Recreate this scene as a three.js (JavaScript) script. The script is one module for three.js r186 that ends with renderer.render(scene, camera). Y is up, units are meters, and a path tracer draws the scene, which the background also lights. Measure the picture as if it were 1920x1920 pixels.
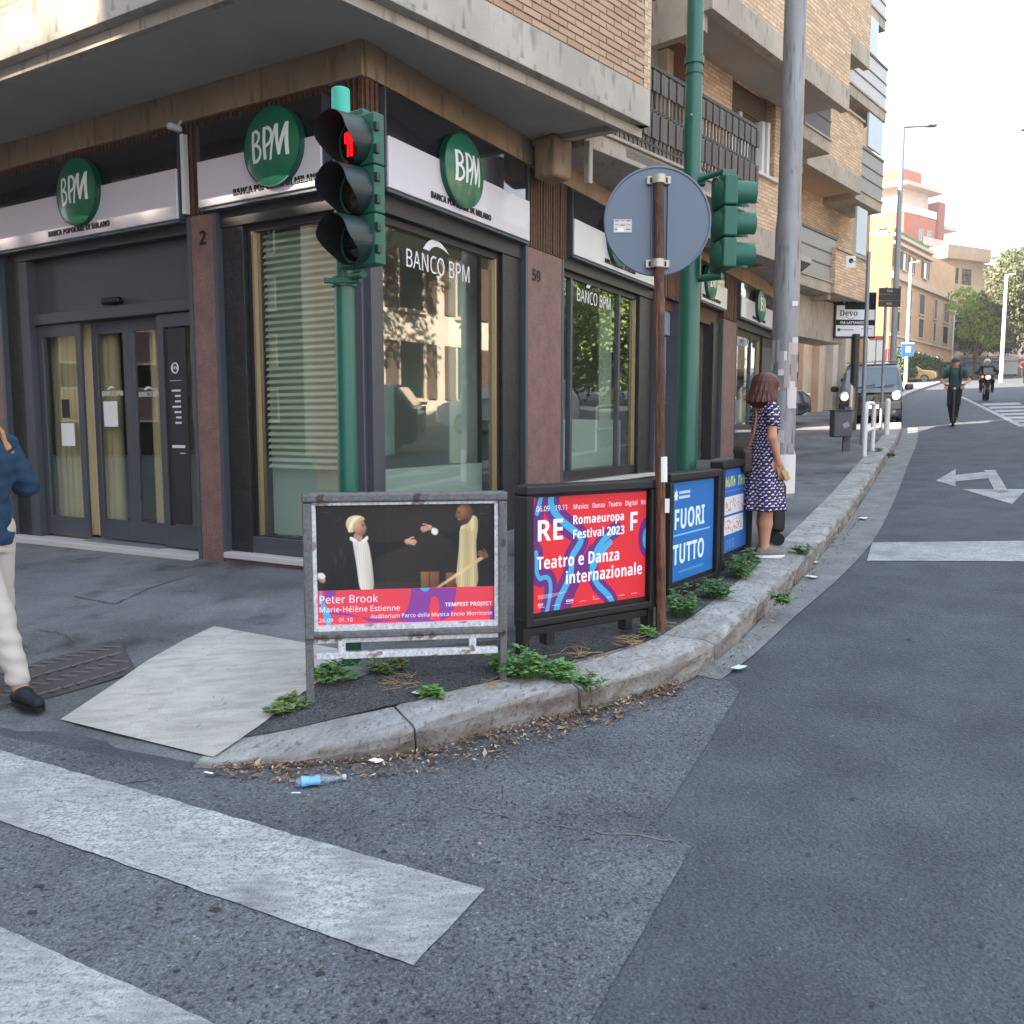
import * as THREE from 'three';
import { mergeGeometries, mergeVertices, toCreasedNormals } from 'three/addons/utils/BufferGeometryUtils.js';
import { RoundedBoxGeometry } from 'three/addons/geometries/RoundedBoxGeometry.js';
import { FontLoader } from 'three/addons/loaders/FontLoader.js';
import { TextGeometry } from 'three/addons/geometries/TextGeometry.js';

// ---------- camera, sky, sun, exposure ----------
const scene = new THREE.Scene();
const camera = new THREE.PerspectiveCamera(61.93, 1, 0.05, 3000);
camera.position.set(0, 1.62, 0);
camera.rotation.x = -Math.atan(0.1);
const SUN_EL = 0.49, SUN_X = -0.968, SUN_Z = -0.25;           // sun low on the left, a little behind the camera
const sunDir = new THREE.Vector3(SUN_X * Math.cos(SUN_EL), Math.sin(SUN_EL), -SUN_Z * Math.cos(SUN_EL));
{
  const W = 256, H = 128, d = new Float32Array(W * H * 4);
  for (let r = 0; r < H; r++) {
    const up = Math.max(0, Math.sin(((r + 0.5) / H - 0.5) * Math.PI)), k = Math.pow(1 - up, 2.2);
    for (let c = 0; c < W; c++) {
      const o = (r * W + c) * 4;
      d[o] = (0.6 + 0.5 * k) * 0.29; d[o + 1] = (0.755 + 0.355 * k) * 0.29; d[o + 2] = (0.98 + 0.16 * k) * 0.29; d[o + 3] = 1;
    }
  }
  const t = new THREE.DataTexture(d, W, H, THREE.RGBAFormat, THREE.FloatType);
  t.mapping = THREE.EquirectangularReflectionMapping; t.magFilter = THREE.LinearFilter; t.needsUpdate = true;
  scene.background = t; scene.environment = t;
}
const sun = new THREE.DirectionalLight(0xfff0dc, 3.8);
sun.position.copy(sunDir).multiplyScalar(120); sun.castShadow = true; sun.shadow.mapSize.set(4096, 4096);
Object.assign(sun.shadow.camera, { left: -90, right: 90, top: 90, bottom: -90, near: 1, far: 320 });
scene.add(sun, sun.target);
const renderer = new THREE.WebGLRenderer({ antialias: true });
renderer.toneMapping = THREE.LinearToneMapping;
renderer.toneMappingExposure = 9.4;
renderer.shadowMap.enabled = true;

// ---------- random numbers, noise, textures ----------
let seed = 12345;
const rnd = (a = 1, b) => { seed = (seed * 1664525 + 1013904223) >>> 0; const r = seed / 4294967296; return b === undefined ? r * a : a + r * (b - a); };
const hash = (x, y, s) => { let h = (x * 374761393 + y * 668265263 + s * 2246822519) | 0; h = Math.imul(h ^ (h >>> 13), 1274126177); return ((h ^ (h >>> 16)) >>> 0) / 4294967296; };
function tn(u, v, f, s) {                                       // tileable value noise
  const x = u * f, y = v * f, i = Math.floor(x), j = Math.floor(y); let a = x - i, b = y - j; a = a * a * (3 - 2 * a); b = b * b * (3 - 2 * b);
  const w = (n) => ((n % f) + f) % f, i0 = w(i), i1 = w(i + 1), j0 = w(j), j1 = w(j + 1);
  return (hash(i0, j0, s) * (1 - a) + hash(i1, j0, s) * a) * (1 - b) + (hash(i0, j1, s) * (1 - a) + hash(i1, j1, s) * a) * b;
}
const fbm = (u, v, f, s, n = 4) => { let r = 0, k = 0.5, t = 0; for (let i = 0; i < n; i++) { r += k * tn(u, v, f << i, s + i); t += k; k *= 0.55; } return r / t; };
const clamp = (x, a = 0, b = 1) => Math.min(b, Math.max(a, x)), sstep = (a, b, x) => { const t = clamp((x - a) / (b - a)); return t * t * (3 - 2 * t); }, mix = (a, b, t) => a + (b - a) * t;
function tex(w, h, metres, fn, srgb = true) {                    // fn(u, v) -> [r, g, b] 0..255
  const d = new Uint8Array(w * h * 4);
  for (let y = 0; y < h; y++) for (let x = 0; x < w; x++) { const c = fn((x + 0.5) / w, (y + 0.5) / h), o = (y * w + x) * 4; for (let k = 0; k < 3; k++) d[o + k] = clamp(c[k] ?? c[0], 0, 255); d[o + 3] = 255; }
  const t = new THREE.DataTexture(d, w, h); t.wrapS = t.wrapT = THREE.RepeatWrapping; t.magFilter = THREE.LinearFilter; t.minFilter = THREE.LinearMipmapLinearFilter; t.generateMipmaps = true;
  if (srgb) t.colorSpace = THREE.SRGBColorSpace;
  const m = Array.isArray(metres) ? metres : [metres, metres]; t.repeat.set(1 / m[0], 1 / m[1]); t.needsUpdate = true; return t;
}
function canvasTex(w, h, draw) {
  const c = document.createElement('canvas'); c.width = w; c.height = h; draw(c.getContext('2d'), w, h);
  const t = new THREE.CanvasTexture(c); t.colorSpace = THREE.SRGBColorSpace; t.anisotropy = 8; return t;
}
const std = (o) => new THREE.MeshStandardMaterial({ roughness: 0.85, side: THREE.DoubleSide, ...o });
const phys = (o) => new THREE.MeshPhysicalMaterial({ roughness: 0.4, side: THREE.DoubleSide, ...o });
const g3 = (v) => [v, v, v];
const lerp3 = (a, b, t) => [mix(a[0], b[0], t), mix(a[1], b[1], t), mix(a[2], b[2], t)];

const T = {};
T.asphalt = tex(1024, 1024, 2.2, (u, v) => {
  const a = fbm(u, v, 6, 3, 3), p = tn(u, v, 512, 7), q = tn(u, v, 256, 9), w = tn(u, v, 190, 31);
  let b = 74 + (a - 0.5) * 26 + (p - 0.5) * 30 + (q - 0.5) * 14; if (w > 0.92) b += (w - 0.92) * 1000 * p; if (q < 0.07) b -= 16;
  return [b * 0.95, b * 0.995, b * 1.07];
});
T.asphaltOld = tex(1024, 1024, 1.8, (u, v) => {
  const a = fbm(u, v, 5, 13, 4), p = tn(u, v, 400, 17), q = tn(u, v, 170, 19), w = tn(u, v, 150, 23);
  let b = 88 + (a - 0.5) * 38 + (p - 0.5) * 44 + (q - 0.5) * 24; if (w > 0.85) b += (w - 0.85) * 420 * p; if (q < 0.14) b -= 26;
  return [b * 0.97, b, b * 1.04];
});
T.asphaltB = tex(512, 512, 1.1, (u, v) => g3(128 + (tn(u, v, 128, 5) - 0.5) * 200 + (tn(u, v, 256, 6) - 0.5) * 60), false);
T.walk = tex(1024, 1024, 2.6, (u, v) => {
  const a = fbm(u, v, 4, 33, 5), p = tn(u, v, 512, 37), q = tn(u, v, 200, 39);
  const b = 98 + (a - 0.5) * 60 + (p - 0.5) * 30 + (q - 0.5) * 14 - Math.max(0, fbm(u, v, 7, 77, 4) - 0.62) * 130;
  return [b, b, b * 1.015];
});
T.concrete = tex(1024, 1024, 2.4, (u, v) => {
  const a = fbm(u, v, 5, 43, 5), s = fbm(u, v * 0.25, 40, 47, 2), p = tn(u, v, 512, 49);
  const b = 205 + (a - 0.5) * 46 + (p - 0.5) * 10 - Math.max(0, s - 0.62) * 150; return [b, b * 0.975, b * 0.94];
});
T.plaster = tex(512, 512, 3, (u, v) => { const b = 226 + (fbm(u, v, 4, 53, 5) - 0.5) * 40 + (tn(u, v, 256, 57) - 0.5) * 8; return [b, b * 0.995, b * 0.985]; });
T.stone = tex(1024, 1024, 1.4, (u, v) => { const a = fbm(u, v, 7, 63, 5), p = tn(u, v, 400, 67), q = tn(u, v * 0.5, 90, 69); const b = 196 + (a - 0.5) * 60 + (p - 0.5) * 28 - (q < 0.16 ? 40 : 0); return [b, b * 0.99, b * 0.965]; });
T.stoneB = tex(512, 512, 0.7, (u, v) => g3(128 + (fbm(u, v, 12, 71, 4) - 0.5) * 260), false);
T.granite = tex(512, 512, 0.6, (u, v) => { const a = tn(u, v, 170, 73), q = tn(u, v, 64, 79), z = fbm(u, v, 8, 81, 3); let b = 40 + (a - 0.5) * 34 + (q - 0.5) * 16 + (z - 0.5) * 20; if (a > 0.9) b += 56; return [b, b * 0.98, b * 0.97]; });
T.porphyry = tex(512, 512, 0.6, (u, v) => { const a = tn(u, v, 170, 83), q = tn(u, v, 80, 89), z = fbm(u, v, 5, 87, 4); const b = 1 + (a - 0.5) * 0.44 + (q - 0.5) * 0.22 + (z - 0.5) * 0.28; return [124 * b, 92 * b, 86 * b]; });
T.slab = tex(1024, 1024, 1.9, (u, v) => { const a = fbm(u, v, 4, 191, 5), s = fbm(u * 0.25, v, 48, 193, 3), p = tn(u, v, 400, 195); const b = 205 + (a - 0.5) * 40 + (s - 0.5) * 44 + (p - 0.5) * 18 - (tn(u, v, 60, 197) > 0.94 ? 26 : 0); return [b, b * 0.985, b * 0.965]; });
T.paint = tex(1024, 1024, 1.5, (u, v) => {
  const a = fbm(u, v, 5, 93, 5), p = tn(u, v, 400, 97), st = fbm(u * 0.25, v, 96, 99, 3), cr = Math.abs(fbm(u, v, 5, 95, 4) - 0.5);
  let b = 152 + (a - 0.5) * 84 + (p - 0.5) * 34 + (st - 0.5) * 44 - 34 * sstep(0.6, 0.8, tn(u, v, 180, 91) * 0.55 + a * 0.55); if (cr < 0.0025) b -= 18; if (p < 0.03) b -= 40; return [b, b * 1.005, b * 0.995];
});
const BC = 0.067, BL = 0.25;                                    // brick course and length
T.brick = tex(1024, 1024, [BL * 4, BC * 15], (u, v) => {
  const row = Math.floor(v * 15), y = v * 15 - row, x0 = u * 4 + (row % 2) * 0.5, col = Math.floor(x0), x = x0 - col, h = hash(col % 4, row, 5), n = fbm(u, v, 32, 103, 3);
  const joint = y < 0.14 || y > 0.94 || x < 0.02 || x > 0.985;
  if (joint) { const b = 150 + n * 30; return [b, b * 0.91, b * 0.82]; }
  const b = 0.92 + h * 0.16 + (n - 0.5) * 0.22; return [210 * b, 178 * b, 144 * b];
});
T.brickB = tex(512, 512, [BL * 4, BC * 15], (u, v) => { const row = Math.floor(v * 15), y = v * 15 - row, x0 = u * 4 + (row % 2) * 0.5, x = x0 - Math.floor(x0); return g3(y < 0.14 || y > 0.94 || x < 0.025 || x > 0.985 ? 40 : 190 + (fbm(u, v, 32, 7, 2) - 0.5) * 60); }, false);
T.rust = tex(256, 512, [0.2, 1.2], (u, v) => { const a = fbm(u, v, 6, 113, 4), b = fbm(u, v, 24, 117, 3); const k = 0.75 + (b - 0.5) * 0.7; return lerp3([112 * k, 70 * k, 52 * k], [150 * k, 96 * k, 64 * k], sstep(0.45, 0.65, a)); });
T.worn = tex(512, 512, 0.5, (u, v) => { const a = fbm(u, v, 6, 123, 4), b = fbm(u, v, 40, 127, 2); const k = 0.88 + (b - 0.5) * 0.28; return lerp3([232 * k, 230 * k, 232 * k], [158 * k, 140 * k, 128 * k], sstep(0.66, 0.74, a)); });
T.ribs = tex(256, 64, [0.5, 0.5], (u, v) => { const r = (u * 8) % 1, k = 0.75 + 0.35 * Math.abs(Math.sin(Math.PI * r)) + (tn(u, v, 16, 5) - 0.5) * 0.3; return [96 * k, 64 * k, 46 * k]; });
const bmp = (m, t, s) => { m.bumpMap = t; m.bumpScale = s; return m; };
const M = {
  asphalt: bmp(std({ map: T.asphalt, vertexColors: true, roughness: 0.88 }), T.asphaltB, 0.006),
  asphaltOld: bmp(std({ map: T.asphaltOld, roughness: 0.9 }), T.asphaltB, 0.009),
  walk: bmp(std({ map: T.walk, roughness: 0.92 }), T.asphaltB, 0.004),
  dirt: bmp(std({ map: T.asphaltOld, color: 0xe0d8d2, roughness: 0.95 }), T.asphaltB, 0.02),
  gutter: bmp(std({ map: T.stone, color: 0x9a9c9e }), T.stoneB, 0.004),
  slab: bmp(std({ map: T.slab, color: 0xd6d3ce }), T.asphaltB, 0.002),
  paint: std({ map: T.paint, roughness: 0.75 }),
  kerb: bmp(std({ map: T.stone, vertexColors: true }), T.stoneB, 0.022),
  concrete: std({ map: T.concrete, color: 0xd8cfc4 }),
  fascia: std({ map: T.concrete, color: 0xdcd6ce }),
  beam: std({ map: T.concrete, color: 0xccb090 }),
  soffit: std({ map: T.plaster, color: 0xc4bcb2 }),
  soffitPeach: std({ map: T.plaster, color: 0xe8c8a6 }),
  brick: bmp(std({ map: T.brick }), T.brickB, 0.01),
  granite: bmp(phys({ map: T.granite, roughness: 0.45 }), T.stoneB, 0.003),
  porphyry: bmp(phys({ map: T.porphyry, roughness: 0.55 }), T.stoneB, 0.002),
  frame: std({ color: 0x515257, roughness: 0.45, metalness: 0.25 }),
  frameDark: std({ color: 0x2b292c, roughness: 0.45 }),
  edge: std({ color: 0x585c62, roughness: 0.5, metalness: 0.4 }),
  gold: std({ color: 0xb09a72, roughness: 0.35, metalness: 0.6 }),
  ribs: std({ map: T.ribs, roughness: 0.7 }),
  signWhite: phys({ color: 0xd9d2d6, roughness: 0.3, clearcoat: 0.3 }),
  signDark: phys({ color: 0x26242a, roughness: 0.08, clearcoat: 1, clearcoatRoughness: 0.03 }),
  dark: std({ color: 0x17161a, roughness: 0.5 }),
  black: std({ color: 0x0c0c0d, roughness: 0.5 }),
  glass: phys({ color: 0xeef2ee, transmission: 1, roughness: 0.015, ior: 2.0, thickness: 0 }),
  screen: std({ color: 0xd6dfcc, roughness: 0.9 }), film: std({ color: 0xc6d6ca, roughness: 0.6 }),
  slat: std({ color: 0xe6e8d8, roughness: 0.6 }),
  curtain: std({ color: 0xf0d8aa, roughness: 0.95 }),
  roomDark: std({ color: 0xcac6bc, roughness: 0.9 }), roomWall: std({ color: 0xd0d8d0, roughness: 0.9 }),
  marble: std({ map: T.plaster, color: 0xdedad6, roughness: 0.5 }),
  green: phys({ color: 0x0c5a45, roughness: 0.42, clearcoat: 0.3, clearcoatRoughness: 0.3 }),
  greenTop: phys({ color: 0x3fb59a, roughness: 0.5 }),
  greenHead: std({ color: 0x1d5c48, roughness: 0.5 }),
  visor: std({ color: 0x20302e, roughness: 0.45 }), visorIn: std({ color: 0x0a0c0d, roughness: 0.8 }),
  steel: std({ color: 0x8d9096, roughness: 0.5, metalness: 0.5 }),
  lamp: std({ map: T.concrete, color: 0xb8bac0, roughness: 0.55, metalness: 0.3 }),
  rust: bmp(std({ map: T.rust, roughness: 0.75 }), T.stoneB, 0.002),
  signBack: std({ color: 0x6b7480, roughness: 0.55, metalness: 0.3 }),
  wornWhite: std({ map: T.worn, roughness: 0.6 }),
  wornGrey: std({ map: T.worn, color: 0x82807e, roughness: 0.6 }),
  frameBlack: std({ color: 0x211e20, roughness: 0.5, metalness: 0.2 }),
  white: std({ color: 0xe2e0dc, roughness: 0.6 }), paper: std({ color: 0xe6e4de, roughness: 0.9 }),
  tyre: std({ color: 0x101010, roughness: 0.85 }), carDark: phys({ color: 0x0c0f14, roughness: 0.4, clearcoat: 0.35, clearcoatRoughness: 0.15 }),
  carBlue: phys({ color: 0x14253f, roughness: 0.25, clearcoat: 1 }), carWhite: phys({ color: 0xe4e6ea, roughness: 0.25, clearcoat: 1 }),
  carGlass: phys({ color: 0x18242a, roughness: 0.04, clearcoat: 1 }), chrome: std({ color: 0xc8ccd0, metalness: 1, roughness: 0.18 }),
  chromeDull: std({ color: 0xb8b0a0, metalness: 0.6, roughness: 0.5 }),
  headlight: std({ color: 0xffffff, emissive: 0xfff2d8, emissiveIntensity: 0.07 }),
  skin: phys({ color: 0xc98f6e, roughness: 0.55, sheen: 0.2 }),
  hair: std({ color: 0x3a1c14, roughness: 0.5 }), leaf: std({ color: 0x4f7a35, roughness: 0.7 }),
};

// ---------- geometry helpers (X to the right, Z ahead, y up, metres) ----------
const P3 = (X, Z, y) => new THREE.Vector3(X, y, -Z);
const soft = (x) => (x > 24 ? x : 1.2 * Math.log1p(Math.exp(x / 1.2)));
const road = (X, Z) => 0.07 * soft(X * 0.6157 + Z * 0.788 - 2.7);
const segDist = (X, Z, pts) => { let m = 1e9; for (let i = 0; i + 1 < pts.length; i++) { const [a, b] = pts[i], [c, d] = pts[i + 1], l = (c - a) ** 2 + (d - b) ** 2, t = clamp(((X - a) * (c - a) + (Z - b) * (d - b)) / l); m = Math.min(m, Math.hypot(X - a - t * (c - a), Z - b - t * (d - b))); } return m; };
const LOW_KERB = [[-1.49, 3.83], [-2.62, 4.3], [-9, 7.2]];      // dropped kerb at the crossing
const lift = (X, Z) => 0.14 * sstep(0, 1, segDist(X, Z, LOW_KERB) / 1.25);
const walk = (X, Z) => road(X, Z) + lift(X, Z);

function uvMetric(g) {
  const p = g.attributes.position, n = p.count, uv = new Float32Array(n * 2), a = new THREE.Vector3(), b = new THREE.Vector3(), c = new THREE.Vector3();
  for (let i = 0; i < n; i += 3) {
    a.fromBufferAttribute(p, i); b.fromBufferAttribute(p, i + 1); c.fromBufferAttribute(p, i + 2);
    const nn = b.clone().sub(a).cross(c.clone().sub(a)).normalize(), flat = Math.abs(nn.y) > 0.7, h = Math.hypot(nn.x, nn.z) || 1, tx = nn.z / h, tz = -nn.x / h;
    [a, b, c].forEach((q, k) => { uv[(i + k) * 2] = flat ? q.x : q.x * tx + q.z * tz; uv[(i + k) * 2 + 1] = flat ? q.z : q.y; });
  }
  g.setAttribute('uv', new THREE.BufferAttribute(uv, 2)); return g;
}
function clean(g, keepUv) {
  g = g.index ? g.toNonIndexed() : g;
  for (const k of Object.keys(g.attributes)) if (!['position', 'normal', 'uv', 'color'].includes(k)) g.deleteAttribute(k);
  if (!g.attributes.normal) g.computeVertexNormals();
  if (!keepUv || !g.attributes.uv) uvMetric(g);
  return g;
}
const merge = (gs, keepUv = false) => { gs = gs.map((g) => clean(g, keepUv)); return gs.length === 1 ? gs[0] : mergeGeometries(gs); };
const names = new Map();
const numbered = (n) => { const k = names.get(n) ?? 0; names.set(n, k + 1); return k ? n + '_' + String(k).padStart(3, '0') : n; };
function obj(name, geos, mat, parent, keepUv = false) {          // one named mesh
  const m = new THREE.Mesh(Array.isArray(geos) ? merge(geos, keepUv) : geos, mat); m.name = parent ? name : numbered(name); (parent ?? scene).add(m); return m;
}
function tag(o, label, category, group) { o.userData.label = label; o.userData.category = category; if (group) o.userData.group = group; return o; }
function thing(name, label, category, group) { const o = new THREE.Group(); o.name = numbered(name); scene.add(o); return tag(o, label, category, group); }
function structure(o, label) { o.userData.kind = 'structure'; if (label) o.userData.label = label; return o; }
function rebase(o, X, Z, y) { const v = P3(X, Z, y); o.position.add(v); for (const c of o.children) c.position.sub(v); return o; }   // put the group's origin at the thing's base
const tr = (g, x, y, z) => g.translate(x, y, z);
function bar(a, b, r, r2 = r, seg = 10) {                        // round bar between two points
  const d = b.clone().sub(a), g = new THREE.CylinderGeometry(r2, r, d.length(), seg, 1);
  g.applyQuaternion(new THREE.Quaternion().setFromUnitVectors(new THREE.Vector3(0, 1, 0), d.clone().normalize())); return g.translate((a.x + b.x) / 2, (a.y + b.y) / 2, (a.z + b.z) / 2);
}
const tube = (pts, r, seg = 24, rad = 8) => new THREE.TubeGeometry(new THREE.CatmullRomCurve3(pts, false, 'catmullrom', 0.1), seg, r, rad, false);
const rbox = (w, h, d, r = 0.01) => new RoundedBoxGeometry(w, h, d, 1, Math.min(r, w / 2.1, h / 2.1, d / 2.1));
function frameOf(o, ang, side) {                                 // vertical reference plane: t along the wall, y up, out to the street
  const d = [Math.sin(ang), Math.cos(ang)], n = side > 0 ? [d[1], -d[0]] : [-d[1], d[0]];
  const f = { o, d, n };
  f.xz = (t, out = 0) => [o[0] + d[0] * t + n[0] * out, o[1] + d[1] * t + n[1] * out];
  f.pt = (t, y, out = 0) => { const [X, Z] = f.xz(t, out); return P3(X, Z, y); };
  const nv = new THREE.Vector3(n[0], 0, -n[1]), up = new THREE.Vector3(0, 1, 0), xv = up.clone().cross(nv);
  f.xv = xv; f.nv = nv;
  f.mat = (t, y, out = 0) => new THREE.Matrix4().makeBasis(xv, up, nv).setPosition(f.pt(t, y, out));
  f.box = (t0, t1, y0, y1, o0, o1, r = 0) => { const w = Math.abs(t1 - t0), h = Math.abs(y1 - y0), q = Math.abs(o1 - o0); return (r ? rbox(w, h, q, r) : new THREE.BoxGeometry(w, h, q)).applyMatrix4(f.mat((t0 + t1) / 2, (y0 + y1) / 2, (o0 + o1) / 2)); };
  f.shift = (out, t = 0) => frameOf(f.xz(t, out), ang, side);
  return f;
}
function prism(pts, y0, y1) {                                    // vertical prism on a plan polygon
  const s = new THREE.Shape(pts.map(([X, Z]) => new THREE.Vector2(X, Z))), g = new THREE.ExtrudeGeometry(s, { depth: y1 - y0, bevelEnabled: false });
  g.applyMatrix4(new THREE.Matrix4().set(1, 0, 0, 0, 0, 0, 1, y0, 0, -1, 0, 0, 0, 0, 0, 1)); return g;
}
function drape(pts, off, hf, maxEdge = 0.7) {                    // polygon laid on the ground, 2D points [X, Z]
  const v2 = pts.map(([a, b]) => new THREE.Vector2(a, b)); let tris = THREE.ShapeUtils.triangulateShape(v2, []).map((t) => t.map((i) => pts[i]));
  for (let it = 0; it < 12; it++) {
    let more = false; const out = [], key = (a, b) => Math.hypot(a[0] - b[0], a[1] - b[1]);
    for (const t of tris) {
      const L = [key(t[0], t[1]), key(t[1], t[2]), key(t[2], t[0])], k = L.indexOf(Math.max(...L));
      if (L[k] <= maxEdge) { out.push(t); continue; }
      more = true; const a = t[k], b = t[(k + 1) % 3], c = t[(k + 2) % 3], m = [(a[0] + b[0]) / 2, (a[1] + b[1]) / 2]; out.push([a, m, c], [m, b, c]);
    }
    tris = out; if (!more) break;
  }
  const pos = []; for (const t of tris) { const cw = (t[1][0] - t[0][0]) * (t[2][1] - t[0][1]) - (t[1][1] - t[0][1]) * (t[2][0] - t[0][0]); for (const q of cw > 0 ? t : [t[0], t[2], t[1]]) pos.push(q[0], hf(q[0], q[1]) + off, -q[1]); }
  const g = new THREE.BufferGeometry(); g.setAttribute('position', new THREE.Float32BufferAttribute(pos, 3)); g.computeVertexNormals(); return g;
}
const font = await new FontLoader().loadAsync('fonts/droid/droid_sans_bold.typeface.json');
const fontR = await new FontLoader().loadAsync('fonts/droid/droid_sans_regular.typeface.json');
function text(str, size, depth, fnt = font, sx = 1) {            // centred lettering standing on y = 0
  const g = new TextGeometry(str, { font: fnt, size, depth, curveSegments: 3, bevelEnabled: false }); g.computeBoundingBox(); const b = g.boundingBox; g.translate(-(b.min.x + b.max.x) / 2, 0, 0); g.scale(sx, 1, 1); return g;
}

// ---------- ground ----------
{
  const xs = [], zs = []; for (let x = -160; x < -20; x += 10) xs.push(x); for (let x = -20; x < -6; x += 1) xs.push(x); for (let x = -6; x < 14; x += 0.4) xs.push(x); for (let x = 14; x < 30; x += 1) xs.push(x); for (let x = 30; x <= 330; x += 12) xs.push(x);
  for (let z = -80; z < -6; z += 8) zs.push(z); for (let z = -6; z < 0; z += 1) zs.push(z); for (let z = 0; z < 24; z += 0.4) zs.push(z); for (let z = 24; z < 40; z += 1) zs.push(z); for (let z = 40; z <= 400; z += 12) zs.push(z);
  const pos = [], idx = [], uv = [], col = []; for (const z of zs) for (const x of xs) { pos.push(x, road(x, z), -z); uv.push(x, z); const across = x * 0.79 - z * 0.61, along = x * 0.61 + z * 0.79, n = fbm((x + 256) / 512, (z + 256) / 512, 128, 11, 4), w = fbm((across + 256) / 512, (along + 256) / 4096, 256, 15, 3), k = 0.86 + 0.1 * n + 0.16 * w; col.push(k, k, k * 1.0); }   // worn wheel lanes and stains
  const nx = xs.length; for (let j = 0; j + 1 < zs.length; j++) for (let i = 0; i + 1 < nx; i++) { const a = j * nx + i; idx.push(a, a + 1, a + nx + 1, a, a + nx + 1, a + nx); }
  const g = new THREE.BufferGeometry(); g.setAttribute('position', new THREE.Float32BufferAttribute(pos, 3)); g.setAttribute('uv', new THREE.Float32BufferAttribute(uv, 2)); g.setAttribute('color', new THREE.Float32BufferAttribute(col, 3)); g.setIndex(idx); g.computeVertexNormals();
  structure(obj('road', g, M.asphalt), 'dark worn asphalt road climbing away to the right');
}
// kerb line: foot of the kerb from the dropped end at the crossing, round the corner and up the street
const KERB = [[-1.49, 3.83], [-1.0, 3.83], [-0.48, 3.92], [-0.03, 4.21], [0.46, 4.47], [1.07, 4.92], [1.5, 5.55], [1.85, 6.15], [2.5, 7.25], [4.22, 10.45], [6.73, 15.4], [9.0, 19.9], [11.0, 24.2], [12.2, 27.4], [13.6, 31], [16.5, 37], [22, 47.5], [38, 75], [60, 112]];
const kerbCurve = new THREE.CatmullRomCurve3(KERB.map(([x, z]) => new THREE.Vector3(x, 0, z)), false, 'centripetal');
const kerbPts = kerbCurve.getSpacedPoints(1600), kerbLen = kerbCurve.getLength();
const kerbAt = (s) => { const f = clamp(s / kerbLen) * 1600, i = Math.min(1599, Math.floor(f)), a = kerbPts[i], b = kerbPts[i + 1], k = f - i, dx = b.x - a.x, dz = b.z - a.z, l = Math.hypot(dx, dz) || 1; return { X: mix(a.x, b.x, k), Z: mix(a.z, b.z, k), nx: -dz / l, nz: dx / l }; };   // n points to the pavement
const KW = 0.36;
function kerbStone(s0, s1, nl) {
  const pos = [], col = [], prof = [[-0.006, -0.06], [0, 0.3], [0.004, 0.55], [0.012, 0.8], [0.03, 0.94], [0.07, 1], [0.2, 1.0], [KW, 1.0], [KW, -0.3]], rows = [];
  const tone = rnd(0.9, 1.08);
  for (let i = 0; i <= nl; i++) {
    const s = mix(s0, s1, i / nl), k = kerbAt(s), h0 = Math.max(0.012, lift(k.X, k.Z)), end = i === 0 || i === nl;
    rows.push(prof.map(([o, h], j) => {
      const n = fbm(s / 9 + 0.1, j / 9, 64, 5, 3) - 0.5, jag = j <= 4 ? n * 0.042 : n * 0.01, oo = o * (j > 5 ? 1 : 1) + jag + (end && j < 6 ? 0.008 : 0), X = k.X + k.nx * oo, Z = k.Z + k.nz * oo;
      const hl = Math.max(0.012, lift(X, Z)); const y = road(X, Z) + (h > 0 ? h * (j > 4 ? hl : h0) : h) + (j > 3 && j < 8 ? n * 0.008 - (end ? 0.004 : 0) : 0);
      const dirt = j <= 3 ? 0.75 + n : j === 4 ? 0.4 + n * 2 : Math.max(0, n * 1.5), c = lerp3([0.6, 0.6, 0.6], [0.21, 0.155, 0.125], clamp(dirt)); return [X, y, -Z, ...c.map((v) => v * tone)];
    }));
  }
  const q = (a, b, c, d) => { for (const v of [a, b, c, a, c, d]) { pos.push(v[0], v[1], v[2]); col.push(v[3], v[4], v[5]); } };
  for (let i = 0; i < nl; i++) for (let j = 0; j + 1 < prof.length; j++) q(rows[i][j], rows[i + 1][j], rows[i + 1][j + 1], rows[i][j + 1]);
  for (const r of [rows[0], rows[nl]]) for (let j = 1; j + 2 < prof.length; j++) { for (const v of [r[0], r[j], r[j + 1]]) { pos.push(v[0], v[1], v[2]); col.push(v[3], v[4], v[5]); } }
  const g = new THREE.BufferGeometry(); g.setAttribute('position', new THREE.Float32BufferAttribute(pos, 3)); g.setAttribute('color', new THREE.Float32BufferAttribute(col, 3)); g.computeVertexNormals();
  return uvMetric(g);
}
const kerb = structure(new THREE.Group(), 'grey stone kerb with a brown dirty face'); kerb.name = 'kerb'; scene.add(kerb);
{
  let s = 0, i = 0; const far = [];
  while (s < kerbLen - 1) {
    const L = i === 0 ? 1.05 : rnd(0.95, 1.3), e = Math.min(kerbLen, s + L), g = kerbStone(s + 0.006, e - 0.006, s < 12 ? 14 : 4);
    if (s < 42) obj('kerb_stone', g, M.kerb, kerb); else far.push(g);
    s = e; i++;
  }
  const m = obj('far_kerb', mergeGeometries(far), M.kerb, kerb); m.userData.kind = 'stuff';
}
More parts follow.
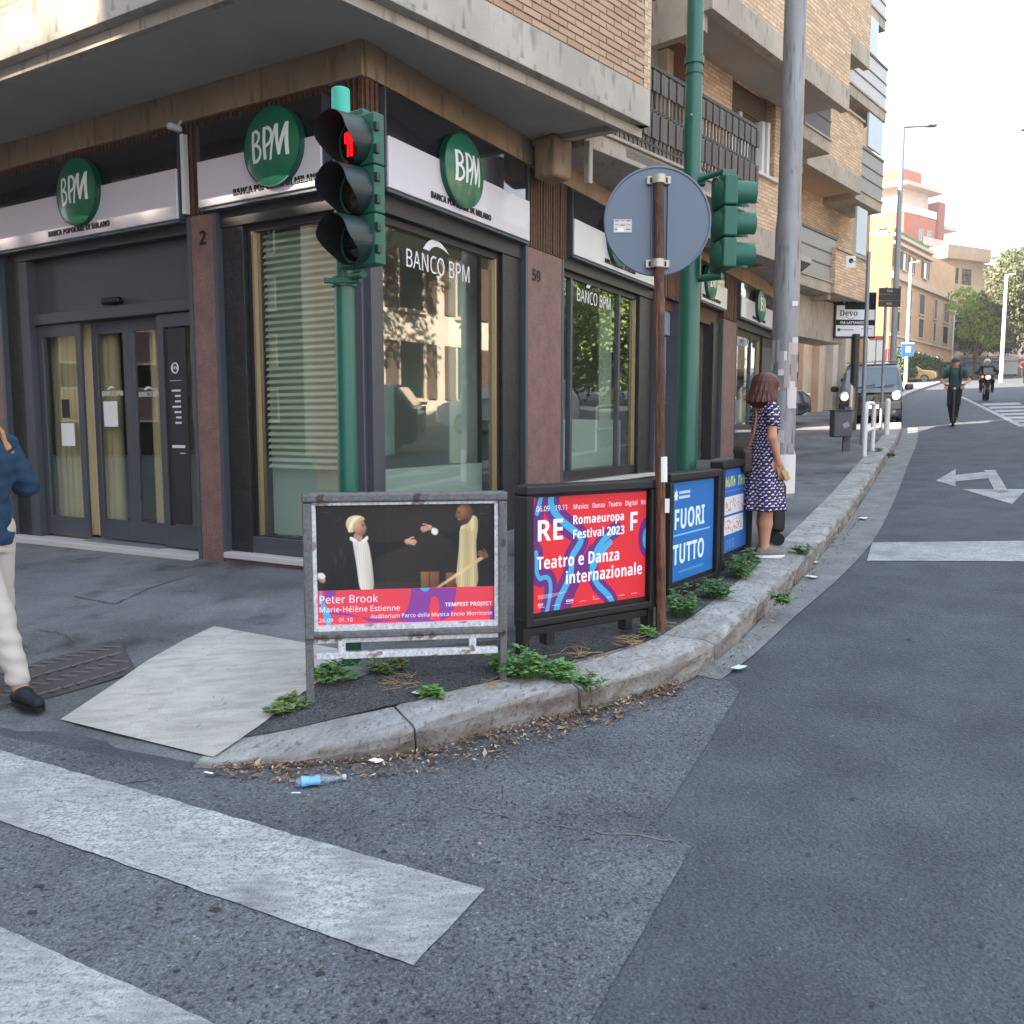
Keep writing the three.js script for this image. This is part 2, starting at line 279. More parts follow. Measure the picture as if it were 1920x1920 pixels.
// pavement sheet between kerb and walls
{
  const inner = []; for (let s = 0; s <= kerbLen; s += s < 30 ? 0.35 : 3) { const k = kerbAt(s); inner.push([k.X + k.nx * (KW - 0.01), k.Z + k.nz * (KW - 0.01)]); }
  const poly = [...inner, [52, 118], [20, 70], [8, 50], [-2, 34], [-6, 20], [-14, 17], [-16, 10.4], [-9, 7.2], [-2.62, 4.3], [-1.49, 3.83]];
  structure(obj('pavement', drape(poly, -0.004, walk, 0.6).translate(0, 0, 0), M.walk), 'grey asphalt pavement round the street corner');
  M.walk.map.wrapS = THREE.RepeatWrapping;
}
for (const o of scene.children) if (o.name === 'pavement') uvMetric(o.geometry);
const flat = (name, pts, off, hf, mat, label, e = 0.6) => structure(obj(name, [drape(pts, off, hf, e)], mat), label);
// lighter worn asphalt in front of the corner, gutter strip along the kerb
flat('old_asphalt', [[-9, 7.1], [-2.62, 4.25], [-1.49, 3.8], [-1.0, 3.8], [-0.48, 3.88], [0.0, 4.17], [0.47, 4.42], [1.09, 4.88], [1.24, 5.05], [1.27, 4.64], [0.549, 3.176], [0.678, 3.05], [0.207, 2.13], [-0.3, 1.1], [-0.9, 0], [-1.6, -1.4], [-14, -1], [-14, 7]], 0.005, road, M.asphaltOld, 'paler rough old asphalt patch with a sharp edge by the corner');
{
  const a = [], b = []; for (let s = 2.9; s <= 24; s += 0.5) { const k = kerbAt(s), w = 0.16 + 0.22 * sstep(2.9, 8, s); a.push([k.X - k.nx * 0.005, k.Z - k.nz * 0.005]); b.push([k.X - k.nx * w, k.Z - k.nz * w]); }
  flat('gutter', [...a, ...b.reverse()], 0.009, road, M.gutter, 'pale cement gutter strip along the kerb');
}
// ramp slab down to the crossing
flat('ramp', [[-2.42, 4.44], [-2.08, 5.85], [-0.9, 5.1], [-1.42, 3.92]], 0.012, walk, M.slab, 'pale smooth cement ramp slab at the dropped kerb', 0.4);
// bare ground around the frames
flat('planting_ground', [[-1.36, 4.12], [-1.1, 4.16], [-0.5, 4.29], [-0.05, 4.6], [0.3, 4.85], [0.9, 5.25], [1.25, 5.75], [1.75, 6.6], [2.15, 7.3], [1.9, 7.6], [1.2, 6.6], [0.6, 5.8], [0.0, 5.35], [-0.6, 5.2], [-0.95, 5.02]], 0.006, walk, M.dirt, 'dark gritty ground strip behind the kerb', 0.3);
// painted markings
const jag = (pts, amp = 0.0035, step = 0.05) => { const o = []; pts.forEach((p, i) => { const q = pts[(i + 1) % pts.length], l = Math.hypot(q[0] - p[0], q[1] - p[1]), n = Math.max(1, Math.round(l / step)), nx = -(q[1] - p[1]) / l, nz = (q[0] - p[0]) / l; for (let k = 0; k < n; k++) { const t = k / n, e = k ? rnd(-amp, amp) + (rnd() < 0.06 ? -amp * 2 : 0) : 0; o.push([mix(p[0], q[0], t) + nx * e, mix(p[1], q[1], t) + nz * e]); } }); return o; };
const crossing = structure(new THREE.Group(), 'worn white zebra crossing stripes in front of the ramp'); crossing.name = 'zebra_crossing'; scene.add(crossing);
for (let k = 0; k < 4; k++) {
  const n = [-0.468, -0.883], w = k * 0.885, sh = [-0.2 * k * 1.985, -0.4 * k * 1.985], a = [-0.091 + sh[0], 2.769 + sh[1]], b = [-0.291 + sh[0], 2.37 + sh[1]], d = [-0.883, 0.468], L = 4.6;
  obj('stripe', [drape(jag([a, b, [b[0] + d[0] * L, b[1] + d[1] * L], [a[0] + d[0] * L, a[1] + d[1] * L]]), 0.01, road, 0.5)], M.paint, crossing);
}
const marks = structure(new THREE.Group(), 'white stop line and lane arrow painted on the road'); marks.name = 'lane_marking'; scene.add(marks);
obj('stop_line', [drape([[3.66, 8.6], [3.28, 7.8], [6.6, 7.05], [7.4, 8.0]], 0.006, road, 0.8)], M.paint, marks);
{
  const gp = (pts) => drape(pts, 0.006, road, 0.8);
  obj('arrow', [[[6.42, 12.91], [7.39, 14.21], [6.39, 12.27]], [[7.01, 13.48], [7.62, 13.7], [7.24, 12.95], [6.65, 12.76]], [[7.7, 13.92], [7.85, 13.86], [6.68, 11.43], [6.53, 11.48]], [[6.32, 11.94], [7.07, 11.69], [6.2, 10.54]]].map(gp), M.paint, marks);
}

const farMarks = structure(new THREE.Group(), 'white zebra bars and guide lines painted far up the road'); farMarks.name = 'far_marking'; scene.add(farMarks);
obj('guide_line', [drape([[21.86, 42.03], [21.94, 41.85], [13.4, 22.33], [13.26, 22.44]], 0.006, road, 2)], M.paint, farMarks);
for (const q of [[[18.93, 34.69], [20.19, 34.27], [19.45, 32.79], [18.24, 33.18]], [[17.78, 32.14], [18.96, 31.78], [18.32, 30.5], [17.18, 30.84]], [[16.78, 29.94], [17.89, 29.63], [17.33, 28.52], [16.26, 28.8]], [[15.91, 28.02], [16.96, 27.75], [16.46, 26.77], [15.45, 27.02]], [[15.15, 26.33], [16.14, 26.09], [15.7, 25.22], [14.74, 25.45]], [[14.47, 24.83], [15.41, 24.62], [15.02, 23.84], [14.1, 24.04]], [[13.86, 23.49], [14.76, 23.3], [14.4, 22.6], [13.53, 22.79]]]) obj('bar', [drape(q, 0.006, road, 2)], M.paint, farMarks);

// cracks and seams
M.crack = std({ color: 0x3a3836, roughness: 1 }); M.seam = std({ map: T.stone, color: 0x8e8e8e });
const crackOn = (name, pts, w, off, hf, mat, label) => { const a = [], b = []; const fine = []; for (let i = 0; i + 1 < pts.length; i++) for (let k = 0; k < 14; k++) fine.push([mix(pts[i][0], pts[i + 1][0], k / 14) + rnd(-0.012, 0.012), mix(pts[i][1], pts[i + 1][1], k / 14) + rnd(-0.012, 0.012)]); fine.forEach(([x, z], i) => { const [x2, z2] = fine[Math.min(fine.length - 1, i + 1)], [x0, z0] = fine[Math.max(0, i - 1)], l = Math.hypot(x2 - x0, z2 - z0) || 1, q = w * rnd(0.25, 1); a.push([x - (z2 - z0) / l * q, z + (x2 - x0) / l * q]); b.push([x + (z2 - z0) / l * q, z - (x2 - x0) / l * q]); }); flat(name, [...a, ...b.reverse()], off, hf, mat, label, 1); };
crackOn('pavement_crack', [[-3.631, 6.978], [-3.147, 6.651], [-3.106, 7.207], [-2.92, 7.756]], 0.008, 0.001, walk, M.crack, 'dark crack running across the pavement before the door');
crackOn('pavement_crack', [[-3.363, 5.928], [-3.093, 5.772], [-2.966, 5.633]], 0.006, 0.001, walk, M.crack, 'short dark crack by the manhole');
crackOn('road_seam', [[-0.198, 3.385], [0.0, 3.286], [0.289, 3.167], [0.661, 3.063]], 0.006, 0.008, road, M.seam, 'thin pale seam crossing the old asphalt');
crackOn('road_crack', [[-2.7, 3.9], [-2.0, 3.55], [-1.55, 3.72]], 0.006, 0.008, road, M.crack, 'fine crack between the stripe and the ramp');

// small tar spots on the road
{ const stains = structure(new THREE.Group(), 'small dark tar spots scattered on the road'); stains.name = 'road_stain'; scene.add(stains); const m = std({ color: 0x2a2a2c, roughness: 0.7 });
  for (const [X, Z, r] of [[1.075, 2.958, 0.012], [-0.476, 3.034, 0.014], [-0.56, 2.341, 0.016], [-0.032, 3.287, 0.012], [0.283, 3.098, 0.011], [1.411, 2.423, 0.012], [0.982, 2.182, 0.012], [-1.778, 3.553, 0.012], [0.525, 2.187, 0.014], [-1.644, 2.827, 0.02], [-1.582, 2.666, 0.018], [-0.977, 2.671, 0.02], [-1.166, 2.68, 0.015], [0.47, 3.278, 0.012], [2.601, 5.474, 0.02], [0.804, 2.655, 0.01], [1.404, 3.375, 0.012], [0.0, 2.494, 0.012], [-0.987, 2.36, 0.012]]) { const pts = []; for (let k = 0; k < 14; k++) { const a = k / 14 * 6.283, q = r * rnd(0.55, 1.1); pts.push([X + Math.cos(a) * q, Z + Math.sin(a) * q * 0.8]); } obj('spot', [drape(pts, 0.0085, road, 1)], m, stains); } }

// ---------- corner building with the bank ----------
const aL = THREE.MathUtils.degToRad(-59.8), aR = THREE.MathUtils.degToRad(30.1), aU = THREE.MathUtils.degToRad(41.3);
const C0 = [-1.235, 7.4];
const FL = frameOf(C0, aL, -1), FR = frameOf(C0, aR, 1);            // ground floor: left wall (t runs left), right wall (t runs up the street)
const Q = [-1.473, 5.975], E1 = [1.446, 9.297];
const FB = frameOf(Q, aU, 1), FBL = frameOf(Q, aL, -1);             // overhanging bay, right and left faces
const FS = frameOf([0.691, 9.732], aU, 1);                          // balcony edge line on the street side
const bank = thing('bank_building', 'brick corner building with overhanging upper floor and bank windows at street level', 'building');
const B = (name, geos, mat, parent = bank, keep) => obj(name, geos, mat, parent, keep);
// pillars, beams, plinths
const pillar = (F, t0, t1, y0, y1) => { const p = B('pillar', [F.box(t0 + 0.05, t1 - 0.05, y0, y1, -0.35, 0.0, 0.006)], M.porphyry); B('edge_strip', [F.box(t0, t0 + 0.05, y0, y1, -0.35, 0.006), F.box(t1 - 0.05, t1, y0, y1, -0.35, 0.006)], M.edge, p); return p; };
const p2 = pillar(FL, 1.81, 2.22, -0.3, 3.64), p59 = pillar(FR, 2.76, 3.72, -0.3, 3.64);
pillar(FL, 5.47, 6.1, -0.3, 3.64); pillar(FR, 6.86, 7.25, -0.3, 3.64); pillar(FR, 10.42, 11.4, -0.3, 3.66); pillar(FR, 7.95, 8.85, -0.3, 3.64);
B('house_number', [text('2', 0.13, 0.008).applyMatrix4(FL.mat(2.0, 3.36, 0.001))], M.dark, p2);
B('house_number', [text('59', 0.13, 0.008).applyMatrix4(FR.mat(3.02, 3.28, 0.001))], M.dark, p59);
const jamb = (F, t0, t1, y0, y1) => B('stone_jamb', [F.box(t0, t1, y0, y1, -0.4, -0.06, 0.006)], M.granite);
jamb(FL, 1.53, 1.81, -0.3, 3.52); jamb(FL, 5.2, 5.47, -0.3, 3.52); jamb(FR, 2.37, 2.76, -0.3, 3.55); jamb(FR, 6.36, 6.86, -0.3, 3.55); jamb(FR, 13.68, 14.9, -0.3, 3.6); jamb(FR, 10.05, 10.42, -0.3, 3.55);
B('beam', [FL.box(-0.0, 14, 4.52, 4.8, -0.4, 0.02, 0.008), FR.box(0.02, 15, 4.52, 4.8, -0.4, 0.02, 0.008)], M.beam);
B('spandrel', [FL.box(0.1, 14, 3.5, 4.519, -0.45, -0.12), FR.box(0.1, 15, 3.5, 4.519, -0.45, -0.12)], M.ribs);
const ribs = (F, t0, t1, y0, y1) => { const g = []; for (let t = t0; t < t1; t += 0.062) g.push(F.box(t + 0.004, t + 0.046, y0, y1, -0.12, -0.015 + rnd(0.01))); B('ribbed_cladding', g, M.ribs); };
ribs(FL, 1.99, 2.26, 3.65, 4.518); ribs(FR, 2.77, 3.8, 3.65, 4.518); ribs(FR, 6.9, 8.9, 3.66, 4.518); ribs(FR, 10.5, 11.4, 3.68, 4.518); ribs(FL, 0.02, 0.24, 3.66, 4.518); ribs(FR, 0.04, 0.22, 3.66, 4.518);
ribs(FL, 0.26, 1.96, 4.45, 4.518); ribs(FL, 2.3, 7, 4.45, 4.518);
B('corner_infill', [prism([FL.xz(0.1, -0.12), FL.xz(0.02, -0.06), C0.map((v, i) => v + (i ? 0.06 : 0)), FR.xz(0.02, -0.06), FR.xz(0.1, -0.12), FR.xz(0.1, -0.45), FL.xz(0.1, -0.45)], 3.49, 4.515)], M.ribs);  // infill added so stray sun does not leak through the corner gap
B('plinth', [FL.box(0.0, 1.81, -0.3, 0.34, -0.3, 0.01)], M.porphyry);
for (const [a, b, c] of [[0, 2.76, 0.62], [3.72, 6.86, 0.86], [11.4, 15, 1.5]]) B('plinth', [FR.box(a, b, -0.3, c, -0.3, 0.01)], M.granite);
B('sill', [FL.box(0, 1.81, 0.341, 0.4, -0.3, 0.05, 0.008)], M.marble);
for (const [a, b, c] of [[3.72, 6.86, 0.861], [11.4, 13.7, 1.501]]) B('sill', [FR.box(a, b, c, c + 0.05, -0.3, 0.05, 0.008)], M.marble);
// ground-floor masses behind the shop windows (floor, back wall, ceiling)
const roomPoly = [FL.xz(0.1, -0.45), FL.xz(6.2, -0.45), FL.xz(6.2, -3.6), FR.xz(15, -3.6), FR.xz(15, -0.45), FR.xz(0.1, -0.45)];
const roomIn = [FL.xz(6.15, -0.4), FL.xz(6.15, -3.55), FR.xz(14.9, -3.55), FR.xz(14.9, -0.4)];
B('interior_floor', [prism([FL.xz(0.05, -0.1), FL.xz(6.2, -0.1), FL.xz(6.2, -4), FR.xz(15, -4), FR.xz(15, -0.1), FR.xz(0.05, -0.1)], 0.2, 0.3)], M.roomDark);
B('interior_ceiling', [prism([FL.xz(0.05, -0.2), FL.xz(6.2, -0.2), FL.xz(6.2, -4), FR.xz(15, -4), FR.xz(15, -0.2), FR.xz(0.05, -0.2)], 3.56, 3.66)], M.roomWall);
{ const a = FL.xz(6.2, -4), b = FR.xz(15, -4), w = (p, q, th) => { const dx = q[0] - p[0], dz = q[1] - p[1], l = Math.hypot(dx, dz), n = [-dz / l * th, dx / l * th]; return prism([p, q, [q[0] + n[0], q[1] + n[1]], [p[0] + n[0], p[1] + n[1]]], 0.2, 3.6); };
  B('interior_wall', [w(FL.xz(2.1, -2.2), FR.xz(5, -2.2), 0.1), w(FL.xz(2.15, -0.3), FL.xz(2.1, -3), 0.1), w(FR.xz(8, -0.3), FR.xz(8, -3), 0.1), w(FR.xz(5, -2.2), FR.xz(15, -2.2), 0.1)], M.roomWall);
  B('interior_wall', [w(FL.xz(6.15, -1.7), FL.xz(2.1, -1.7), 0.1), w(FL.xz(6.15, -0.3), FL.xz(6.2, -3), 0.1)], M.roomDark); }
// windows: frame mesh with panes, mullions and blinds under it
function shopWindow(F, t0, t1, y0, y1, mull, o = -0.14) {
  const fr = B('shop_window', [F.box(t0 - 0.05, t0, y0, y1, o - 0.05, o + 0.03), F.box(t1, t1 + 0.05, y0, y1, o - 0.05, o + 0.03), F.box(t0, t1, y1 - 0.06, y1, o - 0.05, o + 0.03), F.box(t0, t1, y0, y0 + 0.12, o - 0.05, o + 0.03)], M.frameDark);
  B('gold_trim', [F.box(t1 - 0.03, t1 - 0.004, y0 + 0.12, y1 - 0.06, o - 0.01, o + 0.036)], M.gold, fr);
  const ts = [t0, ...mull, t1];
  for (const t of mull) B('mullion', [F.box(t - 0.03, t + 0.03, y0 + 0.12, y1 - 0.06, o - 0.04, o + 0.028)], M.frame, fr);
  for (let i = 0; i + 1 < ts.length; i++) B('pane', [F.box(ts[i] + (i ? 0.03 : 0), ts[i + 1] - (i + 2 < ts.length ? 0.03 : 0.031), y0 + 0.12, y1 - 0.06, o - 0.012, o - 0.006)], M.glass, fr);
  return fr;
}
const wL = shopWindow(FL, 0.12, 1.47, 0.45, 3.5, []);
B('window_bottom_rail', [FL.box(0.1, 1.53, 0.401, 0.56, -0.22, -0.07, 0.006)], M.frame);
for (let y = 1.24; y < 3.42; y += 0.062) { const g = FL.box(0.16, 1.43, -0.0016, 0.0016, -0.018, 0.018); const c = FL.pt(0.8, 0, 0); g.translate(-c.x, 0, -c.z).applyMatrix4(new THREE.Matrix4().makeRotationAxis(FL.xv, 1.05)).translate(c.x, y, c.z).translate(FL.nv.x * -0.22, 0, FL.nv.z * -0.22); B('blind_slat', [g], M.slat, wL); }
B('screen_panel', [FL.box(0.14, 1.45, 0.57, 1.2, -0.3, -0.28)], M.film, wL);
B('side_screen', [FL.box(0.5, 1.46, 1.2, 3.44, -0.3, -0.28)], M.screen, wL);
const w1 = shopWindow(FR, 0.12, 2.31, 0.63, 3.48, []);
B('screen_panel', [FR.box(0.14, 2.28, 0.75, 1.22, -0.3, -0.28)], M.film, w1);
B('side_screen', [FR.box(1.95, 2.28, 1.22, 3.42, -0.5, -0.48)], M.screen, w1);
B('column', [FR.box(1.15, 1.4, 0.3, 3.56, -1.2, -0.95)], M.screen, w1);
B('notice_board', [FR.box(0.35, 0.95, 1.3, 2.3, -1.32, -1.3), FR.box(1.5, 1.9, 1.3, 2.1, -1.22, -1.2)], M.film, w1);
const w2 = shopWindow(FR, 3.8, 6.32, 0.93, 3.55, [4.17, 5.72]);
B('screen_panel', [FR.box(3.82, 6.3, 1.05, 1.72, -0.34, -0.32)], M.film, w2);
B('side_screen', [FR.box(5.85, 6.3, 1.72, 3.48, -0.5, -0.48)], M.screen, w2);
B('shelf_frame', [FR.box(3.9, 5.4, 2.72, 2.78, -1.0, -0.96), FR.box(4.9, 4.94, 1.7, 3.4, -1.0, -0.96)], M.dark, w2);
const w4 = shopWindow(FR, 11.5, 13.62, 1.55, 3.6, [12.9]);
B('screen_panel', [FR.box(11.52, 13.6, 1.67, 2.2, -0.34, -0.32)], M.film, w4);
B('corner_post', [FL.box(-0.02, 0.1, 0.3, 3.5, -0.2, -0.04, 0.01), FR.box(0.0, 0.1, 0.3, 3.5, -0.2, -0.05, 0.01)], M.frame);
for (const [F, a, b, c, d] of [[FL, 0.1, 1.81, 3.5, 3.66], [FL, 2.24, 5.2, 3.5, 3.64], [FR, 0.1, 2.76, 3.49, 3.66], [FR, 3.74, 6.86, 3.56, 3.7], [FR, 11.4, 14.4, 3.62, 3.76]]) B('shutter_box', [F.box(a, b, c, d, -0.4, -0.04)], M.frameDark);
// window lettering
const arc = (r) => { const s = new THREE.Shape(); s.moveTo(-r, 0); s.quadraticCurveTo(-r * 0.2, r * 1.05, r, 0.05 * r); s.quadraticCurveTo(-r * 0.05, r * 0.5, -r * 0.55, -r * 0.02); return new THREE.ShapeGeometry(s, 8); };
function bancoLogo(F, t, y, size, parent, o = -0.13) { return B('window_lettering', [text('BANCO BPM', size, 0.002, fontR, 0.86).applyMatrix4(F.mat(t, y, o)), arc(size * 1.35).translate(-size * 0.3, size * 1.25, 0.001).applyMatrix4(F.mat(t, y, o))], M.white, parent); }
bancoLogo(FR, 1.27, 3.1, 0.165, w1); bancoLogo(FR, 4.9, 3.24, 0.165, w2); bancoLogo(FR, 12.2, 3.3, 0.17, w4);
// entrance on the left wall: transom, fixed leaves, sliding leaves
{
  const e = B('entrance_frame', [FL.box(2.22, 2.3, 0.3, 3.5, -0.3, -0.1), FL.box(5.03, 5.2, 0.3, 3.5, -0.3, -0.06), FL.box(2.3, 5.03, 2.78, 2.9, -0.3, -0.1, 0.006)], M.frame);
  B('transom_panel', [FL.box(2.3, 5.03, 2.9, 3.5, -0.26, -0.17)], M.frame, e);
  B('motion_sensor', [rbox(0.3, 0.07, 0.09, 0.03).applyMatrix4(FL.mat(3.6, 2.96, -0.12))], M.black, e);
  const leaf = (name, t0, t1, o, inner) => {
    const w = 0.09, l = B(name, [FL.box(t0, t0 + w, 0.36, 2.77, o - 0.04, o, 0.006), FL.box(t1 - w, t1, 0.36, 2.77, o - 0.04, o, 0.006), FL.box(t0 + w, t1 - w, 2.64, 2.77, o - 0.04, o - 0.002), FL.box(t0 + w, t1 - w, 0.36, 0.58, o - 0.04, o - 0.002)], M.frame);
    B('pane', [FL.box(t0 + w, t1 - w, 0.58, 2.64, o - 0.024, o - 0.018)], M.glass, l); return l;
  };
  const lf = leaf('door_leaf', 4.22, 5.02, -0.14), l1 = leaf('door_leaf', 3.5, 4.14, -0.22), l2 = leaf('door_leaf', 2.88, 3.5, -0.22), lr = leaf('door_leaf', 2.3, 2.92, -0.14);
  const fold = (t0, t1, o) => { const g = []; for (let t = t0; t < t1; t += 0.11) g.push(bar(FL.pt(t, 0.36, o), FL.pt(t, 3.4, o), 0.07, 0.07, 8)); return g; };
  B('curtain', fold(4.0, 5.2, -0.4), M.curtain, lf); B('curtain', fold(2.75, 3.35, -0.42), M.curtain, l2);
  B('notice', [FL.box(4.5, 4.64, 1.72, 1.93, -0.158, -0.155)], M.dark, lf); B('notice', [FL.box(4.43, 4.67, 1.4, 1.66, -0.158, -0.155)], M.paper, lf);
  B('notice', [FL.box(3.75, 3.99, 1.62, 1.9, -0.236, -0.233)], M.paper, l1);
  bancoLogo(FL, 3.82, 1.96, 0.055, l1, -0.234); bancoLogo(FL, 3.19, 1.94, 0.055, l2, -0.234);
  B('opening_hours_panel', [FL.box(2.5, 2.83, 0.6, 2.62, -0.162, -0.156)], M.frameDark, lr);
  const hours = []; for (let k = 0; k < 7; k++) hours.push(FL.box(2.6, 2.6 + rnd(0.08, 0.14), 1.98 - k * 0.055, 2.0 - k * 0.055, -0.1555, -0.1545)); hours.push(new THREE.TorusGeometry(0.05, 0.008, 6, 20).applyMatrix4(FL.mat(2.67, 2.22, -0.154)), text('BPM', 0.035, 0.001).applyMatrix4(FL.mat(2.67, 2.205, -0.1545)), FL.box(2.58, 2.76, 2.09, 2.095, -0.1555, -0.1545), FL.box(2.56, 2.76, 1.4, 1.43, -0.1555, -0.1545), FL.box(2.56, 2.64, 1.34, 1.35, -0.1555, -0.1545));
  B('printed_hours', hours, M.white, lr);
  B('threshold', [FL.box(2.22, 5.47, 0.15, 0.335, -0.35, 0.1, 0.01)], M.marble); B('door_track', [FL.box(2.9, 4.2, 0.335, 0.345, -0.25, -0.05)], M.steel);
}
// doors on the right wall
{
  const d = B('steel_door', [FR.box(7.25, 7.95, 0.5, 3.1, -0.32, -0.22), FR.box(7.25, 7.95, 3.12, 3.64, -0.3, -0.16)], std({ color: 0x8d97a8, roughness: 0.45 }));
  B('cross_rail', [FR.box(7.27, 7.93, 2.5, 2.54, -0.22, -0.2), FR.box(7.27, 7.93, 2.0, 2.04, -0.22, -0.2)], M.steel, d);
  B('notice', [FR.box(7.5, 7.72, 1.5, 1.95, -0.219, -0.215)], std({ color: 0xb7c47c }), d); B('notice', [FR.box(7.32, 7.6, 1.1, 1.9, -0.219, -0.216)], std({ color: 0x9fc0dc }), d);
  const s = B('side_door', [FR.box(8.85, 10.05, 0.6, 3.6, -0.36, -0.26)], phys({ color: 0x5b5450, roughness: 0.25, clearcoat: 0.5 })); B('door_stile', [FR.box(9.43, 9.47, 0.6, 3.5, -0.26, -0.24), FR.box(8.85, 8.92, 0.6, 3.6, -0.26, -0.2)], M.frameDark, s);
  B('downpipe', [bar(FR.pt(8.05, 0.4, 0.06), FR.pt(8.05, 4.5, 0.06), 0.04)], std({ color: 0x5a3a2e, roughness: 0.6 }));
}
// overhang: soffit, fascia, brick faces
const wallEnd = (() => { const a = 8.2; return a; })();
const E1in = (() => { const d = [Math.sin(aL), Math.cos(aL)]; const rel = [E1[0] - C0[0], E1[1] - C0[1]], out = rel[0] * FR.n[0] + rel[1] * FR.n[1], k = (out + 0.3) / -(d[0] * FR.n[0] + d[1] * FR.n[1]); return [E1[0] + d[0] * k, E1[1] + d[1] * k]; })();
const inset = (F, t, o) => F.xz(t, o);
B('soffit', [prism([FBL.xz(14, -0.06), FBL.xz(-0.0, -0.06), FB.xz(4.38, -0.06), E1in, C0, FL.xz(14, 0)], 4.8, 4.95)], M.soffit);
B('fascia', [FB.box(-0.002, 4.424, 4.745, 5.11, -0.12, 0.0, 0.008), FBL.box(0.0, 14, 4.745, 5.11, -0.12, 0.0, 0.008)], M.fascia);
B('drip_edge', [FB.box(0, 4.42, 4.65, 4.744, -0.16, -0.1), FBL.box(0, 14, 4.65, 4.744, -0.16, -0.1)], M.concrete);
B('bay_end', [prism([FB.xz(4.42, 0), FB.xz(4.42, -0.0), E1in, [E1in[0] - 0.05, E1in[1] - 0.1], FB.xz(4.3, -0.04)], 4.745, 10.5)], M.concrete);
{ // bricks of the bay: each one its own piece
  const geo = [0, 1, 2, 3].map(() => rbox(BL - 0.012 - rnd(0.004), BC - 0.014 - rnd(0.002), 0.09, 0.005)), tones = [0xd0b092, 0xcca98a, 0xd4b698, 0xc7a485, 0xd1b193].map((c) => std({ color: c, map: T.plaster, roughness: 0.9 }));
  geo.forEach((g) => { uvMetric(clean(g)); });
  const gg = geo.map((g) => clean(g)); let n = 0; const rest = [];
  const rot = new THREE.Quaternion().setFromRotationMatrix(new THREE.Matrix4().makeBasis(FB.xv, new THREE.Vector3(0, 1, 0), FB.nv));
  for (let r = 0; r < 80; r++) for (let c = -1; c < 19; c++) {
    const t = c * BL + (r % 2) * BL / 2 + BL / 2, y = 5.115 + r * BC + BC / 2; if (t < 0.1 || t > 4.3) continue;
    const near = r < 15;
    if (near && n < 300) { const m = new THREE.Mesh(gg[(c * 7 + r * 3 + 30) % 4], tones[(hash(c + 5, r, 3) * 5) | 0]); m.name = 'brick'; m.position.copy(FB.pt(t, y, -0.045 + rnd(-0.003, 0.003))); m.quaternion.copy(rot); bank.add(m); n++; }
    else rest.push(gg[(c + r + 4) % 4].clone().applyQuaternion(rot).translate(...FB.pt(t, y, -0.045).toArray()));
  }
  const m = B('upper_brickwork', mergeGeometries(rest), std({ color: 0xcaae95, map: T.plaster })); m.userData.kind = 'stuff';
  B('mortar_backing', [FB.box(0.02, 4.38, 5.11, 10.5, -0.3, -0.012)], std({ color: 0xa08c7a, roughness: 0.95 }));
  B('brick_wall', [FBL.box(0.0, 14, 5.11, 10.5, -0.3, 0.0)], M.brick);
  B('corner_bricks', [FB.box(-0.001, 0.1, 5.112, 10.5, -0.11, -0.002), FB.box(4.3, 4.42, 5.112, 10.5, -0.11, -0.002)], M.brick);
}
// wall behind the balconies with roller-shutter openings
const FW = FS.shift(-1.0);
B('upper_wall', [FW.box(0.4, 2.35, 4.6, 10.5, -0.3, 0), FW.box(4.35, 5.55, 5.11, 10.5, -0.3, 0), FW.box(7.2, 8.0, 5.11, 10.5, -0.3, 0), FW.box(5.55, 7.2, 5.11, 6.0, -0.3, 0), FW.box(5.55, 7.2, 7.8, 10.5, -0.3, 0), FW.box(2.35, 4.35, 7.9, 10.5, -0.3, 0)], M.brick);
B('wall_band', [FW.box(2.35, 8.2, 4.62, 5.109, -0.35, 0.03, 0.008)], M.concrete);
B('street_soffit', [prism([E1in, FS.xz(1.0, 0), FS.xz(4.5, 0), FW.xz(4.9, 0), FW.xz(9, 0), FR.xz(16, -0.5), FR.xz(2.5, -0.2)], 4.8, 4.9)], M.soffit);
{ // balcony door opening
  B('opening_reveal', [FW.box(2.35, 4.35, 5.1, 7.9, -0.9, -0.8), FW.box(4.2, 4.35, 5.0, 7.9, -0.8, 0.0)], std({ color: 0x8a6448, roughness: 0.9 }));
  const r = B('roller_shutter', [FW.box(2.4, 3.9, 6.95, 7.45, -0.5, -0.4)], M.concrete); const s = []; for (let y = 6.0; y < 6.95; y += 0.055) s.push(FW.box(2.4, 3.85, y + 0.004, y + 0.05, -0.56, -0.52)); B('shutter_slats', s, std({ color: 0x6a5444, roughness: 0.7 }), r);
  B('door_casing', [FW.box(4.02, 4.2, 5.1, 7.35, -0.5, -0.3)], std({ color: 0xd8c2a2 }));
  const c = FW.pt(3.3, 7.2, 0); B('arched_trim', [tube([FW.pt(2.4, 7.75, 0.02), FW.pt(3.9, 7.75, 0.02), FW.pt(4.22, 7.6, 0.02), FW.pt(4.3, 7.3, 0.02), FW.pt(4.3, 5.1, 0.02)], 0.035, 40, 6)], std({ color: 0x6b4a34 }));
}
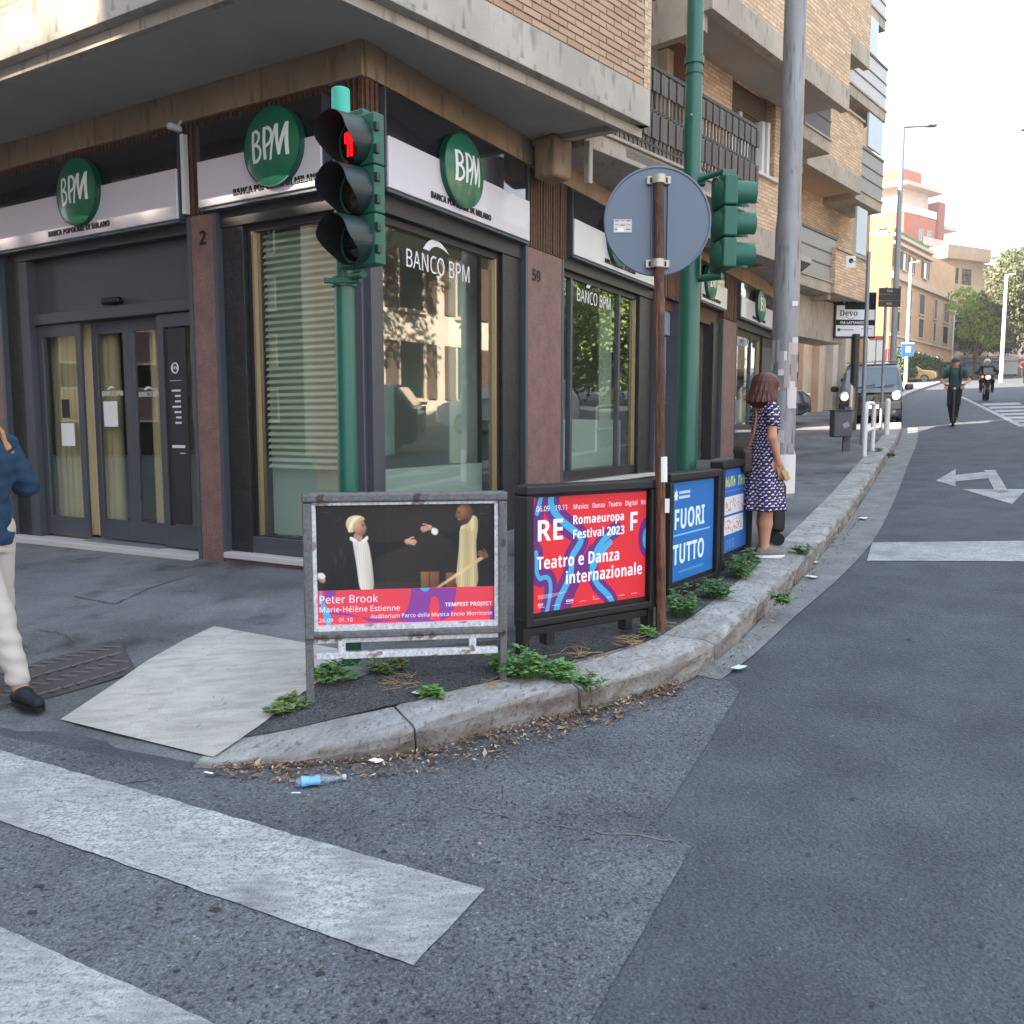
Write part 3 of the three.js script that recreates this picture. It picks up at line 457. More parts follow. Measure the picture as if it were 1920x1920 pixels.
{ // side window with shutter box
  const f = B('apartment_window', [FW.box(5.6, 7.15, 7.37, 7.78, -0.06, 0.02, 0.02)], std({ color: 0xb9b09c, roughness: 0.8 }));
  const s = []; for (let y = 6.98; y < 7.36; y += 0.05) s.push(FW.box(5.6, 7.15, y + 0.003, y + 0.047, -0.2, -0.16)); B('shutter_slats', s, std({ color: 0x665548, roughness: 0.7 }), f);
  B('casement', [FW.box(5.6, 5.68, 6.04, 6.98, -0.24, -0.18), FW.box(6.2, 6.28, 6.04, 6.98, -0.24, -0.18), FW.box(6.9, 7.0, 6.04, 6.98, -0.24, -0.1), FW.box(7.03, 7.13, 6.04, 6.98, -0.24, -0.06), FW.box(5.6, 7.1, 6.02, 6.1, -0.24, -0.18)], M.white, f);
  B('pane', [FW.box(5.68, 6.2, 6.1, 6.98, -0.215, -0.21), FW.box(6.28, 6.9, 6.1, 6.98, -0.215, -0.21)], M.glass, f);
  B('room_backing', [FW.box(5.5, 7.25, 5.9, 7.9, -1.2, -1.1)], M.roomDark, f);
  B('window_sill', [FW.box(5.5, 7.3, 5.95, 6.01, -0.2, 0.08, 0.01)], M.marble, f);
}
function slatBalcony(F, t0, t1, y, style) {                          // slab, rail and slatted front
  const b = B('balcony', [F.box(t0, t1, y, y + 0.19, -1.3, 0.0, 0.01), F.box(t0, t1 + 0.02, y + 0.19, y + 0.23, -1.3, 0.04, 0.008)], M.concrete);
  B('handrail', [F.box(t0, t1, y + 1.24, y + 1.29, -0.06, 0.0, 0.008), F.box(t0, t1, y + 1.05, y + 1.08, -0.05, -0.02), F.box(t0, t1, y + 0.75, y + 0.78, -0.05, -0.02), F.box(t0, t1, y + 0.33, y + 0.36, -0.05, -0.02)], M.frameDark, b);
  let i = 0; for (let t = t0 + 0.03; t < t1 - 0.03; t += 0.095, i++) {
    const w = 0.072, up = style === 0 ? (i % 2 ? 0.0 : 0.012) : 0;
    B('rail_slat', [F.box(t, t + w, y + 0.98, y + 1.22, -0.02 + up, 0.0 + up), F.box(t, t + w, y + 0.42, y + 0.72, -0.02 + up, 0.0 + up), F.box(t + 0.012, t + w - 0.02, y + 0.23, y + 1.2, -0.04, -0.022)], i % 5 === 2 ? M.slatGrey2 : M.slatGrey, b);
  }
  return b;
}
M.slatGrey = std({ color: 0x5c5550, roughness: 0.7 }); M.slatGrey2 = std({ color: 0x676058, roughness: 0.7 });
slatBalcony(FS, 0.2, 4.45, 4.74, 0);
// upper bay above the window
B('upper_bay', [FS.box(3.0, 8.0, 7.17, 7.54, -0.15, 0.0, 0.008), FS.box(3.0, 3.15, 6.95, 7.54, -1.0, -0.15)], M.concrete); B('upper_bay_soffit', [FS.box(3.15, 8.0, 7.3, 7.4, -1.0, -0.15)], M.soffit);
B('upper_bay_wall', [FS.box(3.0, 8.0, 7.54, 10.5, -0.3, -0.01)], M.brick);
B('broken_bracket', [FB.box(4.0, 4.35, 4.35, 4.8, -1.25, -0.95, 0.05)], M.beam); B('gutter_end', [FB.box(4.36, 4.44, 4.3, 4.76, -0.82, -0.74, 0.015)], M.fascia);
// roof mass that keeps the lane in shade
B('roof_mass', [prism([FBL.xz(13.9, -0.35), FBL.xz(0.3, -0.35), FB.xz(4.1, -0.35), FW.xz(2.6, -0.35), FW.xz(7.9, -1.2), [5.2, 20.3], [-4, 17.9], [-14, 15.4]], 4.96, 10.4)], std({ color: 0x9a8a7a }));
B('rear_wall', [prism([FL.xz(13.9, -0.5), FL.xz(6.3, -0.5), FL.xz(6.3, -4.3), FR.xz(15, -4.3), [-4, 18.3], [-14, 15.8]], 0, 4.79)], std({ color: 0x9a8a7a }));
B('left_wall', [FL.box(6.1, 14, -0.3, 4.5, -0.4, -0.02)], M.porphyry);
B('security_camera', [rbox(0.07, 0.06, 0.14, 0.02).applyMatrix4(FL.mat(2.2, 4.44, 0.12)), bar(FL.pt(2.2, 4.52, 0.04), FL.pt(2.2, 4.44, 0.1), 0.012), FL.box(2.17, 2.22, 3.66, 4.4, 0.0, 0.05)], M.white);
rebase(bank, C0[0], C0[1], 0);

// ---------- bank signs ----------
T.roundel = canvasTex(512, 512, (c, w) => {
  c.fillStyle = '#0d6a4a'; c.fillRect(0, 0, w, w); c.fillStyle = '#f1efe9';
  c.save(); c.translate(34, 40); c.scale(0.86, 0.86); c.transform(1, -0.06, 0.02, 1, 0, 16);
  const B_ = (x) => { c.lineWidth = 1; c.fillRect(x, 110, 34, 250); c.lineWidth = 26; c.strokeStyle = '#f1efe9'; c.beginPath(); c.ellipse(x + 30, 172, 62, 54, 0, -1.5, 1.5); c.stroke(); c.beginPath(); c.ellipse(x + 30, 290, 76, 62, 0, -1.5, 1.5); c.stroke(); };
  B_(70); c.fillRect(206, 110, 34, 250); c.beginPath(); c.ellipse(236, 190, 66, 70, 0, -1.5, 1.5); c.stroke();
  c.beginPath(); c.moveTo(268, 372); c.lineTo(290, 372); c.lineTo(352, 110); c.lineTo(330, 110); c.fill();
  c.beginPath(); c.moveTo(330, 110); c.lineTo(366, 110); c.lineTo(372, 268); c.lineTo(430, 110); c.lineTo(462, 110); c.lineTo(462, 360); c.lineTo(428, 360); c.lineTo(428, 210); c.lineTo(378, 350); c.lineTo(356, 350); c.lineTo(340, 230); c.fill(); c.restore();
});
M.roundel = phys({ map: T.roundel, roughness: 0.4, clearcoat: 0.35, clearcoatRoughness: 0.12 });
M.roundelRim = phys({ color: 0x0a4a35, roughness: 0.3 });
function roundelGeo(r) { const g = new THREE.SphereGeometry(r * 3.2, 40, 14, 0, Math.PI * 2, 0, Math.asin(1 / 3.2)); g.rotateX(Math.PI / 2); g.translate(0, 0, -r * 3.2 * Math.cos(Math.asin(1 / 3.2))); const p = g.attributes.position, u = g.attributes.uv; for (let i = 0; i < p.count; i++) u.setXY(i, p.getX(i) / r / 2 + 0.5, p.getY(i) / r / 2 + 0.5); return g; }
function bankSign(F, t0, t1, y0, yd, y1, tc, ttext, label, r = 0.31, txt = true) {
  const s = thing('bank_sign', label, 'sign', 'bank signs above the shop front');
  obj('light_panel', [F.box(t0, t1, y0, yd, -0.08, 0.07, 0.008)], M.signWhite, s);
  obj('dark_panel', [F.box(t0, t1, yd + 0.002, y1, -0.08, 0.03, 0.006)], M.signDark, s);
  obj('side_trim', [F.box(t0 - 0.02, t0 - 0.001, y0, y1, -0.08, 0.05)], M.edge, s); obj('side_trim', [F.box(t1 + 0.001, t1 + 0.02, y0, y1, -0.08, 0.05)], M.edge, s);
  obj('under_trim', [F.box(t0, t1, y0 - 0.03, y0 - 0.002, -0.06, 0.05)], M.edge, s);
  const yc = yd - 0.03;
  const rim = obj('roundel', [new THREE.CylinderGeometry(r + 0.012, r + 0.012, 0.07, 48).rotateX(Math.PI / 2).applyMatrix4(F.mat(tc, yc, 0.09))], M.roundelRim, s);
  obj('roundel_face', [roundelGeo(r).applyMatrix4(F.mat(tc, yc, 0.126))], M.roundel, rim, true);
  if (txt) obj('lettering', [text('BANCA POPOLARE DI MILANO', 0.058, 0.008, font, 0.92).applyMatrix4(F.mat(ttext, y0 + 0.05, 0.071))], M.dark, s);
  return rebase(s, ...F.xz((t0 + t1) / 2), y0);
}
bankSign(FL, 2.27, 6.6, 3.62, 4.09, 4.44, 3.76, 3.83, 'long white and black bank sign with green roundel above the sliding doors', 0.33);
bankSign(FL, 0.42, 1.97, 3.68, 4.1, 4.44, 0.94, 0.96, 'short white bank sign with green roundel behind the red pedestrian signal', 0.33);
bankSign(FR, 0.24, 2.74, 3.67, 4.1, 4.5, 1.34, 1.38, 'grey-lit bank sign with green roundel right of the corner post', 0.33);
bankSign(FR, 3.87, 6.86, 3.72, 4.15, 4.5, 5.15, 5.3, 'bank sign half hidden behind the round grey disc', 0.33);
bankSign(FR, 8.9, 10.42, 3.81, 4.2, 4.5, 9.3, 9.45, 'narrow bank sign above the side door behind the green mast', 0.29);
bankSign(FR, 11.44, 14.4, 3.8, 4.2, 4.5, 12.8, 12.8, 'farthest bank sign along the street, beside the grey lamp post', 0.33);

// ---------- next block of flats up the street ----------
const flats = thing('apartment_block', 'brick apartment block with stepped concrete balconies behind the grey lamp post', 'building');
const G_ = (name, geos, mat, parent = flats) => obj(name, geos, mat, parent);
M.panel = std({ color: 0x96938e, roughness: 0.6 }); M.panelDark = std({ color: 0x5e5c5e, roughness: 0.7 }); M.panelPale = std({ color: 0xbcbab6, roughness: 0.55 }); M.blind = std({ color: 0xc4ced4, roughness: 0.6 });
const bayBox = (t0, t1, y0, y1, o0, o1, fascia = 0.37) => { const w = G_('bay_wall', [FS.box(t0, t1, y0 + fascia, y1, o0, o1 - 0.01)], M.brick); G_('bay_fascia', [FS.box(t0, t1, y0, y0 + fascia, o1 - 0.15, o1, 0.01), FS.box(t0, t0 + 0.15, y0 - 0.12, y0 + fascia, o0, o1 - 0.15)], M.concrete, w); G_('bay_soffit', [FS.box(t0 + 0.15, t1, y0 + 0.1, y0 + 0.2, o0, o1 - 0.15)], M.soffitPeach, w); G_('coping', [FS.box(t0, t1, y1, y1 + 0.06, o1 - 0.3, o1 + 0.04, 0.01)], M.concrete, w); return w; };
const panelBalcony = (t0, t1, y, o0, o1, mat, cap = M.concrete) => { const s = G_('balcony', [FS.box(t0, t1, y, y + 0.24, o0, o1, 0.01), FS.box(t0, t1, y + 0.24, y + 0.28, o0, o1 + 0.03)], M.concrete); G_('balcony_panel', [FS.box(t0 + 0.02, t1 - 0.02, y + 0.3, y + 1.25, o1 - 0.04, o1 - 0.01)], mat, s); G_('rail', [FS.box(t0, t1, y + 1.26, y + 1.32, o1 - 0.08, o1 + 0.01), FS.box(t0, t1, y + 0.9, y + 0.93, o1 - 0.009, o1 + 0.004), FS.box(t0, t1, y + 0.6, y + 0.63, o1 - 0.009, o1 + 0.004)], M.panelDark, s); return s; };
G_('main_wall', [FS.box(8.6, 15.8, 4.75, 16, -3.2, -2.7)], M.brick);
G_('return_wall', [FS.box(8.3, 8.6, 4.75, 16, -3.2, -1.4)], M.brick);
bayBox(9.5, 12.6, 9.6, 11.4, -2.7, -1.3); bayBox(10.3, 13.5, 7.12, 8.75, -2.7, -1.7); bayBox(12.6, 14.8, 4.74, 5.75, -2.7, -1.9, 0.02);
bayBox(12.9, 15.2, 11.9, 13.6, -2.8, -2.2);
const b1 = panelBalcony(8.4, 9.75, 7.05, -2.6, -1.0, M.panelDark); panelBalcony(10.6, 12.9, 4.74, -2.7, -2.0, M.panel); panelBalcony(13.7, 15.6, 7.1, -2.8, -1.9, M.panel); panelBalcony(12.3, 15.6, 9.35, -2.8, -1.9, M.panelPale); panelBalcony(13, 15.6, 11.6, -2.8, -2.0, M.panelPale);
{ const g = []; for (let i = 0; i < 90; i++) { const s = rnd(0.03, 0.06), q = new THREE.PlaneGeometry(s, s * 1.6); q.rotateX(rnd(6)).rotateY(rnd(6)); g.push(q.translate(...FS.pt(rnd(8.8, 9.75), 7.85 + rnd(0.22), -0.95 + rnd(0.12)).toArray())); } const p = tag(obj('window_box_plant', g, M.leaf), 'green plant trailing over the grey balcony panel', 'plant'); }
for (const g of [FS.box(14.4, 15.4, 8.5, 9.3, -1.95, -1.9), FS.box(13.6, 14.9, 10.7, 11.55, -1.98, -1.93), FS.box(14.0, 14.7, 5.9, 7.0, -2.0, -1.95)]) G_('glazed_end', [g], M.blind);
const fw = (t, y, w = 0.9, h = 1.7) => { const f = G_('flat_window', [FS.box(t, t + w, y, y + h, -2.72, -2.66)], M.white); G_('window_pane', [FS.box(t + 0.08, t + w - 0.08, y + 0.08, y + h - 0.08, -2.66, -2.65)], M.carGlass, f); };
fw(11.2, 5.1); fw(13.4, 7.5); fw(13.7, 9.7); fw(9.2, 7.4);
G_('ground_beam', [FS.box(11.4, 14.8, 3.75, 4.72, -3.2, -2.5), FS.box(11.6, 11.9, 3.5, 3.75, -3.2, -2.5)], M.concrete);
G_('core', [prism([FS.xz(8.7, -3.2), FS.xz(12.2, -3.2), [5.6, 20.6], [4.6, 20.4]], 4.75, 16)], std({ color: 0x9c8f80 }));
rebase(flats, ...FS.xz(8.6, -3), 0.9);
// cream ground floor set back behind the forecourt
const low = thing('cream_building', 'cream rendered building with pilasters set back behind the parked cars', 'building');
M.cream = std({ map: T.plaster, color: 0xdcc3a8 }); M.creamPale = std({ map: T.plaster, color: 0xd9d2c8 });
const FC = frameOf([9.0, 29.0], Math.atan2(13 - 9.0, 33.8 - 29), 1);
obj('wall', [prism([[4.5, 22.7], [4.5, 27.5], [9, 29], [13, 33.8], [-4, 42], [-6, 38], [-6, 20.1]], 0, 12)], M.cream, low);
for (const t of [1.4, 2.9, 4.3, 5.6]) obj('pilaster', [FC.box(t, t + 0.5, 0, 5.2, 0, 0.25)], t > 4 ? M.creamPale : M.cream, low);
for (const t of [1.2, 3.2, 4.8]) { const w = obj('window', [FC.box(t, t + 1.2, 7.2, 9, 0, 0.05)], M.white, low); obj('pane', [FC.box(t + 0.08, t + 1.12, 7.28, 8.92, 0.05, 0.06)], M.carGlass, w); }
obj('cornice', [FC.box(0, 6.2, 5.2, 5.5, 0, 0.3)], M.concrete, low);
rebase(low, 9, 29, 1.8);
const third = thing('ochre_building', 'plain ochre building farther up on the same side', 'building');
obj('wall', [prism([[14.4, 35.3], [16.5, 46], [-5, 52], [-5, 30.3]], 0, 15)], std({ map: T.plaster, color: 0xcfa57c }), third); { const F3 = frameOf([14.4, 35.3], Math.atan2(2.1, 10.7), 1); for (let f = 0; f < 3; f++) for (let i = 0; i < 4; i++) { const w = obj('window', [F3.box(1.0 + i * 2.4, 2.0 + i * 2.4, 5.2 + f * 3.2, 6.8 + f * 3.2, 0, 0.05)], M.white, third); obj('pane', [F3.box(1.1 + i * 2.4, 1.9 + i * 2.4, 5.3 + f * 3.2, 6.7 + f * 3.2, 0.05, 0.06)], M.carGlass, w); } }
rebase(third, 14.4, 35.3, 2.6);

// ---------- street furniture ----------
// pedestrian signal on the corner
{
  const s = thing('pedestrian_signal', 'green pole with three-lamp pedestrian signal showing red in front of the corner window', 'traffic light');
  const X = -0.935, Z = 4.86, gy = walk(X, Z);
  obj('pole', [bar(P3(X, Z, gy - 0.05), P3(X, Z, 2.42), 0.058, 0.055, 20)], M.green, s); obj('pole_upper', [bar(P3(X, Z, 2.42), P3(X, Z, 3.3), 0.047, 0.047, 20)], M.green, s);
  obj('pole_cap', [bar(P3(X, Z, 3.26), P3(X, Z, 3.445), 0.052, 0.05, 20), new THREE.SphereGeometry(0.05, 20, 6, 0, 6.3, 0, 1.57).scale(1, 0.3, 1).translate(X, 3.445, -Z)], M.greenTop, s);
  obj('base_collar', [new THREE.CylinderGeometry(0.09, 0.2, 0.05, 20).translate(X, gy + 0.01, -Z)], M.gutter, s);
  const yaw = 2.28, nx = -Math.sin(yaw), nz = Math.cos(yaw) * -1;  // facing left and towards the crossing
  const H = new THREE.Matrix4().makeRotationY(-0.6).setPosition(-0.82, 2.86, -4.68).scale(new THREE.Vector3(0.91, 0.94, 0.91));
  const add = (name, geos, mat, par = s) => obj(name, geos.map((g) => g.applyMatrix4(H)), mat, par);
  const house = add('housing', [rbox(0.3, 0.28, 0.09, 0.012).translate(0, 0.272, -0.03), rbox(0.3, 0.26, 0.09, 0.012).translate(0, 0, -0.03), rbox(0.3, 0.28, 0.09, 0.012).translate(0, -0.272, -0.03), rbox(0.12, 0.05, 0.06, 0.01).translate(0, 0.42, -0.02)], M.greenHead);
  add('hinge', [-0.27, 0, 0.27].flatMap((y) => [rbox(0.03, 0.05, 0.03, 0.005).translate(0.155, y + 0.06, 0.0), rbox(0.03, 0.05, 0.03, 0.005).translate(0.155, y - 0.06, 0.0)]), M.visor, house);
  for (let i = 0; i < 3; i++) {
    const y = 0.272 - i * 0.272, pos = [], N = 40, R = 0.136; const rows = [[], []];
    for (let k = 0; k <= N; k++) { const a = -Math.PI / 2 + (k / N) * Math.PI * 2, c = (1 + Math.sin(a)) / 2, L = 0.07 + 0.135 * sstep(0.05, 0.65, c); rows[0].push([Math.cos(a) * R, y + Math.sin(a) * R, 0.014]); rows[1].push([Math.cos(a) * R * 0.95, y + Math.sin(a) * R * 0.95 - 0.012, 0.014 + L]); }
    const mk = (k) => { const p = []; for (let j = 0; j < N; j++) { const [a, b, c, d] = [rows[0][j], rows[0][j + 1], rows[1][j + 1], rows[1][j]].map(([x, yy, z]) => [x * k, (yy - y) * k + y, z]); for (const v of [a, b, c, a, c, d]) p.push(...v); } const g = new THREE.BufferGeometry(); g.setAttribute('position', new THREE.Float32BufferAttribute(p, 3)); g.computeVertexNormals(); return g; };
    const v = add('visor', [mk(1)], M.visor); add('visor_lining', [mk(0.97)], M.visorIn, v);
    const lens = add('lens', [new THREE.SphereGeometry(0.2, 24, 8, 0, 6.3, 0, 0.62).rotateX(Math.PI / 2).translate(0, y, -0.145)], phys({ color: [0x3a0508, 0x33201a, 0x0c1a22][i], roughness: 0.15, clearcoat: 1 }));
    if (!i) { const red = std({ color: 0x60060a, emissive: 0xff1420, emissiveIntensity: 0.15 }); const z = 0.058;
      add('standing_figure', [new THREE.CircleGeometry(0.016, 14).translate(0, y + 0.062, z), rbox(0.052, 0.062, 0.004, 0.002).translate(0, y + 0.012, z), rbox(0.018, 0.075, 0.004, 0.002).translate(-0.013, y - 0.055, z), rbox(0.018, 0.075, 0.004, 0.002).translate(0.013, y - 0.055, z), rbox(0.012, 0.06, 0.004, 0.002).translate(-0.036, y + 0.01, z), rbox(0.012, 0.06, 0.004, 0.002).translate(0.036, y + 0.01, z)], red, lens); }
  }
  obj('bracket', [bar(P3(X, Z, 3.24), P3(-0.8, 4.7, 3.24), 0.025)], M.greenHead, s); obj('bracket', [bar(P3(X, Z, 2.44), P3(-0.8, 4.7, 2.44), 0.022), new THREE.CylinderGeometry(0.07, 0.07, 0.05, 20).translate(X, 2.42, -Z), rbox(0.2, 0.03, 0.03, 0.006).translate(X, 2.42, -Z + 0.06)], M.greenHead, s);
  rebase(s, X, Z, gy);
}
// tall green mast with a vehicle signal seen from behind
{
  const s = thing('signal_mast', 'tall dark green mast with a three-lamp signal seen from the side', 'traffic light');
  const X = 1.51, Z = 7.4, gy = walk(X, Z);
  obj('lower_pole', [bar(P3(X, Z, gy - 0.05), P3(X, Z, 3.4), 0.093, 0.088, 24)], M.green, s); obj('upper_pole', [bar(P3(X, Z, 3.4), P3(X, Z, 7.9), 0.07, 0.062, 24)], M.green, s);
  obj('collar', [bar(P3(X, Z, 4.6), P3(X, Z, 4.66), 0.08, 0.08, 24), bar(P3(X, Z, 4.52), P3(X, Z, 4.54), 0.076, 0.076, 24), bar(P3(X, Z, 3.36), P3(X, Z, 3.46), 0.094, 0.074, 24)], M.green, s);
  obj('bolt', [new THREE.SphereGeometry(0.012, 8, 6).translate(X - 0.03, 4.18, -Z + 0.066)], M.steel, s);
  const H = new THREE.Matrix4().makeRotationY(1.72).setPosition(1.76, 3.27, -7.2).scale(new THREE.Vector3(0.92, 0.94, 0.92)), add = (n, gs, m, par = s) => obj(n, gs.map((g) => g.applyMatrix4(H)), m, par);
  const back = [], vis = [];
  const h = add('housing', [0.262, 0, -0.262].map((y) => rbox(0.3, 0.255, 0.13, 0.02).translate(0, y, -0.02)), M.greenHead);
  add('rear_bulge', [0.262, 0, -0.262].map((y) => new THREE.SphereGeometry(0.13, 20, 8, 0, 6.3, 0, 1.3).rotateX(-Math.PI / 2).scale(1, 1, 0.6).translate(0, y, -0.05)), M.greenHead, h);
  for (const y of [0.262, 0, -0.262]) { const g = new THREE.CylinderGeometry(0.108, 0.115, 0.2, 24, 1, true, 0.6, 5.1).rotateX(Math.PI / 2).rotateZ(0).translate(0, y, 0.14); add('visor', [g], M.greenHead); add('lens', [new THREE.CircleGeometry(0.1, 24).translate(0, y, 0.048)], M.visorIn); }
  add('mount_plate', [rbox(0.1, 0.86, 0.03, 0.006).translate(0.17, 0, -0.05), rbox(0.06, 0.06, 0.12, 0.006).translate(0.0, 0.43, 0)], M.green);
  obj('bracket', [bar(P3(X, Z, 2.86), P3(1.74, 7.22, 2.86), 0.03)], M.green, s); obj('bracket', [bar(P3(X, Z, 3.66), P3(1.74, 7.22, 3.7), 0.022), rbox(0.08, 0.1, 0.08, 0.01).translate(X + 0.07, 3.68, -Z)], M.green, s);
  rebase(s, X, Z, gy);
}
// round sign seen from behind on a rusty post
{
  const s = thing('round_road_sign', 'back of a round grey road sign on a leaning rusty post', 'road sign');
  const a = P3(0.968, 5.43, walk(0.968, 5.43) - 0.1), b = P3(0.902, 5.43, 3.16);
  obj('post', [bar(a, b, 0.033, 0.031, 14)], M.rust, s);
  const d = obj('disc', [new THREE.CylinderGeometry(0.327, 0.327, 0.006, 64).rotateX(Math.PI / 2).translate(0.907, 2.893, -5.475), new THREE.TorusGeometry(0.327, 0.009, 8, 64).translate(0.907, 2.893, -5.475)], M.signBack, s);
  obj('rib', [-0.04, 0.06].map((x) => rbox(0.012, 0.5, 0.02, 0.004).translate(0.91 + x, 2.89, -5.465)), M.signBack, d);
  for (const y of [3.135, 2.63]) { const c = obj('clamp', [rbox(0.15, 0.05, 0.02, 0.006).translate(0.907, y, -5.455), new THREE.CylinderGeometry(0.042, 0.042, 0.05, 16, 1, true, Math.PI * -0.5, Math.PI).translate(0.906, y, -5.435)], M.chromeDull, s); obj('rust_spot', [rbox(0.02, 0.03, 0.006, 0.003).translate(0.86, y, -5.443), rbox(0.018, 0.03, 0.006, 0.003).translate(0.953, y, -5.443)], M.rust, c); }
  obj('sticker', [new THREE.PlaneGeometry(0.115, 0.082).translate(0.69, 2.865, -5.468)], std({ map: canvasTex(128, 96, (c) => { c.fillStyle = '#d8cfcc'; c.fillRect(0, 0, 128, 96); c.fillStyle = '#7d6a68'; for (let i = 0; i < 9; i++) c.fillRect(8 + (i % 3) * 40, 8 + ((i / 3) | 0) * 30, 30, i % 2 ? 4 : 8); c.fillStyle = '#f4efec'; c.fillRect(28, 60, 44, 30); c.strokeStyle = '#6a5856'; c.strokeRect(2, 2, 124, 92); }) }), s, true);
  obj('torn_paper', [bar(P3(0.955, 5.43, 1.27), P3(0.951, 5.43, 1.43), 0.0345, 0.0345, 14)], M.paper, s);
  obj('torn_paper', [rbox(0.03, 0.09, 0.004, 0.002).translate(0.985, 1.12, -5.395)], M.paper, s);
  rebase(s, 0.968, 5.43, walk(0.968, 5.43));
}
// poster frames
T.poster1 = canvasTex(1400, 980, (c) => {
  c.fillStyle = '#1c1715'; c.fillRect(0, 0, 1400, 690); c.fillStyle = '#251d18'; c.fillRect(560, 0, 10, 690); c.fillRect(0, 620, 1400, 70);
  const poly = (f, p) => { c.fillStyle = f; c.beginPath(); p.forEach(([x, y], i) => (i ? c.lineTo(x, y) : c.moveTo(x, y))); c.fill(); }, el = (f, x, y, a, b, r = 0) => { c.fillStyle = f; c.beginPath(); c.ellipse(x, y, a, b, r, 0, 7); c.fill(); };
  const grad = (x0, y0, x1, y1, ...st) => { const g = c.createLinearGradient(x0, y0, x1, y1); st.forEach((q, k) => g.addColorStop(k / (st.length - 1), q)); return g; }, rad = (x, y, r, ...st) => { const g = c.createRadialGradient(x - r * 0.25, y - r * 0.3, r * 0.1, x, y, r); st.forEach((q, k) => g.addColorStop(k / (st.length - 1), q)); return g; };
  const smooth = (f, p) => { c.fillStyle = f; c.beginPath(); const n = p.length, m = (a, b) => [(a[0] + b[0]) / 2, (a[1] + b[1]) / 2]; c.moveTo(...m(p[n - 1], p[0])); p.forEach((q, k) => c.quadraticCurveTo(...q, ...m(q, p[(k + 1) % n]))); c.fill(); };
  c.fillStyle = grad(0, 0, 1400, 690, '#15110f', '#2b221c', '#17120f'); c.fillRect(0, 0, 1400, 690); c.fillStyle = 'rgba(70,54,42,0.35)'; c.fillRect(556, 0, 8, 690); c.fillRect(0, 640, 1400, 50);
  const hand = (x, y, dir, a, sk) => { c.save(); c.translate(x, y); c.rotate(a); c.scale(dir, 1); c.fillStyle = rad(0, 0, 40, sk[0], sk[1]); c.beginPath(); c.ellipse(0, 0, 34, 24, 0, 0, 7); c.fill(); c.strokeStyle = sk[0]; c.lineCap = 'round'; c.lineWidth = 11; for (let k = 0; k < 4; k++) { c.beginPath(); c.moveTo(22, -16 + k * 11); c.quadraticCurveTo(46, -22 + k * 13, 62 - Math.abs(k - 1) * 7, -14 + k * 12); c.stroke(); } c.lineWidth = 12; c.beginPath(); c.moveTo(-2, -16); c.quadraticCurveTo(14, -38, 34, -40); c.stroke(); c.strokeStyle = 'rgba(90,50,34,0.5)'; c.lineWidth = 2; for (let k = 0; k < 3; k++) { c.beginPath(); c.moveTo(24, -10 + k * 11); c.lineTo(58, -9 + k * 12); c.stroke(); } c.restore(); };
  // left man: black velvet coat, long pale shirt, fair hair, profile to the right
  smooth(grad(60, 300, 460, 690, '#2b2624', '#0c0a0a', '#161312'), [[20, 720], [70, 600], [140, 400], [175, 310], [240, 262], [300, 285], [400, 285], [470, 320], [690, 290], [705, 345], [520, 400], [450, 430], [470, 720]]);
  c.strokeStyle = 'rgba(92,84,80,0.45)'; c.lineWidth = 5; for (let k = 0; k < 16; k++) { c.beginPath(); const x = 110 + rnd(150), y = 320 + rnd(330); c.moveTo(x, y); c.quadraticCurveTo(x + rnd(-30, 40), y + 40, x + rnd(-20, 30), y + rnd(50, 90)); c.stroke(); }
  smooth(grad(280, 0, 460, 0, '#cfc3b4', '#f2e9dd', '#e2d5c4', '#a89a88'), [[276, 262], [325, 300], [392, 268], [418, 380], [436, 520], [448, 720], [330, 720], [312, 520], [292, 380]]);
  c.strokeStyle = 'rgba(150,136,118,0.28)'; c.lineWidth = 9; for (let k = 0; k < 7; k++) { c.beginPath(); c.moveTo(305 + k * 17, 300 + rnd(30)); c.quadraticCurveTo(312 + k * 18 + rnd(-8, 8), 480, 335 + k * 17, 690); c.stroke(); }
  smooth('#b98c70', [[290, 230], [355, 225], [362, 285], [330, 305], [290, 275]]); smooth('#efe6da', [[262, 250], [300, 270], [330, 300], [290, 300], [258, 285]]); smooth('#efe6da', [[400, 245], [372, 268], [338, 300], [384, 300], [408, 280]]);
  smooth(rad(330, 180, 90, '#dcab8a', '#b47c5c', '#7c4c36'), [[282, 130], [330, 105], [372, 125], [382, 165], [398, 192], [384, 204], [386, 224], [368, 248], [330, 250], [296, 225]]);
  smooth(grad(240, 90, 340, 230, '#f3e6bd', '#cdb57c', '#8a7348'), [[236, 190], [232, 130], [262, 92], [320, 80], [372, 96], [384, 128], [350, 126], [322, 140], [306, 178], [296, 222], [262, 228]]); c.strokeStyle = 'rgba(250,240,205,0.7)'; c.lineWidth = 3; for (let k = 0; k < 22; k++) { c.beginPath(); c.moveTo(300 + rnd(50), 88 + rnd(14)); c.quadraticCurveTo(250 + rnd(30), 120 + rnd(30), 246 + rnd(40), 205 + rnd(20)); c.stroke(); }
  c.strokeStyle = '#5a3526'; c.lineWidth = 5; c.beginPath(); c.moveTo(352, 160); c.lineTo(374, 158); c.stroke(); c.fillStyle = '#2a1712'; c.beginPath(); c.ellipse(364, 172, 8, 4, 0, 0, 7); c.fill(); c.strokeStyle = '#7a382e'; c.lineWidth = 6; c.beginPath(); c.moveTo(360, 224); c.quadraticCurveTo(374, 232, 384, 220); c.stroke(); c.strokeStyle = 'rgba(110,62,42,0.6)'; c.lineWidth = 3; c.beginPath(); c.moveTo(350, 200); c.quadraticCurveTo(356, 216, 350, 236); c.stroke();
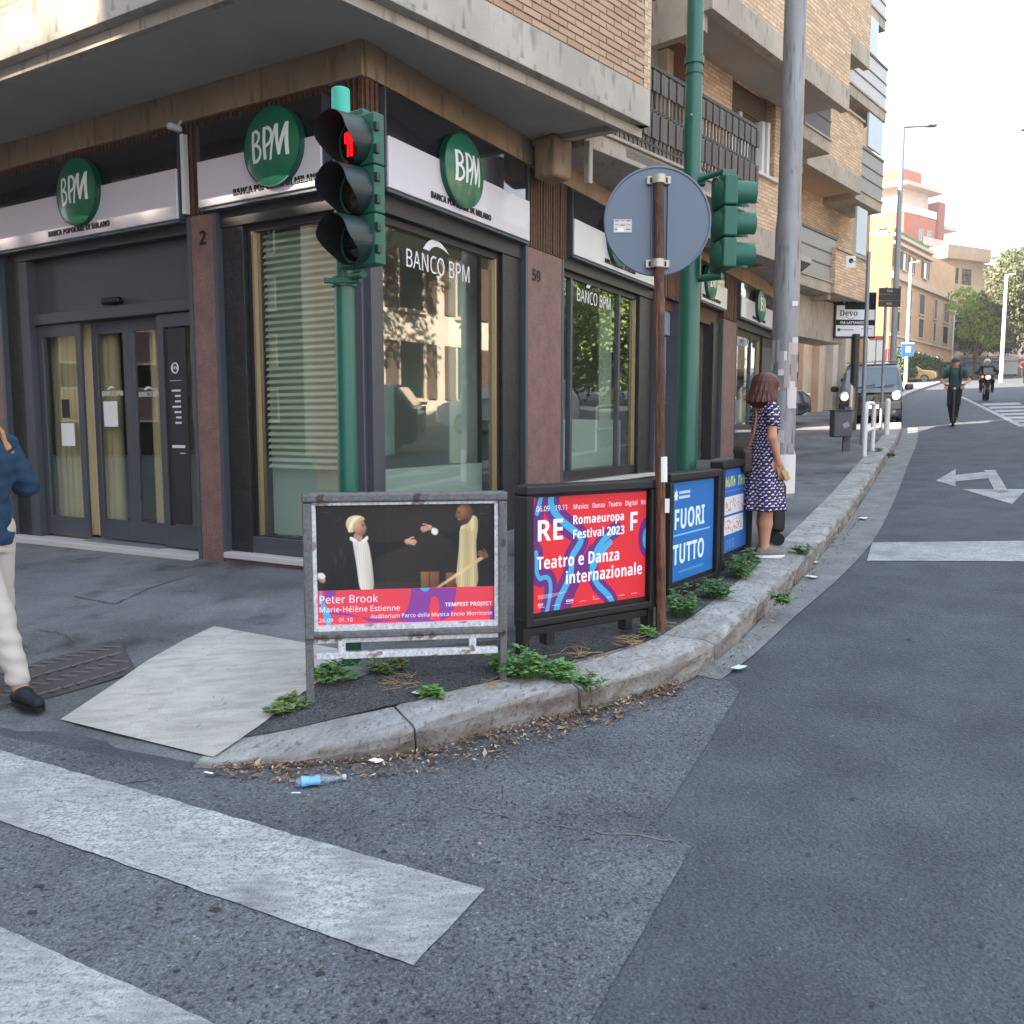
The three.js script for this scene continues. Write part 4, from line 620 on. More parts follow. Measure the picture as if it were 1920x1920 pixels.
  hand(715, 305, 1, 0.15, ['#e0ad8e', '#a8735a']); hand(42, 600, -1, 0.8, ['#c8977a', '#8a5c46']); smooth('#ece3d8', [[14, 540], [60, 548], [76, 585], [40, 600], [10, 580]]);
  // right man: dark robe, long pale scarf, profile to the left, holding a staff
  smooth(grad(960, 120, 1400, 690, '#171312', '#0b0909', '#221c19'), [[950, 215], [1060, 245], [1120, 180], [1190, 120], [1270, 108], [1350, 190], [1400, 420], [1400, 720], [1230, 720], [1120, 720], [1110, 320], [970, 262]]);
  hand(872, 195, -1, -0.25, ['#d7a386', '#9a6850']); smooth('#efe8de', [[905, 186], [956, 214], [936, 266], [886, 240]]);
  smooth(grad(1080, 0, 1270, 0, '#b79f6c', '#ecd9a8', '#cbb27c', '#e6d2a0', '#a48c5c'), [[1118, 182], [1160, 176], [1205, 96], [1262, 104], [1268, 190], [1246, 330], [1262, 520], [1268, 720], [1074, 720], [1098, 500], [1114, 340]]); c.strokeStyle = 'rgba(140,116,70,0.32)'; c.lineWidth = 11; for (let k = 0; k < 9; k++) { c.beginPath(); c.moveTo(1130 + k * 13, 200 + rnd(40)); c.bezierCurveTo(1122 + k * 15, 360, 1112 + k * 17 + rnd(8), 520, 1094 + k * 20, 690); c.stroke(); }
  smooth(rad(1150, 80, 100, '#a8714f', '#7a4a33', '#3e2318'), [[1092, 60], [1108, 18], [1160, -4], [1212, 22], [1226, 80], [1206, 140], [1160, 172], [1124, 168], [1112, 140], [1096, 118], [1078, 108], [1090, 88]]); smooth('#4a2a1e', [[1108, 138], [1140, 130], [1190, 120], [1200, 150], [1160, 176], [1122, 168]]); c.fillStyle = '#1a0e0a'; c.beginPath(); c.ellipse(1114, 78, 8, 4, 0, 0, 7); c.fill(); c.strokeStyle = '#2e1a12'; c.lineWidth = 5; c.beginPath(); c.moveTo(1100, 62); c.lineTo(1126, 62); c.stroke(); c.strokeStyle = '#d8b8a8'; c.lineWidth = 5; c.beginPath(); c.moveTo(1102, 128); c.lineTo(1126, 132); c.stroke(); smooth('#6a3f2c', [[1178, 70], [1196, 66], [1200, 96], [1184, 102]]);
  poly(grad(810, 560, 950, 690, '#9a6a44', '#5c3a22'), [[806, 556], [955, 556], [944, 720], [812, 720]]); c.fillStyle = '#3e2616'; c.fillRect(872, 560, 8, 130); poly(grad(1010, 570, 1080, 690, '#8a5c38', '#5a3820'), [[1006, 566], [1084, 572], [1084, 720], [1006, 720]]);
  c.fillStyle = grad(930, 690, 1300, 440, '#c09a66', '#e8cb98', '#c8a670'); c.beginPath(); c.moveTo(922, 690); c.lineTo(962, 690); c.lineTo(1322, 452); c.lineTo(1304, 426); c.fill(); hand(1318, 432, -1, 0.5, ['#8a5a40', '#4e2e20']);
  c.save(); c.beginPath(); c.rect(0, 0, 1400, 690); c.clip(); c.filter = 'blur(3px)'; c.drawImage(c.canvas, 0, 0); c.restore(); c.filter = 'none';
  for (let k = 0; k < 26000; k++) { c.fillStyle = k % 2 ? 'rgba(255,240,220,0.05)' : 'rgba(0,0,0,0.09)'; c.fillRect(rnd(1400), rnd(690), 2, 2); }
  c.strokeStyle = 'rgba(230,225,215,0.35)'; c.lineWidth = 2; for (const [x, y] of [[60, 60], [80, 90], [150, 130], [1330, 40], [1280, 90]]) { c.beginPath(); c.moveTo(x, y); c.lineTo(x + rnd(20, 60), y - rnd(-10, 30)); c.stroke(); }
  c.fillStyle = '#ee4351'; c.fillRect(0, 690, 1400, 290); const pu = '#8e3f97', cy = '#3fb4d6';
  const blob = (f, p) => { c.fillStyle = f; c.beginPath(); c.moveTo(...p[0]); for (let i = 1; i + 2 < p.length; i += 3) c.bezierCurveTo(...p[i], ...p[i + 1], ...p[i + 2]); c.fill(); };
  blob(pu, [[60, 690], [40, 760], [120, 840], [150, 690]]); blob(pu, [[0, 870], [300, 840], [360, 960], [420, 960], [660, 980], [720, 900], [730, 690], [900, 700], [1030, 690], [1090, 700], [1060, 900], [1110, 980], [800, 980], [300, 980], [0, 980]]);
  blob('#ee4351', [[880, 960], [860, 820], [890, 760], [920, 760], [970, 780], [940, 900], [960, 970]]); blob('#ee4351', [[340, 800], [360, 940], [520, 960], [600, 900], [680, 850], [690, 780], [700, 690], [500, 690], [400, 700], [340, 760]]); blob(cy, [[30, 690], [10, 800], [60, 900], [70, 980], [120, 980], [120, 900], [60, 800], [70, 690]]); blob(cy, [[800, 690], [820, 730], [860, 730], [880, 690]]); c.fillStyle = pu; c.fillRect(1360, 860, 40, 120);
  c.fillStyle = '#fbeef2'; c.font = '86px sans-serif'; c.fillText('Peter Brook', 14, 795); c.font = '62px sans-serif'; c.fillText('Marie-Hélène Estienne', 14, 870); c.font = '44px sans-serif'; c.fillText('26.09 → 01.10', 14, 950); c.textAlign = 'right'; c.font = 'bold 44px sans-serif'; c.fillText('TEMPEST PROJECT', 1375, 850); c.font = '45px sans-serif'; c.fillText('Auditorium Parco della Musica Ennio Morricone', 1378, 930);
});
T.poster2 = canvasTex(1400, 980, (c) => {
  c.fillStyle = '#e0242f'; c.fillRect(0, 0, 1400, 980); const pu = '#6a1f74', cy = '#3aa9cf';
  const band = (f, w, p) => { c.strokeStyle = f; c.lineWidth = w; c.lineCap = 'round'; c.lineJoin = 'round'; c.beginPath(); c.moveTo(...p[0]); for (let i = 1; i + 2 < p.length; i += 3) c.bezierCurveTo(...p[i], ...p[i + 1], ...p[i + 2]); c.stroke(); };
  const A = [[230, -40], [120, 120], [420, 260], [520, 330], [660, 420], [420, 480], [450, 600], [470, 760], [260, 860], [280, 1020]], C = [[1000, 330], [760, 420], [640, 620], [740, 760], [820, 880], [960, 900], [980, 1040]], D = [[40, 460], [60, 600], [20, 640], [90, 690], [240, 640], [230, 800], [150, 1020]];
  band(pu, 190, A); band(pu, 150, C); band(pu, 150, D); band(pu, 120, [[110, -40], [60, 100], [60, 200], [50, 330]]); band(pu, 110, [[1400, 300], [1340, 360], [1340, 520], [1420, 560]]); band(pu, 120, [[700, 500], [560, 700], [420, 800], [380, 1000]]);
  band(cy, 66, A); band(cy, 58, C); band(cy, 40, D); band(cy, 46, [[110, -40], [70, 60], [60, 100], [50, 130]]); band(cy, 50, [[1410, 360], [1375, 420], [1375, 480], [1420, 520]]); band(cy, 60, [[930, 440], [820, 500], [760, 560], [730, 640]]);
  c.fillStyle = '#fdf3f4'; c.font = '62px sans-serif'; c.fillText('06.09 → 19.11', 40, 118); c.font = '58px sans-serif'; c.fillText('Musica   Danza   Teatro   Digital   Kids', 470, 118);
  c.font = 'bold 250px sans-serif'; c.save(); c.scale(1.12, 1); c.fillText('RE', 30, 370); c.restore(); c.save(); c.font = 'bold 235px sans-serif'; c.fillText('F', 1170, 350); c.restore(); c.font = 'bold 108px sans-serif'; c.save(); c.scale(0.98, 1); c.fillText('Romaeuropa', 470, 250); c.fillText('Festival 2023', 470, 375); c.restore();
  c.font = 'bold 150px sans-serif'; c.save(); c.scale(0.94, 1); c.fillText('Teatro e Danza', 50, 610); c.fillText('internazionale', 400, 765); c.restore();
  c.font = '22px sans-serif'; for (let i = 0; i < 4; i++) c.fillRect(60, 832 + i * 9, 340 - i * 50, 2); const L = ['RE/F', '●● ◆', 'ROMA', '▲ ▭▭', '‡', '✿', '▤▤', '●']; L.forEach((t, i) => { c.font = 'bold 30px sans-serif'; c.fillText(t, 60 + i * 165, 925); c.fillRect(60 + i * 165, 935, 80, 3); });
});
T.poster3 = canvasTex(1000, 700, (c) => { c.fillStyle = '#1668ad'; c.fillRect(0, 0, 1000, 700); c.fillStyle = '#e8f1f6'; c.beginPath(); for (let i = 0; i < 16; i++) c.lineTo(120 + Math.cos(i * 0.393) * (i % 2 ? 26 : 48), 90 + Math.sin(i * 0.393) * (i % 2 ? 26 : 48)); c.fill(); for (let i = 0; i < 22; i++) c.fillRect(190 + (i % 11) * 22, 62 + ((i / 11) | 0) * 34, 14, 20); c.fillStyle = '#79b7dd'; c.fillRect(60, 365, 860, 12); c.fillStyle = '#d9ebf4'; c.font = 'bold 200px sans-serif'; c.save(); c.scale(1.16, 1); c.fillText('FUORI', 70, 330); c.fillText('TUTTO', 60, 580); c.restore(); c.fillStyle = '#4d9ace'; for (let i = 0; i < 16; i++) c.fillRect(200 + i * 36, 630, 24, 18); });
T.poster4 = canvasTex(1000, 700, (c) => { c.fillStyle = '#1f5fa8'; c.fillRect(0, 0, 1000, 700); c.fillStyle = '#c8cf5a'; for (let i = 0; i < 9; i++) { if (i === 5) continue; const x = 60 + i * 96; c.fillRect(x, 60, 22, 92); c.fillRect(x, 60 + (i % 3) * 30, 70, 24); c.fillRect(x + 50, 84, 20, 60); } c.fillStyle = '#4f8cc6'; c.fillRect(60, 180, 860, 8); for (const y of [230, 400]) { c.fillStyle = '#d8d4d2'; c.fillRect(110, y, 760, 150); c.fillStyle = '#b8675f'; for (let i = 0; i < 60; i++) c.fillRect(150 + rnd(680), y + 20 + rnd(100), 8 + rnd(26), 6 + rnd(14)); } c.strokeStyle = '#6a9ed0'; c.lineWidth = 10; for (let i = 0; i < 3; i++) { c.beginPath(); c.arc(250 + i * 120, 635, 34, 0, 7); c.stroke(); } });
function posterFrame(A, Bp, o) {                                     // A, Bp: plan points of the two legs; yb/yt box bottom and top
  const f = thing('poster_frame', o.label, 'poster stand', 'poster stands along the kerb'), ang = Math.atan2(Bp[0] - A[0], Bp[1] - A[1]), L = Math.hypot(Bp[0] - A[0], Bp[1] - A[1]), F = frameOf(A, ang, 1), m = o.mat, { yb, yt, d = 0.05, w = 0.05 } = o;
  obj('leg', [F.box(0, w * 0.8, walk(...A) - 0.1, o.tall ? yt - 0.04 : yb + 0.05, -d, -0.01, 0.006)], m, f); obj('leg', [F.box(L - w * 0.8, L, walk(...Bp) - 0.1, o.tall ? yt - 0.04 : yb + 0.05, -d, -0.01, 0.006)], m, f);
  obj('frame', [F.box(0.0, L, yt - w, yt, -d - 0.02, 0.02, 0.014), F.box(w * 0.2, L - w * 0.2, yb, yb + w * 0.8, -d - 0.02, 0.015, 0.01), F.box(0.002, w, yb, yt - w, -d - 0.02, 0.018, 0.01), F.box(L - w, L - 0.002, yb, yt - w, -d - 0.02, 0.018, 0.01)], m, f);
  obj('backing', [F.box(w, L - w, yb + 0.02, yt - w, -d + 0.0, -0.024)], M.frameBlack, f);
  if (o.inner) obj('inner_moulding', [F.box(w, w + 0.02, yb + w, yt - w, -0.03, 0.0), F.box(L - w - 0.02, L - w, yb + w, yt - w, -0.03, 0.0), F.box(w, L - w, yb + w * 0.8, yb + w + 0.02, -0.03, 0.002), F.box(w, L - w, yt - w - 0.015, yt - w, -0.03, 0.0)], o.inner, f);
  const pw = L - 2 * w - 0.03, ph = yt - yb - w * 2 - 0.03, g = new THREE.PlaneGeometry(pw, ph, 1, 1).applyMatrix4(F.mat(L / 2, (yt + yb) / 2, -0.02));
  obj('poster', [g], phys({ map: o.map, roughness: 0.62, clearcoat: 0.06, clearcoatRoughness: 0.3 }), f, true);
  if (o.rails) { obj('rail', [F.box(w, L - w, yb - 0.03, yb - 0.003, -d, -0.012, 0.006), F.box(w, L - w, yb - 0.12, yb - 0.08, -d, -0.012, 0.008)], M.wornWhite, f); obj('strut', [F.box(0.17, 0.21, yb - 0.1, yb - 0.01, -d - 0.002, -0.01, 0.006), F.box(L - 0.21, L - 0.17, yb - 0.1, yb - 0.01, -d - 0.002, -0.01, 0.006)], M.wornWhite, f); }
  else obj('rail', [F.box(0.02, L - 0.02, yb - 0.06, yb - 0.01, -d - 0.01, -0.02, 0.008), F.box(0.18, 0.24, yb - 0.13, yb - 0.05, -d, -0.02), F.box(L - 0.24, L - 0.18, yb - 0.13, yb - 0.05, -d, -0.02)], m, f);
  return rebase(f, (A[0] + Bp[0]) / 2, (A[1] + Bp[1]) / 2, Math.min(walk(...A), walk(...Bp)));
}
posterFrame([-1.095, 4.42], [-0.025, 4.58], { label: 'grey metal poster stand with a theatre photo of two men on black', yb: 0.5, yt: 1.275, mat: M.wornGrey, map: T.poster1, rails: true, inner: M.wornWhite });
posterFrame([0.07, 4.85], [0.93, 5.46], { label: 'black poster stand with a red and purple festival poster', yb: 0.455, yt: 1.285, mat: M.frameBlack, map: T.poster2, w: 0.06, d: 0.09 });
posterFrame([1.105, 6.0], [1.66, 6.8], { label: 'black poster stand with a blue clearance sale poster', yb: 0.415, yt: 1.29, mat: M.frameBlack, map: T.poster3, w: 0.06, d: 0.09 });
posterFrame([1.69, 6.88], [2.16, 7.68], { label: 'black poster stand with a blue poster and two white boxes beside the woman', yb: 0.49, yt: 1.34, mat: M.frameBlack, map: T.poster4, w: 0.06, d: 0.08 });
// grey lamp post with torn bills
{
  const X = 3.5, Z = 11.1, gy = walk(X, Z), s = thing('lamp_post', 'thick grey steel lamp post with torn bills pasted round its foot', 'lamp post');
  obj('lower_shaft', [bar(P3(X, Z, gy - 0.1), P3(X, Z, 4.1), 0.165, 0.16, 28)], M.lamp, s); obj('upper_shaft', [bar(P3(X, Z, 4.1), P3(X, Z, 4.3), 0.16, 0.142, 28), bar(P3(X, Z, 4.3), P3(X, Z, 11.5), 0.142, 0.11, 28)], M.lamp, s);
  obj('lamp_arm', [tube([P3(X, Z, 11.4), P3(X + 0.3, Z - 0.2, 11.9), P3(X + 1.8, Z - 1, 12.1)], 0.045)], M.lamp, s); obj('lamp_head', [rbox(0.7, 0.14, 0.3, 0.05).rotateY(0.5).translate(X + 2.1, 12.1, -Z + 1.15)], M.lamp, s);
  const bills = [0xcfc6c0, 0xb7a9a2, 0xd8d2cc, 0xa79c98, 0x9a8f8a].map((c) => std({ color: c, roughness: 0.95 }));
  for (let i = 0; i < 34; i++) { const y = gy + rnd(0.1, 1.9), a = rnd(-1.6, 1.7), w = rnd(0.1, 0.5), h = rnd(0.08, 0.38); obj('torn_bill', [new THREE.CylinderGeometry(0.1665 + i * 0.0003, 0.1665 + i * 0.0003, h, 6, 1, true, a, w * 2).translate(X, y, -Z)], bills[i % 5], s); }
  obj('torn_bill', [new THREE.CylinderGeometry(0.178, 0.178, 0.5, 12, 1, true, -0.6, 2).translate(X, gy + 0.3, -Z)], bills[2], s);
  obj('number_plate', [rbox(0.07, 0.06, 0.006, 0.002).translate(X + 0.06, 3.16, -Z + 0.162)], M.white, s);
  rebase(s, X, Z, gy);
}

// ---------- small street furniture up the pavement ----------
{
  const X = 6.4, Z = 16.7, gy = walk(X, Z), s = thing('litter_bin', 'dark grey metal litter bin on a short post on the pavement', 'bin');
  obj('post', [rbox(0.14, 0.9, 0.06, 0.01).translate(X + 0.12, gy + 0.4, -Z)], M.panelDark, s); obj('bin_body', [rbox(0.36, 0.5, 0.26, 0.03).translate(X - 0.05, gy + 0.52, -Z + 0.14)], M.panelDark, s); obj('bin_rim', [rbox(0.38, 0.03, 0.28, 0.01).translate(X - 0.05, gy + 0.78, -Z + 0.14)], M.frameDark, s); obj('logo_plate', [rbox(0.12, 0.1, 0.006, 0.002).rotateZ(0.5).translate(X - 0.0, gy + 0.5, -Z + 0.273)], M.steel, s);
  rebase(s, X, Z, gy);
}
{
  const a = [6.43, 15.6], b = [6.95, 16.5], s = thing('hoop_barrier', 'white painted tubular hoop barrier at the pavement edge', 'barrier'), y0 = walk(...a), y1 = walk(...b);
  obj('hoop', [tube([P3(...a, y0 - 0.05), P3(...a, y0 + 0.86), P3(a[0] + 0.05, a[1] + 0.07, y0 + 0.95), P3(b[0] - 0.05, b[1] - 0.07, y0 + 0.97), P3(...b, y0 + 0.9), P3(...b, y1 - 0.05)], 0.042, 60)], M.white, s); obj('cross_bar', [bar(P3(...a, y0 + 0.45), P3(...b, y0 + 0.5), 0.03)], M.white, s);
  rebase(s, ...a, y0);
}
{ const X = 8.76, Z = 20.04, gy = walk(X, Z), s = thing('white_bollard', 'plain white post in front of the dark van', 'bollard'); obj('post', [bar(P3(X, Z, gy - 0.05), P3(X, Z, gy + 0.78), 0.06, 0.06, 14)], M.white, s); obj('cap', [new THREE.SphereGeometry(0.06, 14, 6, 0, 6.3, 0, 1.57).translate(X, gy + 0.78, -Z)], M.white, s); rebase(s, X, Z, gy); }
{
  const X = 8.72, Z = 21.97, gy = walk(X, Z), s = thing('advertising_sign', 'black and white advertising board on a dark post beside the van', 'sign');
  obj('post', [bar(P3(X, Z, gy), P3(X, Z, 3.95), 0.1, 0.1, 14)], M.frameDark, s);
  const F = frameOf([8.16, 22], 1.5, 1); obj('cabinet', [F.box(0, 1.06, 3.86, 5.0, -0.12, 0.06, 0.01)], M.frameDark, s);
  obj('face', [new THREE.PlaneGeometry(1.0, 1.06).applyMatrix4(F.mat(0.53, 4.43, 0.064))], std({ map: canvasTex(512, 540, (c) => { c.fillStyle = '#e4e6ea'; c.fillRect(0, 0, 512, 540); c.fillStyle = '#141821'; c.fillRect(0, 0, 512, 150); c.fillRect(110, 140, 402, 60); c.fillRect(0, 330, 512, 70); c.fillStyle = '#c8d0d8'; c.fillRect(90, 80, 20, 40); c.fillRect(150, 90, 12, 20); c.fillStyle = '#1a1a1c'; c.font = 'bold 96px serif'; c.fillText('Devo', 40, 280); c.strokeStyle = '#777'; c.lineWidth = 5; c.beginPath(); c.arc(190, 250, 70, 0.4, 2.6); c.stroke(); c.fillStyle = '#eef0f4'; c.font = 'bold 46px sans-serif'; c.fillText('VIA LATTANZIO', 50, 383); c.fillStyle = '#38506a'; c.fillRect(20, 440, 40, 36); for (let i = 0; i < 9; i++) c.fillRect(70 + i * 18, 450, 12, 16); for (let i = 0; i < 8; i++) c.fillRect(340 + i * 18, 440, 14, 8); }) }), s, true);
  rebase(s, X, Z, gy);
  const d = thing('direction_sign', 'dark direction board with small white letters fixed above the van', 'sign'); const F2 = frameOf([9.15, 21.7], 1.5, 1);
  for (let k = 0; k < 3; k++) { const p = obj('board', [F2.box(0, 0.56, 4.6 + k * 0.155, 4.75 + k * 0.155, -0.03, 0.0, 0.006)], M.frameDark, d); if (k !== 1) obj('faded_lettering', [0, 1, 2].map((i) => F2.box(0.2 + i * 0.05, 0.235 + i * 0.05, 4.65 + k * 0.155, 4.7 + k * 0.155, 0.0005, 0.003)), M.steel, p); }
  obj('post', [bar(P3(9.35, 21.75, 1.4), P3(9.35, 21.75, 5.08), 0.035)], M.steel, d); rebase(d, 9.35, 21.75, walk(9.35, 21.75));
}
{ const X = 7.36, Z = 18, gy = walk(X, Z), s = thing('sign_pole', 'thin pale pole with a small white plate by the litter bin', 'pole'); obj('pole', [bar(P3(X, Z, gy), P3(X - 0.02, Z, 5.2), 0.045, 0.04)], M.steel, s); obj('plate', [rbox(0.2, 0.24, 0.01, 0.003).translate(X - 0.38, 5.0, -Z)], M.white, s); obj('plate_mark', [new THREE.CircleGeometry(0.05, 12).translate(X - 0.38, 5.02, -Z + 0.008)], M.black, s); obj('plate_arm', [bar(P3(X, Z, 5.0), P3(X - 0.38, Z, 5.0), 0.012)], M.steel, s); rebase(s, X, Z, gy); }
{ const X = 12.4, Z = 29.5, gy = walk(X, Z), s = thing('bus_stop_sign', 'white bus stop panel on a thin pole behind the van', 'sign'); obj('pole', [bar(P3(X, Z, gy), P3(X, Z, 4.6), 0.03)], M.steel, s); obj('panel', [rbox(0.55, 0.7, 0.04, 0.01).translate(X, 4.2, -Z)], M.white, s); obj('header', [rbox(0.5, 0.14, 0.01, 0.003).translate(X, 4.62, -Z + 0.026)], std({ color: 0xc06a60 }), s); rebase(s, X, Z, gy); }
function streetLamp(X, Z, top, r, arm, label, mat) {
  const gy = road(X, Z), s = thing('street_lamp', label, 'street lamp'); obj('pole', [bar(P3(X, Z, gy), P3(X, Z, top), r, r * 0.7, 14)], mat, s); obj('arm', [bar(P3(X, Z, top), P3(X + arm, Z, top + 0.05), r * 0.35)], mat, s); obj('lamp_head', [rbox(arm * 0.35, 0.1, 0.25, 0.03).translate(X + arm, top + 0.06, -Z)], mat, s); return rebase(s, X, Z, gy);
}
streetLamp(13.75, 31.2, 12.1, 0.115, 1.0, 'tall grey street lamp rising behind the dark van', M.steel);
streetLamp(28.3, 62, 13.2, 0.12, 0.5, 'slim pale street lamp in front of the orange house', M.white); streetLamp(36, 63.5, 12.6, 0.14, 0.5, 'pale street lamp in front of the dark trees', M.white);
{ const s = thing('hanging_lamp', 'grey street lamp hung on a wire across the road', 'street lamp'); obj('lamp_body', [rbox(0.36, 0.16, 0.26, 0.05).translate(17.3, 11.6, -29.8)], M.steel, s); obj('wire', [bar(P3(8.4, 27, 13.2), P3(17.3, 29.8, 11.72), 0.008, 0.008, 5), bar(P3(17.3, 29.8, 11.72), P3(30, 33, 13.5), 0.008, 0.008, 5)], M.steel, s); rebase(s, 17.3, 29.8, 11.5); }
// ---------- cars ----------
function wheel(R = 0.31, w = 0.2) { const g = new THREE.Group(); return [new THREE.TorusGeometry(R - 0.07, 0.075, 10, 24).scale(1, 1, w / 0.15), new THREE.CylinderGeometry(R - 0.1, R - 0.1, w * 0.8, 20).rotateX(Math.PI / 2)]; }
function carBody(profile, W, belt, taper, mat, mats, o) {            // profile in (z forward, y), extruded across x, pulled in above the belt line
  const sh = new THREE.Shape(profile.map(([z, y]) => new THREE.Vector2(z, y))), b = 0.07, g = new THREE.ExtrudeGeometry(sh, { depth: W - 2 * b, bevelEnabled: true, bevelThickness: b, bevelSize: b, bevelOffset: -b, bevelSegments: 3, steps: 6, curveSegments: 4 });
  g.rotateY(-Math.PI / 2).translate((W - 2 * b) / 2, 0, 0); const p = g.attributes.position; for (let i = 0; i < p.count; i++) { const y = p.getY(i), z = p.getZ(i); const k = 1 - taper * sstep(belt, belt + 0.7, y) - o.nose * sstep(o.len * 0.3, o.len * 0.52, Math.abs(z)); p.setX(i, p.getX(i) * k); } return toCreasedNormals(g.toNonIndexed ? (g.index ? g.toNonIndexed() : g) : g, 0.6);
}
function finishCar(s, X, Z, yaw, hf = road) { const y = hf(X, Z), e = 0.7, gx = (hf(X + e, Z) - hf(X - e, Z)) / (2 * e), gz = (hf(X, Z + e) - hf(X, Z - e)) / (2 * e); s.position.set(X, y, -Z); const up = new THREE.Vector3(-gx, 1, gz).normalize(); s.quaternion.setFromUnitVectors(new THREE.Vector3(0, 1, 0), up).multiply(new THREE.Quaternion().setFromAxisAngle(new THREE.Vector3(0, 1, 0), yaw)); return s; }
const wheelPair = (s, W, zs, R) => { for (const z of zs) for (const x of [-1, 1]) { const w = obj('wheel', [new THREE.TorusGeometry(R - 0.075, 0.078, 10, 24).rotateY(Math.PI / 2).translate(x * (W / 2 - 0.1), R, z)], M.tyre, s); obj('rim', [new THREE.CylinderGeometry(R - 0.11, R - 0.11, 0.15, 20).rotateZ(Math.PI / 2).translate(x * (W / 2 - 0.1), R, z)], M.steel, w); } };
{ // dark van facing down the street
  const s = thing('van', 'dark van with headlights on, parked half on the pavement behind the bollard', 'van'), W = 1.7;
  obj('body', [carBody([[-1.95, 0.35], [-1.98, 1.0], [-1.9, 1.62], [-1.75, 1.72], [0.35, 1.74], [0.75, 1.64], [1.35, 1.08], [1.78, 0.96], [1.95, 0.82], [1.98, 0.35], [1.7, 0.24], [-1.8, 0.24]], W, 0.95, 0.16, M.carDark, null, { len: 3.95, nose: 0.07 })], M.carDark, s);
  obj('windscreen', [new THREE.PlaneGeometry(1.36, 0.78, 6, 4).rotateX(-0.79).translate(0, 1.355, 1.095)], phys({ color: 0x3a4c54, roughness: 0.05, clearcoat: 1 }), s);
  obj('roof', [rbox(1.34, 0.05, 2.0, 0.02).translate(0, 1.745, -0.65)], M.carDark, s); obj('roof_bar', [rbox(1.46, 0.04, 0.07, 0.015).translate(0, 1.84, 0.1), rbox(1.46, 0.04, 0.07, 0.015).translate(0, 1.84, -1.1), rbox(0.05, 0.09, 0.07, 0.01).translate(-0.62, 1.79, 0.1), rbox(0.05, 0.09, 0.07, 0.01).translate(0.62, 1.79, 0.1)], M.steel, s);
  obj('bonnet', [rbox(1.42, 0.05, 0.5, 0.02).rotateX(0.3).translate(0, 1.04, 1.56)], M.carDark, s);
  obj('grille', [rbox(1.1, 0.2, 0.06, 0.02).translate(0, 0.82, 1.96), rbox(1.3, 0.22, 0.06, 0.02).translate(0, 0.46, 1.97)], M.black, s); obj('bumper', [rbox(1.64, 0.24, 0.16, 0.05).translate(0, 0.62, 1.94)], std({ color: 0x17181a, roughness: 0.6 }), s); obj('badge', [new THREE.CylinderGeometry(0.075, 0.075, 0.02, 20).rotateX(Math.PI / 2).translate(0, 0.86, 2.0)], M.chrome, s); obj('number_plate', [rbox(0.46, 0.1, 0.01, 0.004).translate(0, 0.6, 2.025)], M.white, s);
  for (const x of [-1, 1]) { const h = obj('headlight', [new THREE.SphereGeometry(0.16, 18, 10).scale(0.9, 1, 0.45).translate(x * 0.68, 0.88, 1.88)], M.chrome, s); obj('bulb', [new THREE.SphereGeometry(0.11, 14, 8).scale(1, 1, 0.5).translate(x * 0.67, 0.88, 1.935)], M.headlight, h); obj('mirror', [rbox(0.22, 0.17, 0.12, 0.05).translate(x * 0.99, 1.1, 1.05)], M.black, s); obj('side_window', [rbox(0.01, 0.42, 0.9, 0.004).translate(x * 0.775, 1.33, 0.1)], M.carGlass, s); obj('fog_lamp', [new THREE.CylinderGeometry(0.05, 0.05, 0.03, 14).rotateX(Math.PI / 2).translate(x * 0.62, 0.45, 2.0)], M.chrome, s); }
  obj('wiper', [bar(new THREE.Vector3(-0.5, 1.1, 1.42), new THREE.Vector3(0.1, 1.2, 1.3), 0.012), bar(new THREE.Vector3(0.05, 1.1, 1.42), new THREE.Vector3(0.6, 1.18, 1.32), 0.012)], M.black, s);
  wheelPair(s, W, [1.25, -1.3], 0.31); finishCar(s, 10.85, 25.9, -0.42, road);
}
function suv(label, mat, X, Z, yaw, hf, name = 'parked_car', cat = 'car', roofMat) {
  const s = thing(name, label, cat), W = 1.82;
  obj('body', [carBody([[-2.15, 0.4], [-2.2, 0.95], [-2.1, 1.1], [-1.75, 1.58], [-1.5, 1.66], [0.2, 1.66], [0.5, 1.58], [1.15, 1.08], [1.95, 0.98], [2.15, 0.82], [2.18, 0.42], [1.9, 0.28], [-2.0, 0.28]], W, 1.0, 0.2, mat, null, { len: 4.35, nose: 0.08 })], mat, s);
  obj('windscreen', [new THREE.PlaneGeometry(1.32, 0.72, 5, 3).rotateX(-0.92).translate(0, 1.335, 0.835)], M.carGlass, s); obj('rear_window', [new THREE.PlaneGeometry(1.25, 0.5).rotateY(Math.PI).rotateX(0.64).translate(0, 1.36, -1.945)], M.carGlass, s);
  for (const x of [-1, 1]) { obj('side_window', [rbox(0.012, 0.36, 0.85, 0.005).translate(x * 0.8, 1.3, 0.0).rotateZ(0), rbox(0.012, 0.34, 0.8, 0.005).translate(x * 0.8, 1.3, -0.95)], M.carGlass, s); obj('mirror', [rbox(0.16, 0.13, 0.1, 0.04).translate(x * 1.0, 1.08, 0.75)], mat, s); obj('headlight', [rbox(0.36, 0.12, 0.1, 0.04).translate(x * 0.62, 0.84, 2.1)], M.chrome, s); obj('tail_lamp', [rbox(0.2, 0.3, 0.06, 0.02).translate(x * 0.72, 0.95, -2.16)], std({ color: 0x8a1414, roughness: 0.3 }), s); }
  obj('grille', [rbox(0.9, 0.16, 0.05, 0.02).translate(0, 0.8, 2.15), rbox(1.3, 0.2, 0.05, 0.02).translate(0, 0.45, 2.16)], M.black, s); obj('sill_trim', [rbox(W + 0.01, 0.06, 2.2, 0.02).translate(0, 0.42, 0)], M.chrome, s);
  wheelPair(s, W, [1.32, -1.3], 0.35); return finishCar(s, X, Z, yaw, hf);
}
